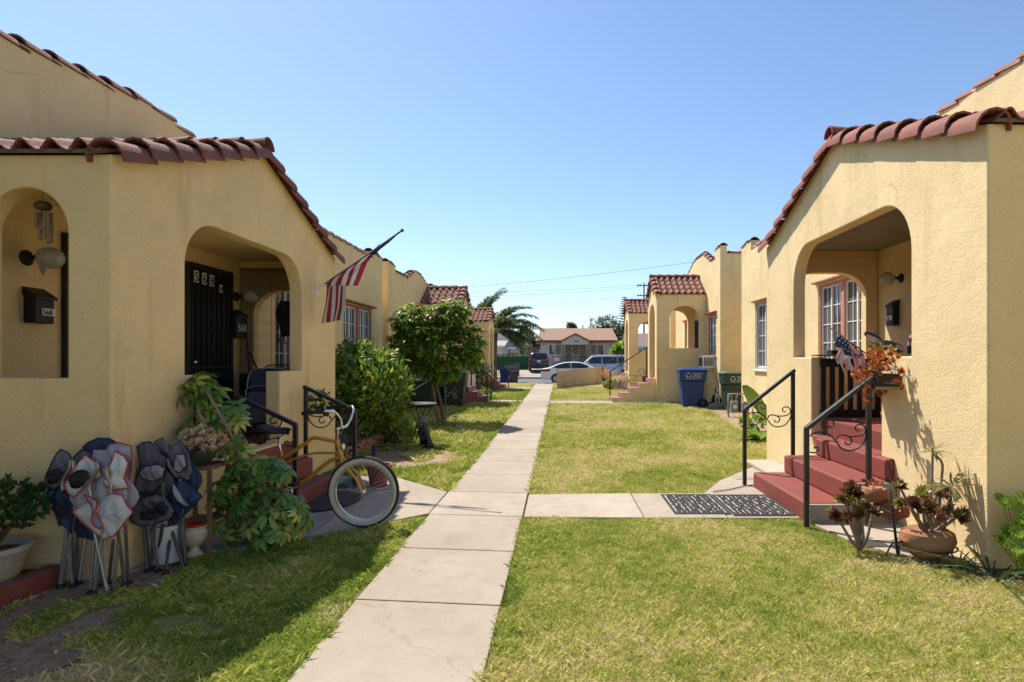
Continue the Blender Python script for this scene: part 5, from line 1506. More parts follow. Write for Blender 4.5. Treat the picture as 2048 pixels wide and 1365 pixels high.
# pinwheel flower
pwb = G(919, 852)
pw = thing('metal_flower', 'dark metal flower ornament on a thin stem in the lawn', 'ornament', pwb)
pc = W(909, 833, pwb.y)
MB().tube(catmull([pwb, (pwb + pc) / 2 + Vector((.03, 0, 0)), pc], 4), .006, 5).build('stem', DKSTEEL, pw)
TEAL = mat('dark_teal_metal', (.015, .05, .05), rough=.4, metal=.4)
for i in range(14):
    a = 6.283 * i / 14
    MB().add([pc + Vector((.02 * math.cos(a), -.005, .02 * math.sin(a))), pc + Vector((.085 * math.cos(a - .1), -.012, .085 * math.sin(a - .1))), pc + Vector((.095 * math.cos(a), -.005, .095 * math.sin(a))), pc + Vector((.085 * math.cos(a + .1), .004, .085 * math.sin(a + .1)))], [(0, 1, 2, 3)]).build('petal', TEAL, pw)
MB().ball(pc, .025, .012, .025).build('centre', TEAL, pw, smooth=True)
# brick edging of the bed
be = thing('brick_edging', 'low wall of loose old bricks edging the bush bed', 'edging', (-3.3, 10.2, 0))
bmesh_ = None
for row in range(3):
    for i in range(11):
        y = 8.75 + i * .235 + (row % 2) * .11
        if row == 2 and i in (3, 7, 10): continue
        x = -3.30 + random.uniform(-.012, .012)
        z = gz(y) + row * .072
        o = MB().box(-.055, .055, -.108, .108, 0, .066)
        if bmesh_ is None:
            bmesh_ = o.mesh('brick'); bmesh_.materials.append(BRICK)
        put('brick', bmesh_, be, (x, y, z), Euler((random.uniform(-.03, .03), random.uniform(-.04, .04), random.uniform(-.06, .06))))
# red flower pot with small flag, agaves, ground plants
rp = G(757, 975) + Vector((0, 0, .026))
pot('flower_pot', 'faded red plastic flower pot behind the bicycle front wheel', 'pot', rp, [(.10, 0), (.135, .2), (.155, .205), (.16, .25), (.145, .25), (.135, .2)], mat('red_plastic', (.2, .04, .05), (.26, .07, .08), scale=6, rough=.6), .138, .2)
fl = thing('small_flag', 'small rolled striped flag stuck in the red flower pot', 'flag', rp + Vector((-.04, 0, .2)))
q = rp + Vector((-.05, -.02, .2))
MB().tube([q, q + Vector((0, 0, .42))], .004, 5).build('stick', WOOD, fl)
for i in range(6):
    MB().lathe([(.030 - .002 * i, .07 + .036 * i), (.028 - .002 * i, .07 + .036 * (i + 1))], 12, q).build('stripe', (FLAGRED, FLAGWHITE)[i % 2] if i < 3 else FLAGBLUE, fl, smooth=True)
def tuft(name, label, cat, base, n, L, w, m, up=.8, spread=.05, group=None, curl=.5):
    t = thing(name, label, cat, base, group)
    Ms = []
    for i in range(n):
        a = rng.uniform(0, 6.28); d = Vector((math.cos(a), math.sin(a), rng.uniform(up * .4, up * 1.6)))
        Ms.append(frame(Vector(base) + Vector((math.cos(a), math.sin(a), 0)) * spread * rng.random(), d, (0, 0, 1), rng.uniform(.7, 1.2)))
    leaves(t, leaf_tmpl(L, w, 4, .3, curl), Ms, m, min(n, 60))
    return t
G_AGAVE = leafmat('agave_leaf', [(0, (.06, .12, .05)), (1, (.16, .24, .1))], .5, .2)
tuft('agave', 'grey-green agave rosette beside the bicycle wheel', 'plant', G(690, 975), 22, .22, .07, G_AGAVE, .7, .03)
tuft('agave', 'grey-green agave rosette at the foot of the steps', 'plant', G(668, 955), 18, .18, .06, G_AGAVE, .7, .03)
def clump(name, label, cat, c, r, n, L, w, m, parts=0, k=4, group=None, stem=True, up=.5):
    t = thing(name, label, cat, (c[0], c[1], c[2] - r[2]), group)
    Ms = []
    for q in ell(c, r, .25, n):
        for _ in range(k):
            d = (q - Vector(c)).normalized() + Vector(rng.normal(0, .6, 3)) + Vector((0, 0, up))
            Ms.append(frame(q + Vector(rng.normal(0, r[0] * .06, 3)), d, (0, 0, 1), rng.uniform(.7, 1.3), rng.uniform(-.6, .6)))
    leaves(t, leaf_tmpl(L, w, 2, .25, .25), Ms, m, parts)
    if stem: MB().tube([(c[0], c[1], c[2] - r[2]), (c[0], c[1], c[2])], max(.01, r[0] * .05), 5).build('stem', BARK, t)
    return t
clump('leafy_herb', 'small leafy herb clump behind the animal statue', 'plant', W(800, 860, 11.3), (.3, .25, .24), 150, .06, .035, G_LIGHT, 40)
clump('leafy_herb', 'dark leafy ground plant at the foot of the round bush', 'plant', W(765, 868, 10.9), (.28, .25, .22), 130, .06, .035, G_SHRUB, 30)
clump('ground_cover', 'straggly dry herbs around the young tree trunk', 'plant', W(885, 855, 13.2), (.5, .3, .12), 150, .06, .025, G_LIGHT, 30, stem=False)
clump('potted_vine', 'leafy vine climbing over the lower handrail', 'plant', W(645, 806, 7.5), (.16, .12, .14), 46, .07, .04, G_DARK, 40)
clump('small_shrub', 'thin leafy sapling beside the handrail post', 'plant', W(690, 870, 8.6), (.22, .2, .3), 60, .07, .03, G_SHRUB, 30)
mb = MB()
DOORMAT = mat('dark_door_mat', (.03, .03, .032), (.07, .065, .06), scale=40, rough=.95, bump=.8, bscale=120)
mb.lathe([(0, .0), (.36, .0), (.38, -.006)], 28, (-2.55, 6.45, .046), 1.0, 1.25)
clean(mb, 'door_mat', DOORMAT, 'dark oval mat on the concrete at the foot of the shaded steps', 'mat')
# ================================================================ WHEELED BINS
def bin_cart(label, loc, ang, m, lid, k=1.0, graffiti=False, group='wheeled rubbish bins', texts=True):
    t = thing('wheeled_bin', label, 'bin', (0, 0, 0), group)
    def q(x0, x1, w, z): return [(x0, -w, z), (x1, -w, z), (x1, w, z), (x0, w, z)]
    mb = MB(); mb.hexa(q(-.24, .27, .25, .0), q(-.30, .33, .29, .72))
    mb.hexa(q(-.33, .36, .315, .721), q(-.355, .385, .33, 1.0))
    mb.build('body', m, t, bevel=.025, seg=3)
    mb = MB(); mb.hexa(q(-.37, .40, .35, 1.0), q(-.36, .40, .345, 1.03)); mb.hexa(q(-.35, .38, .325, 1.031), q(-.27, .28, .24, 1.075))
    mb.build('lid', lid, t, bevel=.014, seg=3)
    MB().tube([(-.36, -.24, .99), (-.44, -.24, 1.0), (-.44, .24, 1.0), (-.36, .24, .99)], .017, 8).build('handle', m, t, smooth=True)
    for sg in (-1, 1):
        w = MB().tube([(-.24, sg * .29, .13), (-.24, sg * .34, .13)], .13, 20).build('wheel', RUBBER, t, smooth=40, bevel=.01)
        MB().tube([(-.24, sg * .335, .13), (-.24, sg * .345, .13)], .045, 12).build('hub', m, w, smooth=40)
    MB().box(.33, .352, -.17, .17, .62, .66).build('grab_bar', m, t)
    if texts:
        for sg in (-1, 1):
            u = Vector((-sg, 0, 0)); yy = sg * (.325 + .008); o = Vector((sg * .22, yy, .87)) + u * .0
            up = Vector((0, sg * .05, 1))
            P = lambda a, z: Vector((0, yy + sg * (z - .86) * .05, z)) + u * a
            text('VALLEY VISTA', .045, P(-.04, .915), u, up, WHITEINK, t, 'lettering', .0005)
            text('SERVICES', .045, P(.0, .87), u, up, WHITEINK, t, 'lettering', .0005)
            text('1-800-442-6454', .04, P(-.05, .828), u, up, WHITEINK, t, 'lettering', .0005)
            text('www.valleyvistaservices.com', .036, P(-.22, .79), u, up, WHITEINK, t, 'lettering', .0005)
            mb = MB(); n_ = Vector((0, sg, 0))
            for i in range(3):
                a0 = math.pi / 2 + i * 2.094
                pts = [P(-.14, .885) + u * (.05 * math.cos(a0 + d) * (1.1 if abs(d) > .6 else 1.25)) + up * (.05 * math.sin(a0 + d) * 1.1) for d in (-.75, -.35, 0, .35, .75)]
                mb.tube(pts, .009, 4)
            mb.build('logo', WHITEINK, t)
    if graffiti:
        gp = mat('faded_spray', (.3, .3, .24), rough=.9)
        for pts in ([(-.12, .58), (-.19, .55), (-.16, .46), (-.08, .42), (-.14, .32), (-.2, .38)], [(.08, .6), (.02, .42), (.05, .28), (.13, .33), (.06, .4), (.16, .5)], [(-.02, .5), (-.05, .4)]):
            yy = lambda z: -(.25 + .04 * z / .72 + .006)
            MB().tube(catmull([(x, yy(z), z) for x, z in pts], 5), .013, 5).build('graffiti', gp, t)
    t.location = loc; t.rotation_euler = (0, 0, ang); t.scale = (k, k, k)
    return t
B_BLUE = mat('blue_bin_plastic', (.007, .036, .17), (.01, .045, .2), scale=4, rough=.45)
B_GREEN = mat('dark_green_bin_plastic', (.016, .035, .026), (.025, .05, .036), scale=4, rough=.5)
B_GREENL = mat('green_bin_lid', (.06, .1, .075), (.08, .12, .09), scale=4, rough=.5)
B_BLACK = mat('charcoal_bin_plastic', (.028, .03, .026), (.045, .046, .04), scale=5, rough=.55)
B_GREYL = mat('grey_bin_lid', (.2, .19, .18), (.26, .25, .23), scale=4, rough=.55)
B_GREY = mat('grey_bin_plastic', (.075, .07, .065), (.09, .085, .08), scale=4, rough=.55)
bin_cart('bright blue wheeled bin beside the black and white cat', (3.96, 18.12, gz(18.1)), R(176), B_BLUE, B_BLUE, 1.1)
bin_cart('dark green wheeled bin behind the gas meters', (4.95, 17.05, gz(17)), R(178), B_GREEN, B_GREENL, 1.04)
bin_cart('dark charcoal wheeled bin scrawled with graffiti', (-3.22, 18.05, gz(18)), R(2), B_BLACK, B_GREYL, 1.04, graffiti=True)
bin_cart('dark green wheeled bin between the bush and the blue bin', (-4.02, 17.5, gz(17.5)), R(-2), B_GREEN, B_GREENL, 1.06)
bin_cart('navy blue wheeled bin wedged between two dark bins', (-3.72, 18.15, gz(18)), R(3), mat('navy_bin_plastic', (.012, .025, .09), rough=.5), B_GREEN, 1.02)
bin_cart('blue wheeled bin standing in the street beside a grey one', W(1008, 766, 39.9) * Vector((1, 1, 0)) if False else ((1009 - VX) / F * 40.2, 40.2, .005), R(-90), B_BLUE, B_BLUE, .94)
bin_cart('grey wheeled bin standing at the street edge', ((1027 - VX) / F * 39.6, 39.6, .005), R(8), B_GREY, B_GREY, .94)
# ================================================================ RIGHT PORCH THINGS
yl = 1200 * XMR / (1795 - VX)
def far_wall_y(x): return 1200 * XMR / (x - VX)
wall_lamp('globe wall lamp beside the tall black mailbox', (XMR, far_wall_y(1803), W(1803, 557, far_wall_y(1803)).z), (-1, 0, 0), GLOBE)
y_ = far_wall_y(1793)
t, x1, o = mailbox('tall black mailbox above the bird of fabric on the porch', (XMR, y_, W(1793, 628, y_).z), 1, None, .1, h=.34, w=.17)
mb = MB().box(x1 - .004, x1 - .001, y_ - .07, y_ + .07, t.location.z - .09, t.location.z - .03); mb.build('label_plate', WHITEINK, t)
text('568', .05, (x1 - .0055, y_ + .06, t.location.z - .08), (0, -1, 0), (0, 0, 1), BLACKINK, t, 'number', .0008)
t['label'] = 'tall black mailbox on the porch wall beside the globe lamp'
sl = thing('spotlight', 'small black spotlight under the weathered porch ceiling', 'light', W(1771, 488, 8.7))
c = W(1771, 489, 8.7)
MB().ball(c, .05, .06, .04).build('head', BLACKM, sl, smooth=True); MB().tube([c, c + Vector((.05, .05, .10))], .015, 6).build('bracket', BLACKM, sl)
# planter box with orange succulents on the low porch wall
pbx = Vector((3.00, 5.62, 1.30))
bxp = thing('planter_box', 'dark wooden planter box on brackets by the near handrail', 'planter', pbx)
mb = MB(); mb.box(2.93, 3.14, 5.56, 5.98, 1.30, 1.32); mb.box(2.93, 2.95, 5.56, 5.98, 1.32, 1.42); mb.box(3.12, 3.14, 5.56, 5.98, 1.32, 1.42); mb.box(2.95, 3.12, 5.56, 5.58, 1.32, 1.42); mb.box(2.95, 3.12, 5.96, 5.98, 1.32, 1.42)
mb.build('box', mat('dark_weathered_wood', (.025, .02, .018), (.05, .04, .03), scale=6, rough=.85), bxp, bevel=.003)
MB().box(2.955, 3.115, 5.585, 5.955, 1.38, 1.395).build('soil', SOIL, bxp)
MB().box(2.95, 3.16, 5.62, 5.66, 1.27, 1.299).build('bracket', mat('pale_bare_wood', (.5, .42, .3), rough=.8), bxp); MB().box(2.95, 3.16, 5.88, 5.92, 1.27, 1.299).build('bracket', MATS['pale_bare_wood'], bxp)
osu = thing('orange_succulent', 'sprawling orange succulent spilling from the planter box', 'plant', pbx + Vector((0, 0, .14)))
mb = MB(); pts = []
oc = [(1752, 705), (1735, 715), (1770, 720), (1790, 730), (1720, 735), (1745, 738), (1765, 742), (1785, 725), (1730, 748), (1712, 745), (1755, 755), (1775, 758), (1792, 768), (1720, 768), (1740, 778), (1768, 782), (1728, 792), (1760, 795), (1748, 712), (1758, 728), (1776, 738), (1742, 725), (1800, 742), (1715, 755), (1762, 715), (1780, 708)]
root = Vector((3.02, 5.74, 1.39))
for i, (x, y) in enumerate(oc):
    Yq = 5.55 + rng.uniform(-.12, .2)
    p = W(x, y, Yq)
    mb.tube(catmull([root + Vector((rng.uniform(-.05, .05), rng.uniform(-.12, .16), 0)), (root + p) / 2 + Vector((-.05, -.04, .05 if y < 745 else -.02)), p], 4), .006, 5)
    pts.append((p, rng.uniform(1.1, 1.6)))
    for _ in range(3): pts.append((p + Vector(rng.normal(0, .035, 3)), rng.uniform(.7, 1.2)))
mb.build('stem', PALEBARK, osu, smooth=True)
rosettes(osu, pts, G_ORANGE, name='rosette', L=.04, w=.012, upv=(-.3, -.8, .5), spread=.7)
G_SUCY = leafmat('yellow_green_succulent', [(0, (.25, .22, .05)), (1, (.4, .36, .09))], .5, .2)
rosettes(osu, [(W(x, y, 5.75), 1.1) for x, y in ((1770, 698), (1785, 702), (1778, 712), (1792, 712), (1740, 695), (1755, 690))], G_SUCY, name='green_rosette', upv=(0, -.6, .8))
# tattered small flag, fabric bird, striped windsock
def hflag():
    a = W(1662, 657, 6.0); b = W(1752, 722, 5.7)
    t = thing('tattered_flag', 'tattered faded striped flag on a stick over the porch gate', 'flag', b)
    MB().tube([a, b], .008, 6).build('stick', WOOD, t)
    FR = mat('faded_flag_pink', (.5, .2, .22), (.55, .3, .3), scale=20, rough=.8, transl=.35)
    def row(nm, u0, u1, l0, l1, m):
        d = b - a
        def fn(s_, v):
            u = u0 + (u1 - u0) * s_
            l = l0 + (l1 - l0) * v
            return a + d * u + Vector((.02 * math.sin(v * 5 + u * 9), -.02 * v, -l * (1 + .12 * math.sin(u * 25))))
        MB().grid(fn, 4, 4).build(nm, m, t, smooth=True)
    row('canton', .12, .45, 0, .15, FLAGBLUE)
    for r_ in range(3):
        for c_ in range(4):
            u = .16 + .07 * c_ + .02 * (r_ % 2); p = a + (b - a) * u + Vector((0, -.022, -.03 - .04 * r_))
            MB().ball(p, .008, .004, .008, 6, 4).build('star', FLAGWHITE, t)
    for i in range(7):
        u = .14 + i * .085
        row('stripe', u, u + .085, .15 if u < .45 else 0.02, .33 + .05 * math.sin(i * 2.3), (FR, FLAGWHITE)[i % 2])
    for i in range(2): row('stripe', .5 + i * .1, .57 + i * .1, -.02, .1, FLAGRED)
hflag()
def fbird():
    c = W(1772, 687, 6.1)
    t = thing('fabric_bird', 'striped and starred fabric bird perched above the orange plant', 'ornament', c)
    w = lambda x, y, dy=0: W(x, y, 6.1 + dy)
    def lens(nm, p, q, wd, m, z=0):
        d = q - p; n = d.cross(Vector((0, 1, 0))).normalized()
        MB().grid(lambda a, b: p + d * a + n * wd * (b - .5) * math.sin(math.pi * (a * .8 + .15)) * 1.4 + Vector((0, z - .02 * math.sin(a * 3.1), 0)), 8, 4).build(nm, m, t, smooth=True)
    lens('wing', w(1731, 666), w(1772, 690), .055, FLAGBLUE, .02)
    for i in range(4): lens('wing_stripe', w(1732, 668 + i * 3), w(1766, 686 + i * 2.5), .011, (mat('flag_salmon', (.5, .24, .18), rough=.8), FLAGWHITE)[i % 2], -.005 - .004 * i)
    lens('body', w(1768, 684), w(1800, 706), .07, mat('teal_cloth', (.03, .12, .15), rough=.8))
    lens('tail', w(1782, 690), w(1806, 704), .06, mat('maroon_cloth', (.16, .03, .05), rough=.8), -.02)
    lens('tail_edge', w(1788, 690), w(1806, 705), .03, FLAGWHITE, -.03)
fbird()
wsk = thing('striped_windsock', 'red and blue striped cloth hanging inside the porch corner', 'ornament', W(1818, 705, 6.3))
for i in range(7):
    y0 = 652 + i * 8
    MB().grid(lambda a, b: W((1826 - 12 * sm(650, 690, y0 + 8 * b)) + 14 * a, y0 + 8 * b, 6.35 - .03 * math.sin(a * 3)), 3, 2).build('band', (FLAGRED, FLAGRED, FLAGWHITE, FLAGRED, FLAGWHITE, FLAGBLUE, FLAGBLUE)[i], wsk, smooth=True)
tr_ = MB().box(3.36, 3.62, 7.44, 7.58, 1.615, 1.67)
clean(tr_, 'tray', BLACKM, 'small black tray on the ledge above the open gate', 'tray', bevel=.004)
# ---------------------------------------------------------------- mats
def cut_mat(label, x0, x1, y0, y1, seed, z=.026):
    t = thing('door_mat', label, 'mat', ((x0 + x1) / 2, (y0 + y1) / 2, z), 'rubber mats before the red steps')
    MB().box(x0, x1, y0, y1, z, z + .006).build('base', mat('mat_base', (.42, .38, .33), rough=.95), t)
    r = random.Random(seed)
    mb = MB(); zt = z + .011
    m = mat('mat_rubber', (.02, .02, .021), (.04, .04, .04), scale=40, rough=.85)
    for a, b, c, d in ((x0, x1, y0, y0 + .03), (x0, x1, y1 - .03, y1), (x0, x0 + .03, y0 + .03, y1 - .03), (x1 - .03, x1, y0 + .03, y1 - .03)): mb.box(a, b, c, d, z + .006, zt)
    nx, ny = int((x1 - x0) / .052), int((y1 - y0) / .052)
    for i in range(nx):
        for j in range(ny):
            cx = x0 + .04 + (x1 - x0 - .08) * (i + .5) / nx + r.uniform(-.008, .008); cy = y0 + .04 + (y1 - y0 - .08) * (j + .5) / ny + r.uniform(-.008, .008)
            k = r.randint(4, 6); a0 = r.uniform(0, 6)
            pts = [(cx + .0245 * math.cos(a0 + 6.283 * q / k), cy + .0245 * math.sin(a0 + 6.283 * q / k)) for q in range(k)]
            mb.prism(pts, lambda u, v, tt: (u, v, tt), z + .006, zt)
    o = mb.build('rubber_pattern', m, t)
    return t
cut_mat('black pebble patterned rubber mat farther from the red steps', 1.12, 1.68, 5.92, 6.76, 3)
cut_mat('black framed rubber mat touching the red steps', 1.69, 2.30, 5.86, 6.74, 4)
# ---------------------------------------------------------------- pots and succulents by the right wall
def aeonium(label, base, heads, m=G_AEON, L=.072):
    t = thing('tree_succulent', label, 'plant', base)
    mb = MB(); pts = []
    for x, y, Y in heads:
        p = W(x, y, Y)
        mb.tube(catmull([Vector(base), Vector(base).lerp(p, .4) + Vector((rng.uniform(-.03, .03), 0, -.03)), p], 4), [.016 - .0009 * i for i in range(9)], 6)
        pts.append((p, rng.uniform(.95, 1.3)))
        for _ in range(2): pts.append((p + Vector(rng.normal(0, .03, 3)), rng.uniform(.7, 1.0)))
    mb.build('stem', PALEBARK, t, smooth=True)
    rosettes(t, pts, m, name='rosette', L=L, w=.036, upv=(-.2, -.55, .8), spread=.35)
    return t
p0 = W(1719, 1105, 4.83); p0.z = .02
aeonium('bare-stemmed dark red succulent growing from the concrete gap', p0, [(1700, 985, 4.8), (1690, 1000, 4.8), (1715, 990, 4.8), (1730, 1015, 4.85), (1745, 1025, 4.85), (1672, 1030, 4.8), (1697, 1040, 4.75), (1722, 1030, 4.75), (1708, 1000, 4.9)])
# split urn lying on its side with succulents
ur = W(1855, 1080, 4.6)
t = thing('terracotta_urn', 'large cracked terracotta urn resting on a scrolled stand', 'pot', (ur.x, ur.y, .02))
prof = [(.0, -.13), (.10, -.125), (.175, -.07), (.205, .0), (.19, .06), (.15, .085), (.13, .08), (.0, .06)]
MB().lathe(prof, 28, ur, 1, .8).build('body', TERRA, t, smooth=35)
MB().tube([ur + Vector((.21 * math.cos(a), .17 * math.sin(a), -.05)) for a in [i * .3307 for i in range(19)]], .006, 6, closed=True).build('ring', IRON, t, smooth=True)
for a in (.6, 2.5, 4.6): MB().tube(catmull([ur + Vector((.21 * math.cos(a), .17 * math.sin(a), -.05)), ur + Vector((.2 * math.cos(a), .16 * math.sin(a), -.2)), Vector((ur.x + .24 * math.cos(a), ur.y + .2 * math.sin(a), .015))], 4), .007, 6).build('stand_leg', IRON, t, smooth=True)
aeonium('cluster of dark red and green rosettes planted in the large urn', ur + Vector((0, 0, .06)), [(1800, 975, 4.55), (1842, 985, 4.6), (1872, 992, 4.55), (1835, 1012, 4.5), (1860, 1020, 4.5), (1890, 1012, 4.55), (1922, 1028, 4.6), (1875, 1035, 4.45), (1850, 1005, 4.7), (1900, 1000, 4.7), (1818, 1008, 4.6)])
q1 = W(1747, 990, 5.05)
t = thing('hanging_bowl', 'small terracotta bowl with red succulents on the crook stand', 'pot', q1 - Vector((0, 0, .06)))
MB().lathe([(0, -.06), (.07, -.055), (.11, -.01), (.115, .03), (.10, .06), (.09, .055), (0, .04)], 24, q1).build('body', TERRA, t, smooth=35)
s2 = thing('red_succulent', 'small red succulent growing in the terracotta bowl', 'plant', q1 + Vector((0, 0, .04)))
rosettes(s2, [(q1 + Vector((rng.uniform(-.09, .09), rng.uniform(-.07, .05), .07 + rng.uniform(0, .05))), rng.uniform(.6, .9)) for _ in range(12)], leafmat('red_succulent_leaf', [(0, (.35, .09, .05)), (1, (.5, .2, .12))], .5, .2), upv=(0, -.5, .8))
MB().tube([q1 + Vector((0, 0, .03)), q1 + Vector((0, 0, .08))], .006, 5).build('stem', PALEBARK, s2)
q2 = W(1783, 1016, 5.0)
t = thing('clay_bowl', 'upturned rusty clay bowl behind the crook stand', 'pot', q2)
MB().lathe([(.10, -.07), (.13, -.055), (.135, -.02), (.12, .03), (.07, .06), (0, .065)], 24, q2).build('body', mat('rusty_clay', (.3, .1, .045), (.2, .08, .045), scale=10, rough=.9, bump=.5), t, smooth=35)
# crook stand with plant arms
cb = W(1796, 1120, 4.68); cb.z = .01
ck = thing('crook_stand', 'thin black crook-topped plant stand by the cream wall', 'plant stand', cb)
top = W(1778, 960, 4.72)
MB().tube([cb, cb.lerp(top, .5), top], .011, 7).build('pole', IRON, ck, smooth=True)
MB().tube(catmull([top + Vector((-.01, 0, .03)), top + Vector((-.012, 0, -.01)), top + Vector((.015, 0, -.01)), top + Vector((.02, 0, .05)), top + Vector((-.0, 0, .11)), top + Vector((.012, 0, .16)), top + Vector((.035, 0, .15)), top + Vector((.03, 0, .13))], 4), .006, 6).build('crook', IRON, ck, smooth=True)
for qq in (q1 - Vector((0, 0, .065)), q2 - Vector((0, 0, .075))):
    pr = cb.lerp(top, (qq.z - cb.z) / (top.z - cb.z))
    MB().tube(catmull([pr, (pr + qq) / 2 + Vector((0, -.02, -.01)), qq], 4), .006, 6).build('arm', IRON, ck)
    MB().tube([qq + Vector((.085 * math.cos(a), .085 * math.sin(a), 0)) for a in [i * .3927 for i in range(16)]], .005, 5, closed=True).build('ring', IRON, ck)
for dx in (-.1, .16): MB().tube(catmull([cb + Vector((0, 0, .12)), cb + Vector((dx * .5, 0, .1)), cb + Vector((dx, 0, .0))], 4), .006, 6).build('foot', IRON, ck)
# dracaena
def dracaena(label, base, heads):
    t = thing('spiky_dracaena', label, 'plant', base)
    mb = MB(); Ms = []
    for pts, n, L in heads:
        P = [Vector(base)] + [W(*q) for q in pts]
        mb.tube(catmull(P, 4), .010, 6)
        for i in range(n):
            a = rng.uniform(0, 6.28); d = Vector((math.cos(a), math.sin(a) * .8, rng.uniform(-.45, 1.1)))
            Ms.append(frame(P[-1], d, (0, 0, 1), L * rng.uniform(.75, 1.2)))
    mb.build('stem', PALEBARK, t, smooth=True)
    leaves(t, leaf_tmpl(.25, .026, 4, .5, .22), Ms, G_DRAC, len(Ms))
dracaena('spiky dracaena with thin bent stems against the cream wall', Vector((2.98, 4.72, .02)), [([(1862, 1000, 4.78), (1864, 950, 4.8), (1865, 903, 4.82)], 16, .6), ([(1880, 990, 4.7), (1885, 930, 4.75), (1870, 912, 4.8)], 5, .5), ([(1895, 1020, 4.6), (1902, 975, 4.62)], 34, 1.0)])
# geranium-like light green plant at the frame edge, strappy leaves
t = thing('geranium', 'bright green ruffled geranium at the corner of the cream wall', 'plant', (3.22, 4.16, .01))
Ms = []; mb = MB()
for i in range(70):
    p = Vector((3.24 + rng.uniform(-.2, .3), 4.14 + rng.uniform(-.12, .12), .22 + rng.uniform(0, .36)))
    z = Vector((rng.normal(0, .4), -.7 + rng.normal(0, .3), .7)).normalized(); x_ = z.orthogonal().normalized(); y_ = z.cross(x_)
    M = Matrix.Translation(p) @ Matrix((x_, y_, z)).transposed().to_4x4() @ Matrix.Rotation(rng.uniform(0, 6), 4, 'Z') @ Matrix.Diagonal((*[rng.uniform(.8, 1.25)] * 3, 1))
    Ms.append(M); mb.tube([(3.24, 4.18, .02), p], .004, 4)
mb.build('stem', G_LIGHT, t)
vs = [(0, 0, -.012)] + [(.05 * (1 if i % 2 else .82) * math.cos(i * 6.283 / 20), .05 * (1 if i % 2 else .82) * math.sin(i * 6.283 / 20), .008 * (-1) ** i) for i in range(20)]
leaves(t, (vs, [(0, 1 + i, 1 + (i + 1) % 20) for i in range(20)]), Ms, G_LIGHT, 70)
tuft('strappy_plant', 'long strappy dark green leaves at the wall foot', 'plant', Vector((3.02, 4.2, .01)), 26, .42, .018, G_SHRUB, 1.1, .1, curl=.75)
tuft('strappy_plant', 'short grassy tuft beside the large urn', 'plant', Vector((2.93, 4.42, .01)), 18, .2, .014, G_LIGHT, 1.3, .05)
tuft('strappy_plant', 'dark strappy leaves in front of the geranium', 'plant', Vector((3.7, 4.12, .01)), 24, .35, .02, G_SHRUB, 1.0, .1, curl=.7)
# water-meter lids
for lab, x, y in (('rusty metal cover in the concrete beside the crook stand', 2.55, 4.98), ('small vent cover in the concrete beside the far stair post', 2.38, 7.75)):
    clean(MB().box(x - .14, x + .14, y - .09, y + .09, .02, .028), 'utility_cover', CONCD if y > 6 else DKSTEEL, lab, 'cover', bevel=.003)
# ---------------------------------------------------------------- bed beside the far wall: canna, philodendron, gas meters, cat, air conditioner
cb_ = Vector((4.35, 11.6, gz(11.6)))
t = thing('broad_leaf_plant', 'canna-like plant with one huge torn leaf leaning on the cream wall', 'plant', cb_)
lf = [(W(1543, 850, 11.6), .0), (W(1530, 825, 11.6), .14), (W(1515, 805, 11.6), .21), (W(1500, 788, 11.6), .2), (W(1490, 776, 11.6), .12), (W(1485, 772, 11.6), .02)]
MB().tube(catmull([cb_, cb_ + Vector((.02, 0, .25)), lf[0][0]], 4), .014, 6).build('stem', G_LIGHT, t, smooth=True)
vs = []
for p, w_ in lf: vs += [p + Vector((-.6, .1, -.75)).normalized() * w_ * .6, p, p + Vector((.65, -.1, .75)).normalized() * w_ * .6 + Vector((0, .04, 0))]
MB().add(vs, [(i * 3 + j, i * 3 + j + 1, i * 3 + j + 4, i * 3 + j + 3) for i in range(5) for j in range(2)]).build('leaf', leafmat('canna_leaf', [(0, (.12, .2, .03)), (1, (.25, .26, .05))], .4, .3), t, smooth=True)
tuft('lobed_leaf_plant', 'bright green lobed plant in the dry bed by the handrail', 'plant', G(1520, 885), 40, .42, .10, G_LIGHT, 1.3, .04, curl=.6)
clump('leafy_herb', 'low bright herbs under the huge torn leaf', 'plant', W(1508, 845, 12.4), (.3, .25, .15), 100, .09, .05, G_LIGHT, 60, stem=False)
gm = thing('gas_meters', 'pair of grey gas meters with pipework in the dry bed', 'gas meter', (4.45, 15.2, gz(15.2)))
GM = mat('grey_meter', (.2, .215, .2), (.26, .27, .25), scale=9, rough=.6)
g0 = gz(15.2)
for x, y in ((4.40, 15.25), (4.62, 15.05)):
    MB().box(x - .09, x + .09, y - .07, y + .07, g0 + .12, g0 + .42).build('meter', GM, gm, bevel=.03, seg=3)
    MB().tube([(x, y - .075, g0 + .28), (x, y - .1, g0 + .28)], .05, 14).build('dial', PLASTW, gm)
    for dx in (-.06, .06): MB().tube(catmull([(x + dx, y, g0 + .4), (x + dx, y, g0 + .52), (x + dx * 1.6, y, g0 + .56)], 3), .017, 8).build('pipe', GM, gm, smooth=True)
MB().tube([(4.22, 15.2, g0 + .6), (4.78, 15.2, g0 + .6)], .018, 8).build('pipe', GM, gm, smooth=True)
MB().tube([(4.24, 15.2, g0), (4.24, 15.2, g0 + .6)], .02, 8).build('riser', GM, gm, smooth=True)
MB().tube([(4.24, 15.2, g0 + .1), (4.24, 15.2, g0 + .26)], .035, 8).build('valve', GM, gm, smooth=40)
MB().tube(catmull([(4.75, 15.1, g0 + .56), (4.78, 14.6, g0 + .55), (4.74, 14.2, g0 + .3), (4.74, 14.1, g0)], 4), .016, 7).build('pipe', GM, gm, smooth=True)
blk = MB().box(4.35, 4.85, 17.62, 17.86, gz(17.7) - .02, gz(17.7) + .13)
clean(blk, 'concrete_block', CONCD, 'low concrete block on which the cat sits', 'block', bevel=.012)
ct = Vector((4.60, 17.72, gz(17.7) + .13))
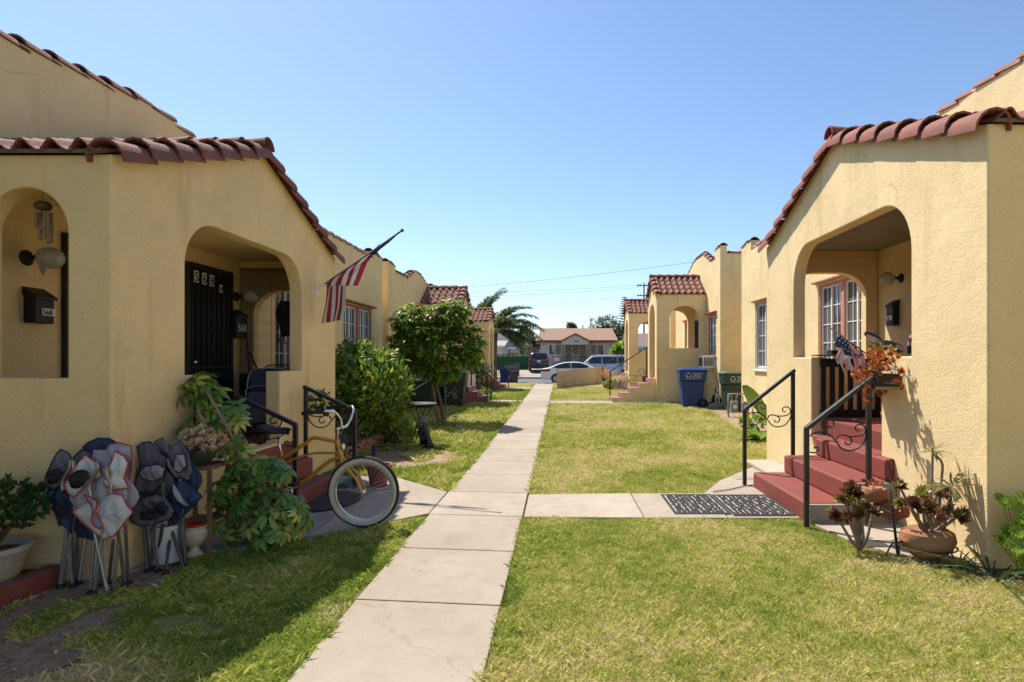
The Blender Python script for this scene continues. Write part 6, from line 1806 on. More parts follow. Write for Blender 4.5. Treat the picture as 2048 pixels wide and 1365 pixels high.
CATM = bpy.data.materials.new('cat_fur'); CATM.use_nodes = True
N = CATM.node_tree.nodes; at = N.new('ShaderNodeAttribute'); at.attribute_name = 'fur'; CATM.node_tree.links.new(at.outputs['Color'], N['Principled BSDF'].inputs['Base Color']); N['Principled BSDF'].inputs['Roughness'].default_value = .85
cat_pts = [(0, .10, .08), (0, .06, .15), (0, .0, .23), (0, -.035, .29), (0, -.055, .335), (0, -.105, .325),          # rump, back, shoulder, neck, head, muzzle
           (-.035, -.045, .20), (-.038, -.06, .10), (-.038, -.065, .015), (-.038, -.095, .012),                      # front legs
           (.035, -.045, .20), (.038, -.06, .10), (.038, -.065, .015), (.038, -.095, .012),
           (-.085, .03, .09), (-.095, -.03, .06), (-.09, .03, .02), (-.09, -.05, .012),                              # hind legs: thigh, knee, hock, paw
           (.085, .03, .09), (.095, -.03, .06), (.09, .03, .02), (.09, -.05, .012),
           (0, .17, .03), (-.09, .18, .02), (-.17, .10, .02), (-.2, .0, .02),                                        # tail
           (-.034, -.045, .375), (-.042, -.045, .405), (.034, -.045, .375), (.042, -.045, .405)]                     # ears
cat_e = [(0, 1), (1, 2), (2, 3), (3, 4), (4, 5), (2, 6), (6, 7), (7, 8), (8, 9), (2, 10), (10, 11), (11, 12), (12, 13), (0, 14), (14, 15), (15, 16), (16, 17), (0, 18), (18, 19), (19, 20), (20, 21), (0, 22), (22, 23), (23, 24), (24, 25), (4, 26), (26, 27), (4, 28), (28, 29)]
cat_r = [.085, .085, .07, .048, .052, .024, .03, .02, .018, .016, .03, .02, .018, .016, .055, .035, .018, .018, .055, .035, .018, .018, .02, .018, .016, .012, .018, .006, .018, .006]
catt = thing('cat', 'black and white cat sitting upright on the concrete block', 'cat', ct)
co = skin('body', cat_pts, cat_e, cat_r, CATM, catt)
me = co.data; ca = me.attributes.new('fur', 'FLOAT_COLOR', 'POINT')
for i, v in enumerate(me.vertices):
    x, y, z = v.co
    wht = (y < -.035 and .02 < z < .27 and abs(x) < .05) or (y < -.09 and z > .28) or (z < .03 and y < -.02) or (abs(x) < .012 and y < -.07 and z > .3)
    ca.data[i].color = (.6, .58, .55, 1) if wht else (.012, .012, .013, 1)
for sg in (-1, 1): MB().ball(ct + Vector((sg * .022, -.098, .352)), .009, .006, .009, 8, 6).build('eye', mat('cat_eye', (.3, .35, .08), rough=.1), catt, smooth=True)
MB().ball(ct + Vector((0, -.13, .328)), .007, .005, .005, 8, 6).build('nose', mat('cat_nose', (.3, .12, .11), rough=.5), catt, smooth=True)
catt.rotation_euler = (0, 0, R(-4)); catt.scale = (1.2, 1.2, 1.2)
ac = thing('air_conditioner', 'white box air conditioner projecting below the red-framed window', 'air conditioner', (4.6, 18.75, 1.4))
MB().box(4.38, 4.80, 18.55, 19.1, 1.30, 1.68).build('case', PLASTW, ac, bevel=.012)
for i in range(7): MB().box(4.42 + i * .045, 4.445 + i * .045, 18.536, 18.552, 1.36, 1.62).build('vent_slot', DKSTEEL, ac)
for i in range(9): MB().box(4.368, 4.382, 18.6 + i * .05, 18.625 + i * .05, 1.36, 1.62).build('grille_slat', DKSTEEL, ac)
# garden hose on the far walkway, cable by the steps
h_ = MB().tube(catmull([(1.9, 19.7, .17), (2.6, 19.62, .16), (3.1, 19.5, .17), (3.5, 19.45, .2), (3.9, 19.5, .17)], 6), .014, 6)
clean(h_, 'garden_hose', mat('pale_hose', (.4, .36, .28), rough=.6), 'pale garden hose lying at the foot of the pink steps', 'hose', smooth=True)
h_ = MB().tube(catmull([(1.75, 6.9, .035), (1.85, 6.95, .035), (1.98, 7.02, .035), (2.2, 7.2, .035), (2.5, 7.34, .035)], 6), .006, 6)
clean(h_, 'cable', BARK, 'thin dark cable on the concrete beside the far stair post', 'cable', smooth=True)
# ================================================================ FAR LEFT AND RIGHT GARDENS
clump('dark_shrub', 'dark loose shrub in front of the far porch beside the palms', 'shrub', (-3.25, 24.9, gz(25) + .62), (.55, .5, .62), 330, .09, .035, G_SHRUB, 0, 5)
clump('lime_plant', 'low lime green plant beside the pink steps', 'plant', (-2.75, 21.3, gz(21) + .16), (.36, .3, .18), 100, .1, .06, G_LIGHT, 0, 4, stem=False)
tuft('dry_grass_tuft', 'dry straw coloured grass tuft beside the far steps', 'plant', (-2.85, 25.6, gz(25.6)), 40, .5, .03, G_DRAC, 1.0, .1)
ch = thing('plastic_chair', 'white plastic garden chair beside the dark shrub', 'chair', (-3.45, 22.4, gz(22)))
cx, cy, cz = -3.45, 22.4, gz(22)
MB().box(cx - .22, cx + .22, cy - .22, cy + .22, cz + .40, cz + .43).build('seat', PLASTW, ch, bevel=.008)
MB().box(cx - .22, cx + .22, cy + .2, cy + .23, cz + .43, cz + .82).build('backrest', PLASTW, ch, bevel=.008)
for sx in (-1, 1):
    for sy in (-1, 1): MB().beam((cx + sx * .2, cy + sy * .2, cz + .40), (cx + sx * .24, cy + sy * .23, cz), .035, .035).build('leg', PLASTW, ch)
    MB().box(cx + sx * .22 - .025, cx + sx * .22 + .025, cy - .2, cy + .2, cz + .6, cz + .63).build('armrest', PLASTW, ch)
# pots in front of the far right porch
def fpot(label, x, y, r, h, m, plab, pm, pr, k=60, L=.07, w=.03):
    b = Vector((x, y, gz(y) + .02))
    pot('plant_pot', label, 'pot', b, [(r * .75, 0), (r, h * .9), (r * 1.06, h * .9), (r * 1.06, h), (r * .9, h), (r * .85, h * .85)], m, r * .86, h * .86, 18)
    clump('potted_plant', plab, 'plant', b + Vector((0, 0, h + pr * .55)), (pr * 1.1, pr, pr * .7), k, L, w, pm, 0, 5)
GREYPOT = mat('grey_white_pot', (.5, .48, .45), (.4, .38, .36), scale=8, rough=.8)
fpot('squat grey-white pot closest to the far porch corner', 2.80, 26.6, .2, .34, GREYPOT, 'pinkish orange succulent in the pot by the porch corner', G_SUCC, .24)
fpot('squat grey-white pot between the lime bush and another pale pot', 2.48, 26.7, .17, .32, GREYPOT, 'pinkish orange succulent between the lime bush and the porch corner', G_SUCC, .2)
fpot('small terracotta pot under the lime green bush', 2.16, 26.3, .16, .14, TERRA, 'round lime green bush in front of the far porch', leafmat('lime_leaf', [(0, (.2, .24, .02)), (1, (.4, .38, .04))], .5, .35), .3, 90)
fpot('dark pot hidden behind the lime bush', 2.1, 27.4, .2, .45, B_BLACK, 'bright orange flowering plant behind the lime bush', G_ORANGE, .28, 90)
fpot('dark pot beside the orange flowers', 2.45, 28.0, .18, .4, B_BLACK, 'yellow flowering plant beside the orange flowers', leafmat('yellow_flower', [(0, (.15, .2, .03)), (.5, (.45, .35, .03)), (1, (.55, .45, .05))], .5, .3), .26, 70)
sd3 = thing('plant_crate', 'white crate carrying a black tub between the two porches', 'crate', (3.45, 24.2, gz(24)))
for x, y in ((3.3, 24.05), (3.6, 24.05), (3.3, 24.35), (3.6, 24.35)): MB().box(x - .02, x + .02, y - .02, y + .02, gz(24), gz(24) + .3).build('leg', PLASTW, sd3)
MB().box(3.26, 3.64, 24.0, 24.4, gz(24) + .3, gz(24) + .34).build('top', PLASTW, sd3, bevel=.005)
pot('black_tub', 'black plastic tub standing on the white crate', 'tub', Vector((3.45, 24.2, gz(24) + .34)), [(.13, 0), (.17, .3), (.185, .3), (.185, .34), (.165, .34), (.15, .28)], B_BLACK, .16, .28, 18)
# tan tarp fence
tf = thing('tarp_fence', 'low fence of wrinkled tan tarpaulin across the far lawn', 'fence', (1, 29.5, .27))
TARP = mat('tan_tarp', (.5, .425, .33), (.43, .36, .275), scale=2.5, rough=.9, bump=.4, bscale=9, bdist=.05)
A, B = Vector((-.17, 27.1, 0)), Vector((2.35, 32.2, 0))
pans = [(0, .32), (.325, .62), (.625, .78), (.785, 1.0)]
for i, (a, b) in enumerate(pans):
    def tarp(u, v, a=a, b=b):
        s_ = a + (b - a) * u; p = A.lerp(B, s_)
        top = gz(p.y) + .82 + .1 * s_ + .035 * math.sin(u * math.pi) * -1; bot = gz(p.y) + .01
        d = .012 * math.sin(s_ * 40 + v * 3) * (1 - v * .5) + .05 * mnoise.noise(Vector((s_ * 14, v * 3, i)))
        return Vector((p.x + d * .7, p.y - d, bot + (top - bot) * v))
    o = MB().grid(tarp, 18, 8).build('panel', TARP if i < 3 else mat('woven_tan_tarp', (.46, .35, .23), (.36, .26, .17), scale=6, rough=.9, stretch=(1, 1, 3)), tf, smooth=True)
    o.modifiers.new('s', 'SOLIDIFY').thickness = .012
for s_ in (0, .32, .62, .78, 1.0):
    p = A.lerp(B, s_); MB().box(p.x - .02, p.x + .02, p.y + .07, p.y + .11, gz(p.y) - .05, gz(p.y) + .9 + .1 * s_).build('post', WOOD, tf)
# ================================================================ CARS
def car(label, prof, length, width, loc, ang, paint, glass_poly, wheels, wr=.33, lights=(), kind='sedan'):
    t = thing('car', label, 'car', (0, 0, 0))
    # side profile extruded across, with tumblehome towards the roof
    def side(poly, y, m_in=0): return [(x, y, z) for x, z in poly]
    hw = width / 2
    def yo(z, belt=.95, top=1.5): return hw - .02 - max(0, (z - belt)) * .32 - max(0, .45 - z) * .08
    k = len(prof)
    cs = (-1, -.92, -.6, -.2, .2, .6, .92, 1)
    vs = []; fs = []
    for c in cs:
        for x, z in prof:
            edge = abs(c)
            zz = z - (.035 if edge == 1 and z > .5 else 0)
            bow = (1 - c * c) * .06
            xx = x + (bow if x > length * .4 else -bow if x < -length * .4 else 0)
            vs.append((xx, c * yo(z), zz))
    for i in range(len(cs) - 1):
        for j in range(k): fs.append((i * k + j, i * k + (j + 1) % k, (i + 1) * k + (j + 1) % k, (i + 1) * k + j))
    fs.append(tuple(range(k))); fs.append(tuple((len(cs) - 1) * k + j for j in range(k)))
    MB().add(vs, fs).build('body', paint, t, smooth=38)
    cg = mat('car_glass', (.015, .02, .024), (.03, .035, .04), scale=1, rough=.05, spec=.7)
    for nm, poly in glass_poly:
        for sg in (-1, 1):
            n = len(poly)
            vs = [(x, sg * (yo(z) + .006), z) for x, z in poly] + [(x, sg * (yo(z) - .01), z) for x, z in poly]
            MB().add(vs, [tuple(range(n)), tuple(range(2 * n - 1, n - 1, -1))] + [(i, (i + 1) % n, n + (i + 1) % n, n + i) for i in range(n)]).build(nm, cg, t)
    for x in wheels:
        for sg in (-1, 1):
            wh = part('wheel', t)
            MB().tube([(x, sg * (hw - .2), wr), (x, sg * (hw - .19), wr), (x, sg * (hw - .0), wr), (x, sg * (hw + .005), wr)], [wr - .04, wr, wr, wr - .03], 26).build('tyre', RUBBER, wh, smooth=40)
            MB().tube([(x, sg * (hw - .02), wr), (x, sg * (hw + .012), wr)], [wr * .68, wr * .62], 22).build('rim', mat('alloy', (.5, .5, .5), rough=.3, metal=.9), wh, smooth=30)
            for i in range(5):
                a = 6.283 * i / 5
                MB().beam((x + wr * .3 * math.cos(a + .6), sg * (hw + .014), wr + wr * .3 * math.sin(a + .6)), (x + wr * .55 * math.cos(a + .6), sg * (hw + .014), wr + wr * .55 * math.sin(a + .6)), .09, .006, (0, 1, 0)).build('vent', BLACKM, wh)
    for nm, m, b in lights: MB().box(*b).build(nm, m, t, bevel=.015)
    t.location = loc; t.rotation_euler = (0, 0, ang)
    return t
PAINTW = mat('white_car_paint', (.72, .73, .74), rough=.25, coat=.6)
PAINTD = mat('dark_navy_car_paint', (.012, .017, .028), rough=.25, coat=.7)
PAINTS = mat('silver_car_paint', (.42, .44, .47), rough=.25, coat=.6, metal=.3)
TAIL = mat('red_tail_lamp', (.4, .012, .015), rough=.15, coat=.5)
HEADL = mat('clear_lamp', (.6, .6, .6), rough=.1)
BLK = mat('black_trim', (.02, .02, .02), rough=.5)
PLATE = mat('licence_plate', (.6, .6, .58), rough=.5)
sedan = [(-2.3, .38), (-2.32, .6), (-2.27, .92), (-2.2, .98), (-1.85, 1.02), (-1.35, 1.24), (-.85, 1.38), (-.2, 1.42), (.3, 1.38), (.75, 1.22), (1.15, 1.0), (1.9, .88), (2.2, .75), (2.3, .55), (2.28, .3), (2.0, .2), (1.7, .2), (1.62, .48), (1.38, .62), (1.12, .48), (1.02, .2), (-1.0, .2), (-1.1, .48), (-1.36, .62), (-1.62, .48), (-1.72, .22), (-2.15, .24)]
car('white sedan parked at the near side of the street', sedan, 4.6, 1.8, ((1083 - VX) / F * 38.8 + 2.3, 39.7, .005), 0, PAINTW,
    [('side_window', [(-1.55, 1.03), (-1.25, 1.2), (-.8, 1.32), (-.42, 1.35), (-.42, 1.0), (-1.2, .99)]), ('side_window', [(-.36, 1.0), (-.36, 1.35), (.25, 1.32), (.7, 1.16), (.95, 1.0)])], (-1.36, 1.37), .325,
    [('tail_lamp', TAIL, (-2.31, -1.75, -.89, -.62, .78, .95)), ('tail_lamp', TAIL, (-2.31, -1.75, .62, .89, .78, .95)), ('bumper_vent', BLK, (-2.33, -2.0, -.86, -.6, .36, .46)), ('door_mirror', PAINTW, (.72, .9, -1.0, -.84, .98, 1.1)), ('door_handle', PAINTW, (-.7, -.5, -.9, -.86, .86, .89)), ('door_handle', PAINTW, (.35, .55, -.9, -.86, .86, .89))])
suv = [(-2.25, .35), (-2.3, .6), (-2.28, 1.0), (-2.2, 1.12), (-2.0, 1.5), (-1.85, 1.66), (-1.2, 1.71), (.0, 1.72), (.4, 1.66), (1.05, 1.12), (1.9, 1.0), (2.2, .85), (2.28, .5), (2.2, .28), (1.75, .25), (1.65, .55), (1.4, .7), (1.12, .55), (1.0, .25), (-1.0, .25), (-1.1, .55), (-1.36, .7), (-1.62, .55), (-1.72, .27), (-2.1, .28)]
c_ = car('dark navy sport utility car in the driveway across the street', suv, 4.55, 1.85, ((1076 - VX) / F * 54, 56.2, gz(55.4) + .02), R(92), PAINTD,
    [('side_window', [(-1.9, 1.15), (-1.75, 1.55), (-.5, 1.6), (-.5, 1.12)]), ('side_window', [(-.42, 1.12), (-.42, 1.6), (.3, 1.58), (.85, 1.14)])], (-1.36, 1.4), .36,
    [('tail_lamp', TAIL, (-2.32, -2.1, -.9, -.58, .98, 1.14)), ('tail_lamp', TAIL, (-2.32, -2.1, .58, .9, .98, 1.14)), ('licence_plate', PLATE, (-2.38, -2.33, -.16, .16, .82, .97)), ('chrome_strip', CHROME, (-2.37, -2.33, -.55, .55, 1.0, 1.03)), ('rear_bumper', BLK, (-2.38, -2.2, -.86, .86, .34, .58))])
MB().add([(-2.265, -.72, 1.16), (-2.265, .72, 1.16), (-2.06, .62, 1.58), (-2.06, -.62, 1.58)], [(0, 1, 2, 3)])
rw_ = MB(); rw_.hexa([(-2.29, -.74, 1.15), (-2.29, .74, 1.15), (-2.24, .74, 1.15), (-2.24, -.74, 1.15)], [(-2.06, -.62, 1.6), (-2.06, .62, 1.6), (-1.98, .62, 1.6), (-1.98, -.62, 1.6)])
o = rw_.build('rear_window', MATS['car_glass'], None); o.parent = c_
big = [(-2.75, .4), (-2.8, .7), (-2.78, 1.15), (-2.72, 1.3), (-2.55, 1.75), (-2.4, 1.86), (-1.0, 1.9), (.7, 1.88), (1.0, 1.8), (1.6, 1.25), (2.6, 1.12), (2.75, .9), (2.78, .5), (2.7, .32), (2.15, .3), (2.05, .62), (1.75, .78), (1.45, .62), (1.35, .3), (-1.25, .3), (-1.35, .62), (-1.65, .78), (-1.95, .62), (-2.05, .3), (-2.6, .33)]
car('silver full-size utility car parked across the street', big, 5.6, 2.0, ((1137 - VX) / F * 46.5 + 2.75, 47.5, .005), R(180), PAINTS,
    [('side_window', [(-2.45, 1.28), (-2.3, 1.72), (-1.1, 1.76), (-1.1, 1.26)]), ('side_window', [(-1.02, 1.26), (-1.02, 1.76), (.1, 1.77), (.1, 1.24)]), ('side_window', [(.18, 1.24), (.18, 1.77), (.9, 1.72), (1.35, 1.26)])], (-1.65, 1.75), .4,
    [('head_lamp', HEADL, (2.55, 2.79, -.95, -.7, .85, 1.0)), ('head_lamp', HEADL, (2.55, 2.79, .7, .95, .85, 1.0)), ('roof_rail', CHROME, (-2.2, .6, .7, .74, 1.9, 1.94)), ('door_mirror', PAINTS, (1.15, 1.35, .95, 1.15, 1.2, 1.36))])
# ================================================================ HOUSES ACROSS THE STREET
FWALL = mat('pinkish_stucco', (.55, .49, .46), (.5, .44, .41), scale=2, rough=.92, bump=.3)
SHING = mat('tan_shingles', (.33, .2, .135), (.25, .15, .105), scale=9, rough=.95, bump=.6, bscale=25, stretch=(1, 1, 3))
SHINGG = mat('grey_shingles', (.4, .37, .35), (.32, .3, .28), scale=9, rough=.95, bump=.6, bscale=25)
FASC = mat('maroon_trim', (.14, .04, .035), rough=.6)
def gbox(mb, *a): return mb.box(*a)
def fwin(parent, y, x0, x1, z0, z1, n=2, cur=False):
    mb = MB(); f = .07
    for q in ((x0, x0 + f, z0, z1), (x1 - f, x1, z0, z1), (x0 + f, x1 - f, z0, z0 + f), (x0 + f, x1 - f, z1 - f, z1)): mb.box(q[0], q[1], y - .05, y + .02, q[2], q[3])
    for i in range(1, n):
        x = x0 + (x1 - x0) * i / n; mb.box(x - .035, x + .035, y - .05, y + .02, z0 + f, z1 - f)
    w = mb.build('window', WHITE, parent)
    for i in range(n):
        a = x0 + (x1 - x0) * i / n; b = x0 + (x1 - x0) * (i + 1) / n
        MB().box(a + .04, b - .04, y - .02, y - .01, z0 + f, z1 - f).build('pane', GLASS, w)
    if cur: MB().add([(x0 + .3, y - .026, z1 - f), (x0 + (x1 - x0) * .48, y - .026, z1 - f), (x0 + (x1 - x0) * .38, y - .026, z0 + .3), (x0 + .45, y - .026, z0 + .3)], [(0, 1, 2, 3)]).build('curtain', CURTAIN, w)
    return w
hY = 64.0; gb = gz(64)
hx = lambda x, Y=hY: (x - VX) / F * Y
hz = lambda y, Y=hY: H - (y - VY) / F * Y
fh = thing('house', 'pale pinkish house with tan shingle roof and brick porch pillars', 'house', (1.7, hY + 4, gb))
x0, x1 = hx(1081), hx(1229)
pxa, pxb = hx(1124), hx(1179)
MB().box(x0, x1, hY + 2.0, hY + 9, gb - .2, hz(682) + .0).build('wall', FWALL, fh)
MB().box(x0, pxa, hY, hY + 1.995, gb - .2, hz(683)).build('wall', FWALL, fh)
MB().box(pxb, x1, hY, hY + 1.995, gb - .2, hz(683)).build('wall', FWALL, fh)
ez = hz(681.5); rz_ = H + 63 / F * (hY + 4.3)
rf = MB()
rf.add([(x0 - .35, hY - .5, ez), (x1 + .35, hY - .5, ez), (x1 + .1, hY + 4.3, rz_), (x0 - .1, hY + 4.3, rz_), (x0 - .35, hY + 9.2, ez), (x1 + .35, hY + 9.2, ez)], [(0, 1, 2, 3), (3, 2, 5, 4), (0, 3, 4), (1, 5, 2), (0, 4, 5, 1)])
rfo = rf.build('roof', SHING, fh)
MB().box(x0 - .36, x1 + .36, hY - .56, hY - .5, ez - .2, ez + .02).build('fascia', FASC, rfo)
MB().tube([(hx(1150) + 1.0, hY + 4.3, rz_ - .1), (hx(1150) + 1.0, hY + 4.3, rz_ + .35)], .06, 8).build('vent_pipe', DKSTEEL, rfo)
ax, bx_, cx_ = hx(1119, 62.6), hx(1182, 62.6), hx(1151, 62.6)
az, ap = hz(684, 62.6), hz(669, 62.6)
pr_ = MB(); pr_.prism([(ax, az), (bx_, az), (cx_, ap)], lambda u, v, t: (u, t, v), 62.6, 62.8); pr_.box(ax + .2, bx_ - .2, 62.62, 62.78, az - .3, az - .001)
pr_.build('porch_gable', FWALL, fh)
for s_, e_ in ((ax, cx_), (bx_, cx_)):
    zs_ = az
    MB().beam((s_ - (.2 if s_ == ax else -.2), 62.5, az - .1), (cx_, 62.5, ap + .05), .25, .14).build('bargeboard', FASC, fh)
prf = MB(); prf.add([(ax - .2, 62.4, az - .08), (cx_, 62.4, ap + .1), (cx_, 66.5, ap + .1), (ax - .2, 66.5, az - .08), (bx_ + .2, 62.4, az - .08), (bx_ + .2, 66.5, az - .08)], [(0, 1, 2, 3), (1, 4, 5, 2)])
po = prf.build('porch_roof', SHING, fh); po.modifiers.new('s', 'SOLIDIFY').thickness = .06
for xa, xb in ((1125, 1131), (1171.5, 1177.5)):
    pl = part('pillar', fh)
    xa, xb = hx(xa, 62.8), hx(xb, 62.8)
    MB().box(xa + .01, xb - .01, 62.56, 62.84, gb, az - .3).build('core', CONCD, pl)
    bme = None
    nz_ = int((az - .3 - gb) / .085)
    for i in range(nz_):
        for j in range(2):
            w_ = (xb - xa) / 2
            if bme is None:
                bme = MB().box(0, w_ - .012, 0, .3, 0, .074).mesh('brick'); bme.materials.append(BRICK)
            put('brick', bme, pl, (xa + j * w_ + (.004 if i % 2 else 0), 62.545, gb + i * .085), Euler((0, 0, 0)))
MB().box(hx(1143), hx(1160), hY + 1.9, hY + 1.99, gb + .5, hz(690)).build('door', WHITE, fh)
MB().box(hx(1146), hx(1157), hY + 1.87, hY + 1.898, hz(698), hz(691)).build('door_glass', GLASS, fh)
MB().tube([(hx(1151) + .2 * math.cos(a), hY + 1.86, hz(703) + .2 * math.sin(a)) for a in [i * .524 for i in range(12)]], .06, 6, closed=True).build('wreath', BARK, fh)
fwin(fh, hY - .004, hx(1097), hx(1123.5), hz(711), hz(688.5), 2, True)
fwin(fh, hY - .004, hx(1179.5), hx(1208), hz(711), hz(688.5), 2)
text('567', .32, (hx(1148, 62.5), 62.59, hz(685.4, 62.5)), (1, 0, 0), (0, 0, 1), BLACKINK, fh, 'number', .01)
# iron fence in front of it
fe = thing('iron_fence', 'black iron fence with brick base in front of the pale house', 'fence', (0, 60.6, gz(60.6)))
zb = gz(60.6)
for xx in np.arange(hx(1104, 60.6), hx(1236, 60.6), .17):
    MB().box(xx - .012, xx + .012, 60.59, 60.614, zb + .3, zb + 1.35).build('bar', IRON, fe)
for z in (zb + .45, zb + 1.2): MB().box(hx(1104, 60.6), hx(1236, 60.6), 60.575, 60.589, z - .02, z + .02).build('rail', IRON, fe)
MB().box(hx(1104, 60.6), hx(1236, 60.6), 60.52, 60.7, zb - .1, zb + .29).build('base', BRICK, fe)
sg_ = thing('number_sign', 'small white number sign fixed to the iron fence', 'sign', (hx(1113, 60.5), 60.5, zb + 1))
MB().box(hx(1108.5, 60.5), hx(1118, 60.5), 60.50, 60.53, zb + .85, zb + 1.15).build('board', PLASTW, sg_)
text('567', .26, (hx(1110, 60.5), 60.495, zb + .9), (1, 0, 0), (0, 0, 1), BLACKINK, sg_, 'number', .004)
# neighbours
def simple_house(label, xa, xb, Y, dep, zb, ze, zr, wm, rm, wins, ridge='x', over=.4):
    h = thing('house', label, 'house', ((xa + xb) / 2, Y + dep / 2, zb))
    MB().box(xa, xb, Y, Y + dep, zb - .3, ze).build('wall', wm, h)
    ym = Y + dep / 2; xm_ = (xa + xb) / 2
    if ridge == 'x': v = [(xa - over, Y - over, ze), (xb + over, Y - over, ze), (xb + over, ym, zr), (xa - over, ym, zr), (xa - over, Y + dep + over, ze), (xb + over, Y + dep + over, ze)]; f = [(0, 1, 2, 3), (3, 2, 5, 4), (0, 3, 4), (1, 5, 2), (0, 4, 5, 1)]
    else: v = [(xa - over, Y - over, ze), (xa - over, Y + dep + over, ze), (xm_, Y + dep + over, zr), (xm_, Y - over, zr), (xb + over, Y - over, ze), (xb + over, Y + dep + over, ze)]; f = [(0, 1, 2, 3), (3, 2, 5, 4), (0, 3, 4), (1, 5, 2), (0, 4, 5, 1)]
    r = MB().add([(a, b, c + .003) for a, b, c in v], f).build('roof', rm, h)
    MB().box(xa - over, xb + over, Y - over - .05, Y - over, ze - .16, ze + .02).build('fascia', WHITE, r)
    for q in wins: fwin(h, Y - .004, *q)
    return h
PALEW = mat('white_house_wall', (.62, .63, .63), (.56, .57, .57), scale=2, rough=.9)
GARW = mat('pale_green_wall', (.55, .58, .54), (.5, .53, .5), scale=2, rough=.9)
X = lambda x, Y: (x - VX) / F * Y
Z = lambda y, Y: H - (y - VY) / F * Y
simple_house('tall white two-storey house behind the palm', X(955, 72), X(1017, 72), 72, 9, .64, Z(640, 72), Z(625, 72), PALEW, SHINGG, [(X(999, 72), X(1003, 72), Z(700, 72), Z(682, 72), 1), (X(1008, 72), X(1013, 72), Z(662, 72), Z(648, 72), 1), (X(1005, 72), X(1011, 72), Z(703, 72), Z(688, 72), 1)])
simple_house('low white house with a small front gable beside the palm', X(940, 63), X(1003, 63), 63, 6, .64, Z(692, 63), Z(680, 63), PALEW, SHINGG, [(X(990, 63), X(996, 63), Z(708, 63), Z(695, 63), 1)])
gar = simple_house('pale garage with grey roof and fan-light door', X(1019, 70), X(1058, 70), 70, 7, .64, Z(697, 70), Z(680, 70), GARW, SHINGG, [])
gd = MB().box(X(1022, 69.9), X(1052, 69.9), 69.9, 69.98, .64, Z(700, 69.9)).build('garage_door', WHITE, gar)
for i in range(4):
    xc = X(1026 + i * 7.5, 69.9); zc_ = Z(710, 69.9)
    for a in (.6, 1.57, 2.54): MB().add([(xc + .3 * math.cos(a - .2), 69.88, zc_ + .35 * math.sin(a - .2)), (xc + .3 * math.cos(a + .2), 69.88, zc_ + .35 * math.sin(a + .2)), (xc + .05 * math.cos(a), 69.88, zc_ + .05 * math.sin(a))], [(0, 1, 2)]).build('fan_pane', GLASS, gd)
simple_house('brown roofed house partly behind the tan roofed house', X(1050, 86), X(1092, 86), 86, 8, .64, Z(690, 86), Z(672, 86), FWALL, SHING, [])
simple_house('low house with dark brown roof beside the leafy banana plant', X(1222, 66), X(1262, 66), 68, 7, .64, Z(692, 68), Z(681, 68), PALEW, SHING, [])
simple_house('white house with grey-brown roof seen through the far arch', X(1264, 60), X(1340, 60), 60, 8, .6, Z(692, 60), Z(664, 60), PALEW, mat('greybrown_shingles', (.22, .17, .15), (.17, .13, .12), scale=9, rough=.95), [(X(1275, 60), X(1284, 60), Z(712, 60), Z(698, 60), 1)])
sh = thing('wooden_gate', 'reddish wooden slatted gate beside the pale garage', 'gate', (X(1067, 62), 62, .6))
for i in range(10): MB().box(X(1056.5, 62) + i * .113, X(1056.5, 62) + i * .113 + .10, 62, 62.04, .6, Z(697, 62)).build('board', mat('redwood', (.2, .075, .05), (.14, .06, .04), scale=5, rough=.8), sh)
MB().box(X(1056, 62), X(1079, 62), 61.9, 62.1, Z(697, 62), Z(694, 62)).build('top_beam', MATS['redwood'], sh)
gf = thing('green_fence', 'fence panels covered in dark green screening cloth', 'fence', (X(1020, 58), 58, .55))
GSC = mat('green_screen_cloth', (.02, .085, .035), (.03, .11, .045), scale=5, rough=.85, stretch=(8, 1, .3))
xs_ = np.linspace(X(985, 58), X(1056.5, 58), 8)
for a, b in zip(xs_[:-1], xs_[1:]):
    MB().grid(lambda u, v: (a + (b - a) * u, 58 + .03 * math.sin(u * 14), .5 + (Z(713, 58) - .5) * v), 8, 2).build('panel', GSC, gf, smooth=True)
    MB().box(a - .03, a + .03, 58.03, 58.09, .5, Z(711, 58)).build('post', IRON, gf)
fg = thing('iron_gate_fence', 'dark iron railing in front of the green screening', 'fence', (X(1010, 53), 53, gz(53)))
for xx in np.arange(X(982, 53), X(1036, 53), .16): MB().box(xx - .01, xx + .01, 53, 53.02, gz(53), Z(708, 53)).build('bar', IRON, fg)
MB().box(X(982, 53), X(1036, 53), 52.985, 52.999, Z(711, 53), Z(709.5, 53)).build('rail', IRON, fg)
wf = thing('board_fence', 'grey weathered board fence sloping behind the street bins', 'fence', (X(1028, 50.5), 51.5, .12))
for i in range(14):
    xx = X(1008, 51.5) + i * .095; MB().box(xx, xx + .088, 51.5, 51.53, .1, 1.05 + .02 * i).build('board', mat('grey_boards', (.09, .08, .075), (.13, .12, .11), scale=6, rough=.9), wf)
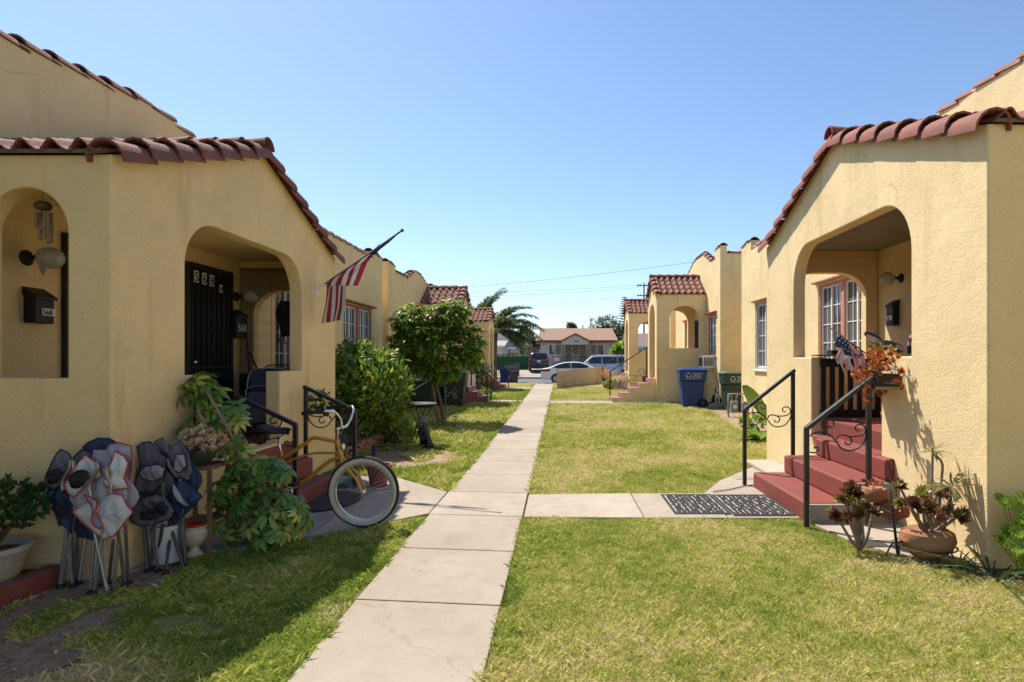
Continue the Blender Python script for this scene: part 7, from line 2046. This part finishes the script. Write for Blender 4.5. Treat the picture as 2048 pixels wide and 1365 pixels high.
# ================================================================ TREES BEYOND
def far_tree(label, X_, Y, zb, zc, rx, rz, n=160, m=G_FAR, L=.5, w=.3, k=6, ry=None, lob=5, name='tree'):
    t = thing(name, label, 'tree', (X_, Y, zb))
    MB().tube(catmull([(X_, Y, zb), (X_ + .1, Y, (zb + zc) / 2), (X_, Y, zc)], 4), [rx * .09] * 4 + [rx * .06] * 5, 7).build('trunk', BARK, t, smooth=True)
    Ms = []
    r = np.random.default_rng(int(abs(X_ * 10 + Y)))
    cs = [(0, 0, 0)] + [(r.uniform(-.55, .55), r.uniform(-.5, .5), r.uniform(-.4, .6)) for _ in range(lob)]
    for c in cs:
        cc = Vector((X_ + c[0] * rx, Y + c[1] * (ry or rx), zc + c[2] * rz))
        for q in ell(cc, (rx * .58, (ry or rx) * .55, rz * .52), .2, n * 2 // len(cs)):
            for _ in range(k + 2):
                d = (q - cc).normalized() + Vector(rng.normal(0, .7, 3)) + Vector((0, 0, .2))
                Ms.append(frame(q + Vector(rng.normal(0, rx * .05, 3)), d, (0, 0, 1), rng.uniform(.6, 1.2), rng.uniform(-.7, .7)))
    leaves(t, leaf_tmpl(L, w, 2, .2, .2), Ms, m, 0, 'leaf', 'crown')
    return t
far_tree('leafy street tree behind the pale garage', X(1050, 84), 84, .6, Z(668, 84), 1.7, 1.7, 260, L=.28, w=.16)
far_tree('yellow-green tree low behind the pale garage', X(1040, 78), 78, .6, Z(682, 78), 1.4, .9, 160, G_LIGHT, L=.25, w=.14)
far_tree('large spreading olive-green tree behind the tan roof', X(1213, 120), 120, .6, Z(670, 120), 3.6, 3.4, 420, leafmat('olive_leaf', [(0, (.06, .075, .04)), (1, (.12, .13, .07))], .6, .25), L=.5, w=.22, lob=8)
far_tree('small dark tree just behind the tan roof ridge', X(1145, 130), 130, .6, Z(656, 130), 1.4, 1.0, 120, L=.4, w=.2)
far_tree('dark tree between the olive-green tree and the tall conifer', X(1240, 125), 125, .6, Z(672, 125), 2.6, 3.2, 300, L=.5, w=.22)
far_tree('purple-leaved shrub beside the tan roofed house', X(1066, 66), 66, .6, Z(686, 66), .8, .8, 110, leafmat('purple_leaf', [(0, (.03, .02, .03)), (.6, (.06, .05, .04)), (1, (.08, .16, .04))], .6, .2), L=.16, w=.1)
far_tree('leafy banana plant in front of the dark brown roof', X(1240, 58), 58, .55, Z(706, 58), .9, 1.2, 70, G_LIGHT, L=.8, w=.2)
far_tree('green tree above the roofs behind the bungalows', X(1262, 62), 66, .6, Z(715, 62), 1.5, 1.2, 120, L=.3, w=.15)
# tall tiered conifer
cx_, cY = X(1249, 110), 110
t = thing('tiered_conifer', 'tall narrow tiered conifer behind the far porch', 'tree', (cx_, cY, .6))
zt = Z(594, cY)
MB().tube([(cx_, cY, .6), (cx_, cY, zt)], [.25, .03], 8).build('trunk', BARK, t)
Ms = []
z = 4.0
while z < zt - .2:
    f_ = (zt - z) / (zt - 4); L_ = .25 + 1.75 * f_ ** .8
    for i in range(8):
        a = i * .785 + z * 1.7
        for s_ in np.linspace(.15, 1, 9):
            for sd_ in (-1, 0, 1):
                p = Vector((cx_ + math.cos(a) * L_ * s_, cY + math.sin(a) * L_ * s_, z + .22 * s_ * L_))
                Ms.append(frame(p, Vector((math.cos(a + sd_ * .9), math.sin(a + sd_ * .9), .35)), (0, 0, 1), (.55 + .5 * f_) * rng.uniform(.7, 1.2)))
    z += .36 + .32 * f_
leaves(t, leaf_tmpl(.5, .16, 2, .2, -.1), Ms, G_FAR, 0, 'leaf', 'crown')
# palms
def palm(label, x, Y, zb, zc, fronds):
    t = thing('palm_tree', label, 'palm', (x, Y, zb))
    MB().tube([(x, Y, zb), (x, Y, (zb + zc) / 2), (x, Y, zc)], [.24, .2, .26], 12).build('trunk', BARK, t, smooth=True)
    lt = leaf_tmpl(.5, .06, 3, .35, .22)
    for (a, el, L) in fronds:
        Ms = []; mid = []
        d = Vector((math.cos(a) * math.cos(el), math.sin(a) * math.cos(el), math.sin(el)))
        p = Vector((x, Y, zc)); v = d.copy(); n = 30
        for i in range(n):
            p = p + v * (L / n); v = (v + Vector((0, 0, -.055))).normalized(); mid.append(p.copy())
            if i > 2:
                sd = v.cross(Vector((0, 0, 1)))
                if sd.length < .1: sd = Vector((1, 0, 0))
                sd.normalize(); up = sd.cross(v)
                for q in (-1, 1):
                    for _ in range(4):
                        dd = sd * q * .8 + v * (.5 + .4 * rng.random()) + up * rng.uniform(-.3, .5)
                        Ms.append(frame(p + v * rng.uniform(0, L / n), dd, up, (1.15 - .85 * abs(i / n - .45) * 1.1) * rng.uniform(.85, 1.15)))
        fr = merged('frond', lt, Ms, G_PALM, t)
        MB().tube(mid[::3], [.028 - .0025 * i for i in range(len(mid[::3]))], 5).build('midrib', mat('palm_rib', (.36, .36, .2), rough=.6), fr, smooth=True)
palm('leaning palm with arching fronds behind the far bungalow porch', X(985, 36), 36.5, .1, Z(666, 36), [(.1, .6, 3.3), (-.25, .8, 3.2), (.5, .85, 3.0), (1.2, .9, 2.8), (-.9, .9, 2.7), (2.2, 1.0, 2.7), (3.0, .8, 2.7), (-.05, .35, 3.0), (.25, 1.0, 3.1), (-1.6, .8, 2.4), (.75, .4, 2.8), (-2.4, .9, 2.5), (-.35, .4, 2.6), (.05, 1.15, 2.9), (-.6, 1.15, 2.7), (.35, .2, 2.6), (-.2, .1, 2.4), (1.0, 1.2, 2.6), (.15, .8, 3.3), (-.5, .65, 3.0)])
palm('palm with upright fronds above the tiled porch roofs', X(960, 41), 41.5, .1, Z(650, 41), [(2.6, 1.15, 2.8), (.3, 1.35, 3.1), (1.6, 1.2, 2.6), (3.4, .9, 2.8), (-1.0, 1.25, 2.6), (-2.2, 1.0, 2.7), (2.9, .7, 2.6), (.0, .95, 2.6), (.9, .9, 2.4), (-.3, 1.3, 3.0), (3.1, 1.15, 2.8), (2.3, .9, 2.6), (-2.8, 1.2, 2.8)])
# ================================================================ UTILITY POLE AND WIRES
pp = thing('utility_pole', 'wooden utility pole with two crossarms behind the bungalows', 'utility pole', (X(1288, 95), 95, .6))
pX = X(1288, 95)
MB().tube([(pX, 95, .5), (pX, 95, Z(566, 95))], [.16, .11], 10).build('pole', BARK, pp, smooth=40)
for y in (572, 592): 
    MB().box(pX - 1.1, pX + .6, 94.8, 94.92, Z(y, 95) - .08, Z(y, 95) + .08).build('crossarm', BARK, pp)
    for dx in (-1.0, -.6, .4): MB().lathe([(.05, 0), (.06, .12), (.03, .2)], 8, (pX + dx, 94.86, Z(y, 95) + .08)).build('insulator', DKSTEEL, pp)
def wire(label, pts, r=.012, sag=.15):
    P = [W(*q) for q in pts]
    out = []
    for a, b in zip(P[:-1], P[1:]):
        for i in range(16):
            t_ = i / 16; out.append(a.lerp(b, t_) - Vector((0, 0, sag * 4 * t_ * (1 - t_))))
    out.append(P[-1])
    o = MB().tube(out, r, 5).build('overhead_wire', BLK, None, smooth=True)
    return tag(o, label, 'wire', 'overhead wires')
wire('single overhead wire passing above the palms to the tiled parapet', [(760, 586, 52), (1390, 524, 52)], .012, .3)
wire('upper overhead wire ending on the top crossarm', [(930, 586, 75), (1282, 570, 95)], .014, .2)
wire('overhead wire just below the upper one on the top crossarm', [(930, 594, 75), (1282, 575, 95)], .014, .2)
wire('overhead wire to the lower crossarm of the pole', [(1000, 612, 80), (1282, 592, 95)], .012, .2)
wire('sagging overhead wire above the tan roof', [(1000, 657, 90), (1110, 645, 90), (1240, 633, 90)], .014, .1)
wire('thin overhead wire skimming the tan roof ridge', [(1000, 662, 90), (1245, 648, 90)], .012, .1)

# ================================================================ LITTER ON THE BARE GROUND
def litter(label, poly, n, seed, L=.035):
    r = np.random.default_rng(seed); P = np.array(poly); a = P.min(0); b = P.max(0)
    Ms = []
    while len(Ms) < n:
        x, y = r.uniform(a[0], b[0]), r.uniform(a[1], b[1])
        if not inpoly(np.array([x]), np.array([y]), poly)[0]: continue
        ang = r.uniform(0, 6.28)
        Ms.append(frame((x, y, gz(y) + .016), (math.cos(ang), math.sin(ang), r.uniform(-.1, .25)), (r.normal(0, .4), r.normal(0, .4), 1), r.uniform(.4, 1.3)))
    o = merged('leaf_litter', leaf_tmpl(L, L * .4, 2, .4, .3), Ms, leafmat('dry_litter', [(0, (.1, .06, .035)), (.5, (.26, .17, .09)), (1, (.5, .38, .22))], .8, .1))
    return tag(o, label, 'leaf litter', kind='stuff')
litter('dry leaves scattered under the folded camp chairs', BARE[0], 420, 1)
litter('dry leaves scattered around the round metal table', BARE[1], 260, 2)
litter('reddish dry litter along the foot of the cream wall', BED_N, 420, 3, .06)
litter('dry leaves scattered in the bed by the gas meters', BED_R, 260, 4)
litter('few dry leaves on the sunlit lawn by the red steps', LAWN_RA, 90, 5, .045)
litter('few dry leaves on the half shaded lawn', LAWN_LA, 70, 6, .045)
litter('dead leaves on the concrete beside the shaded steps', [(-3.1, 4.7), (-2.3, 5.3), (-2.1, 7.2), (-2.6, 7.8), (-3.1, 7.8)], 60, 7, .05)
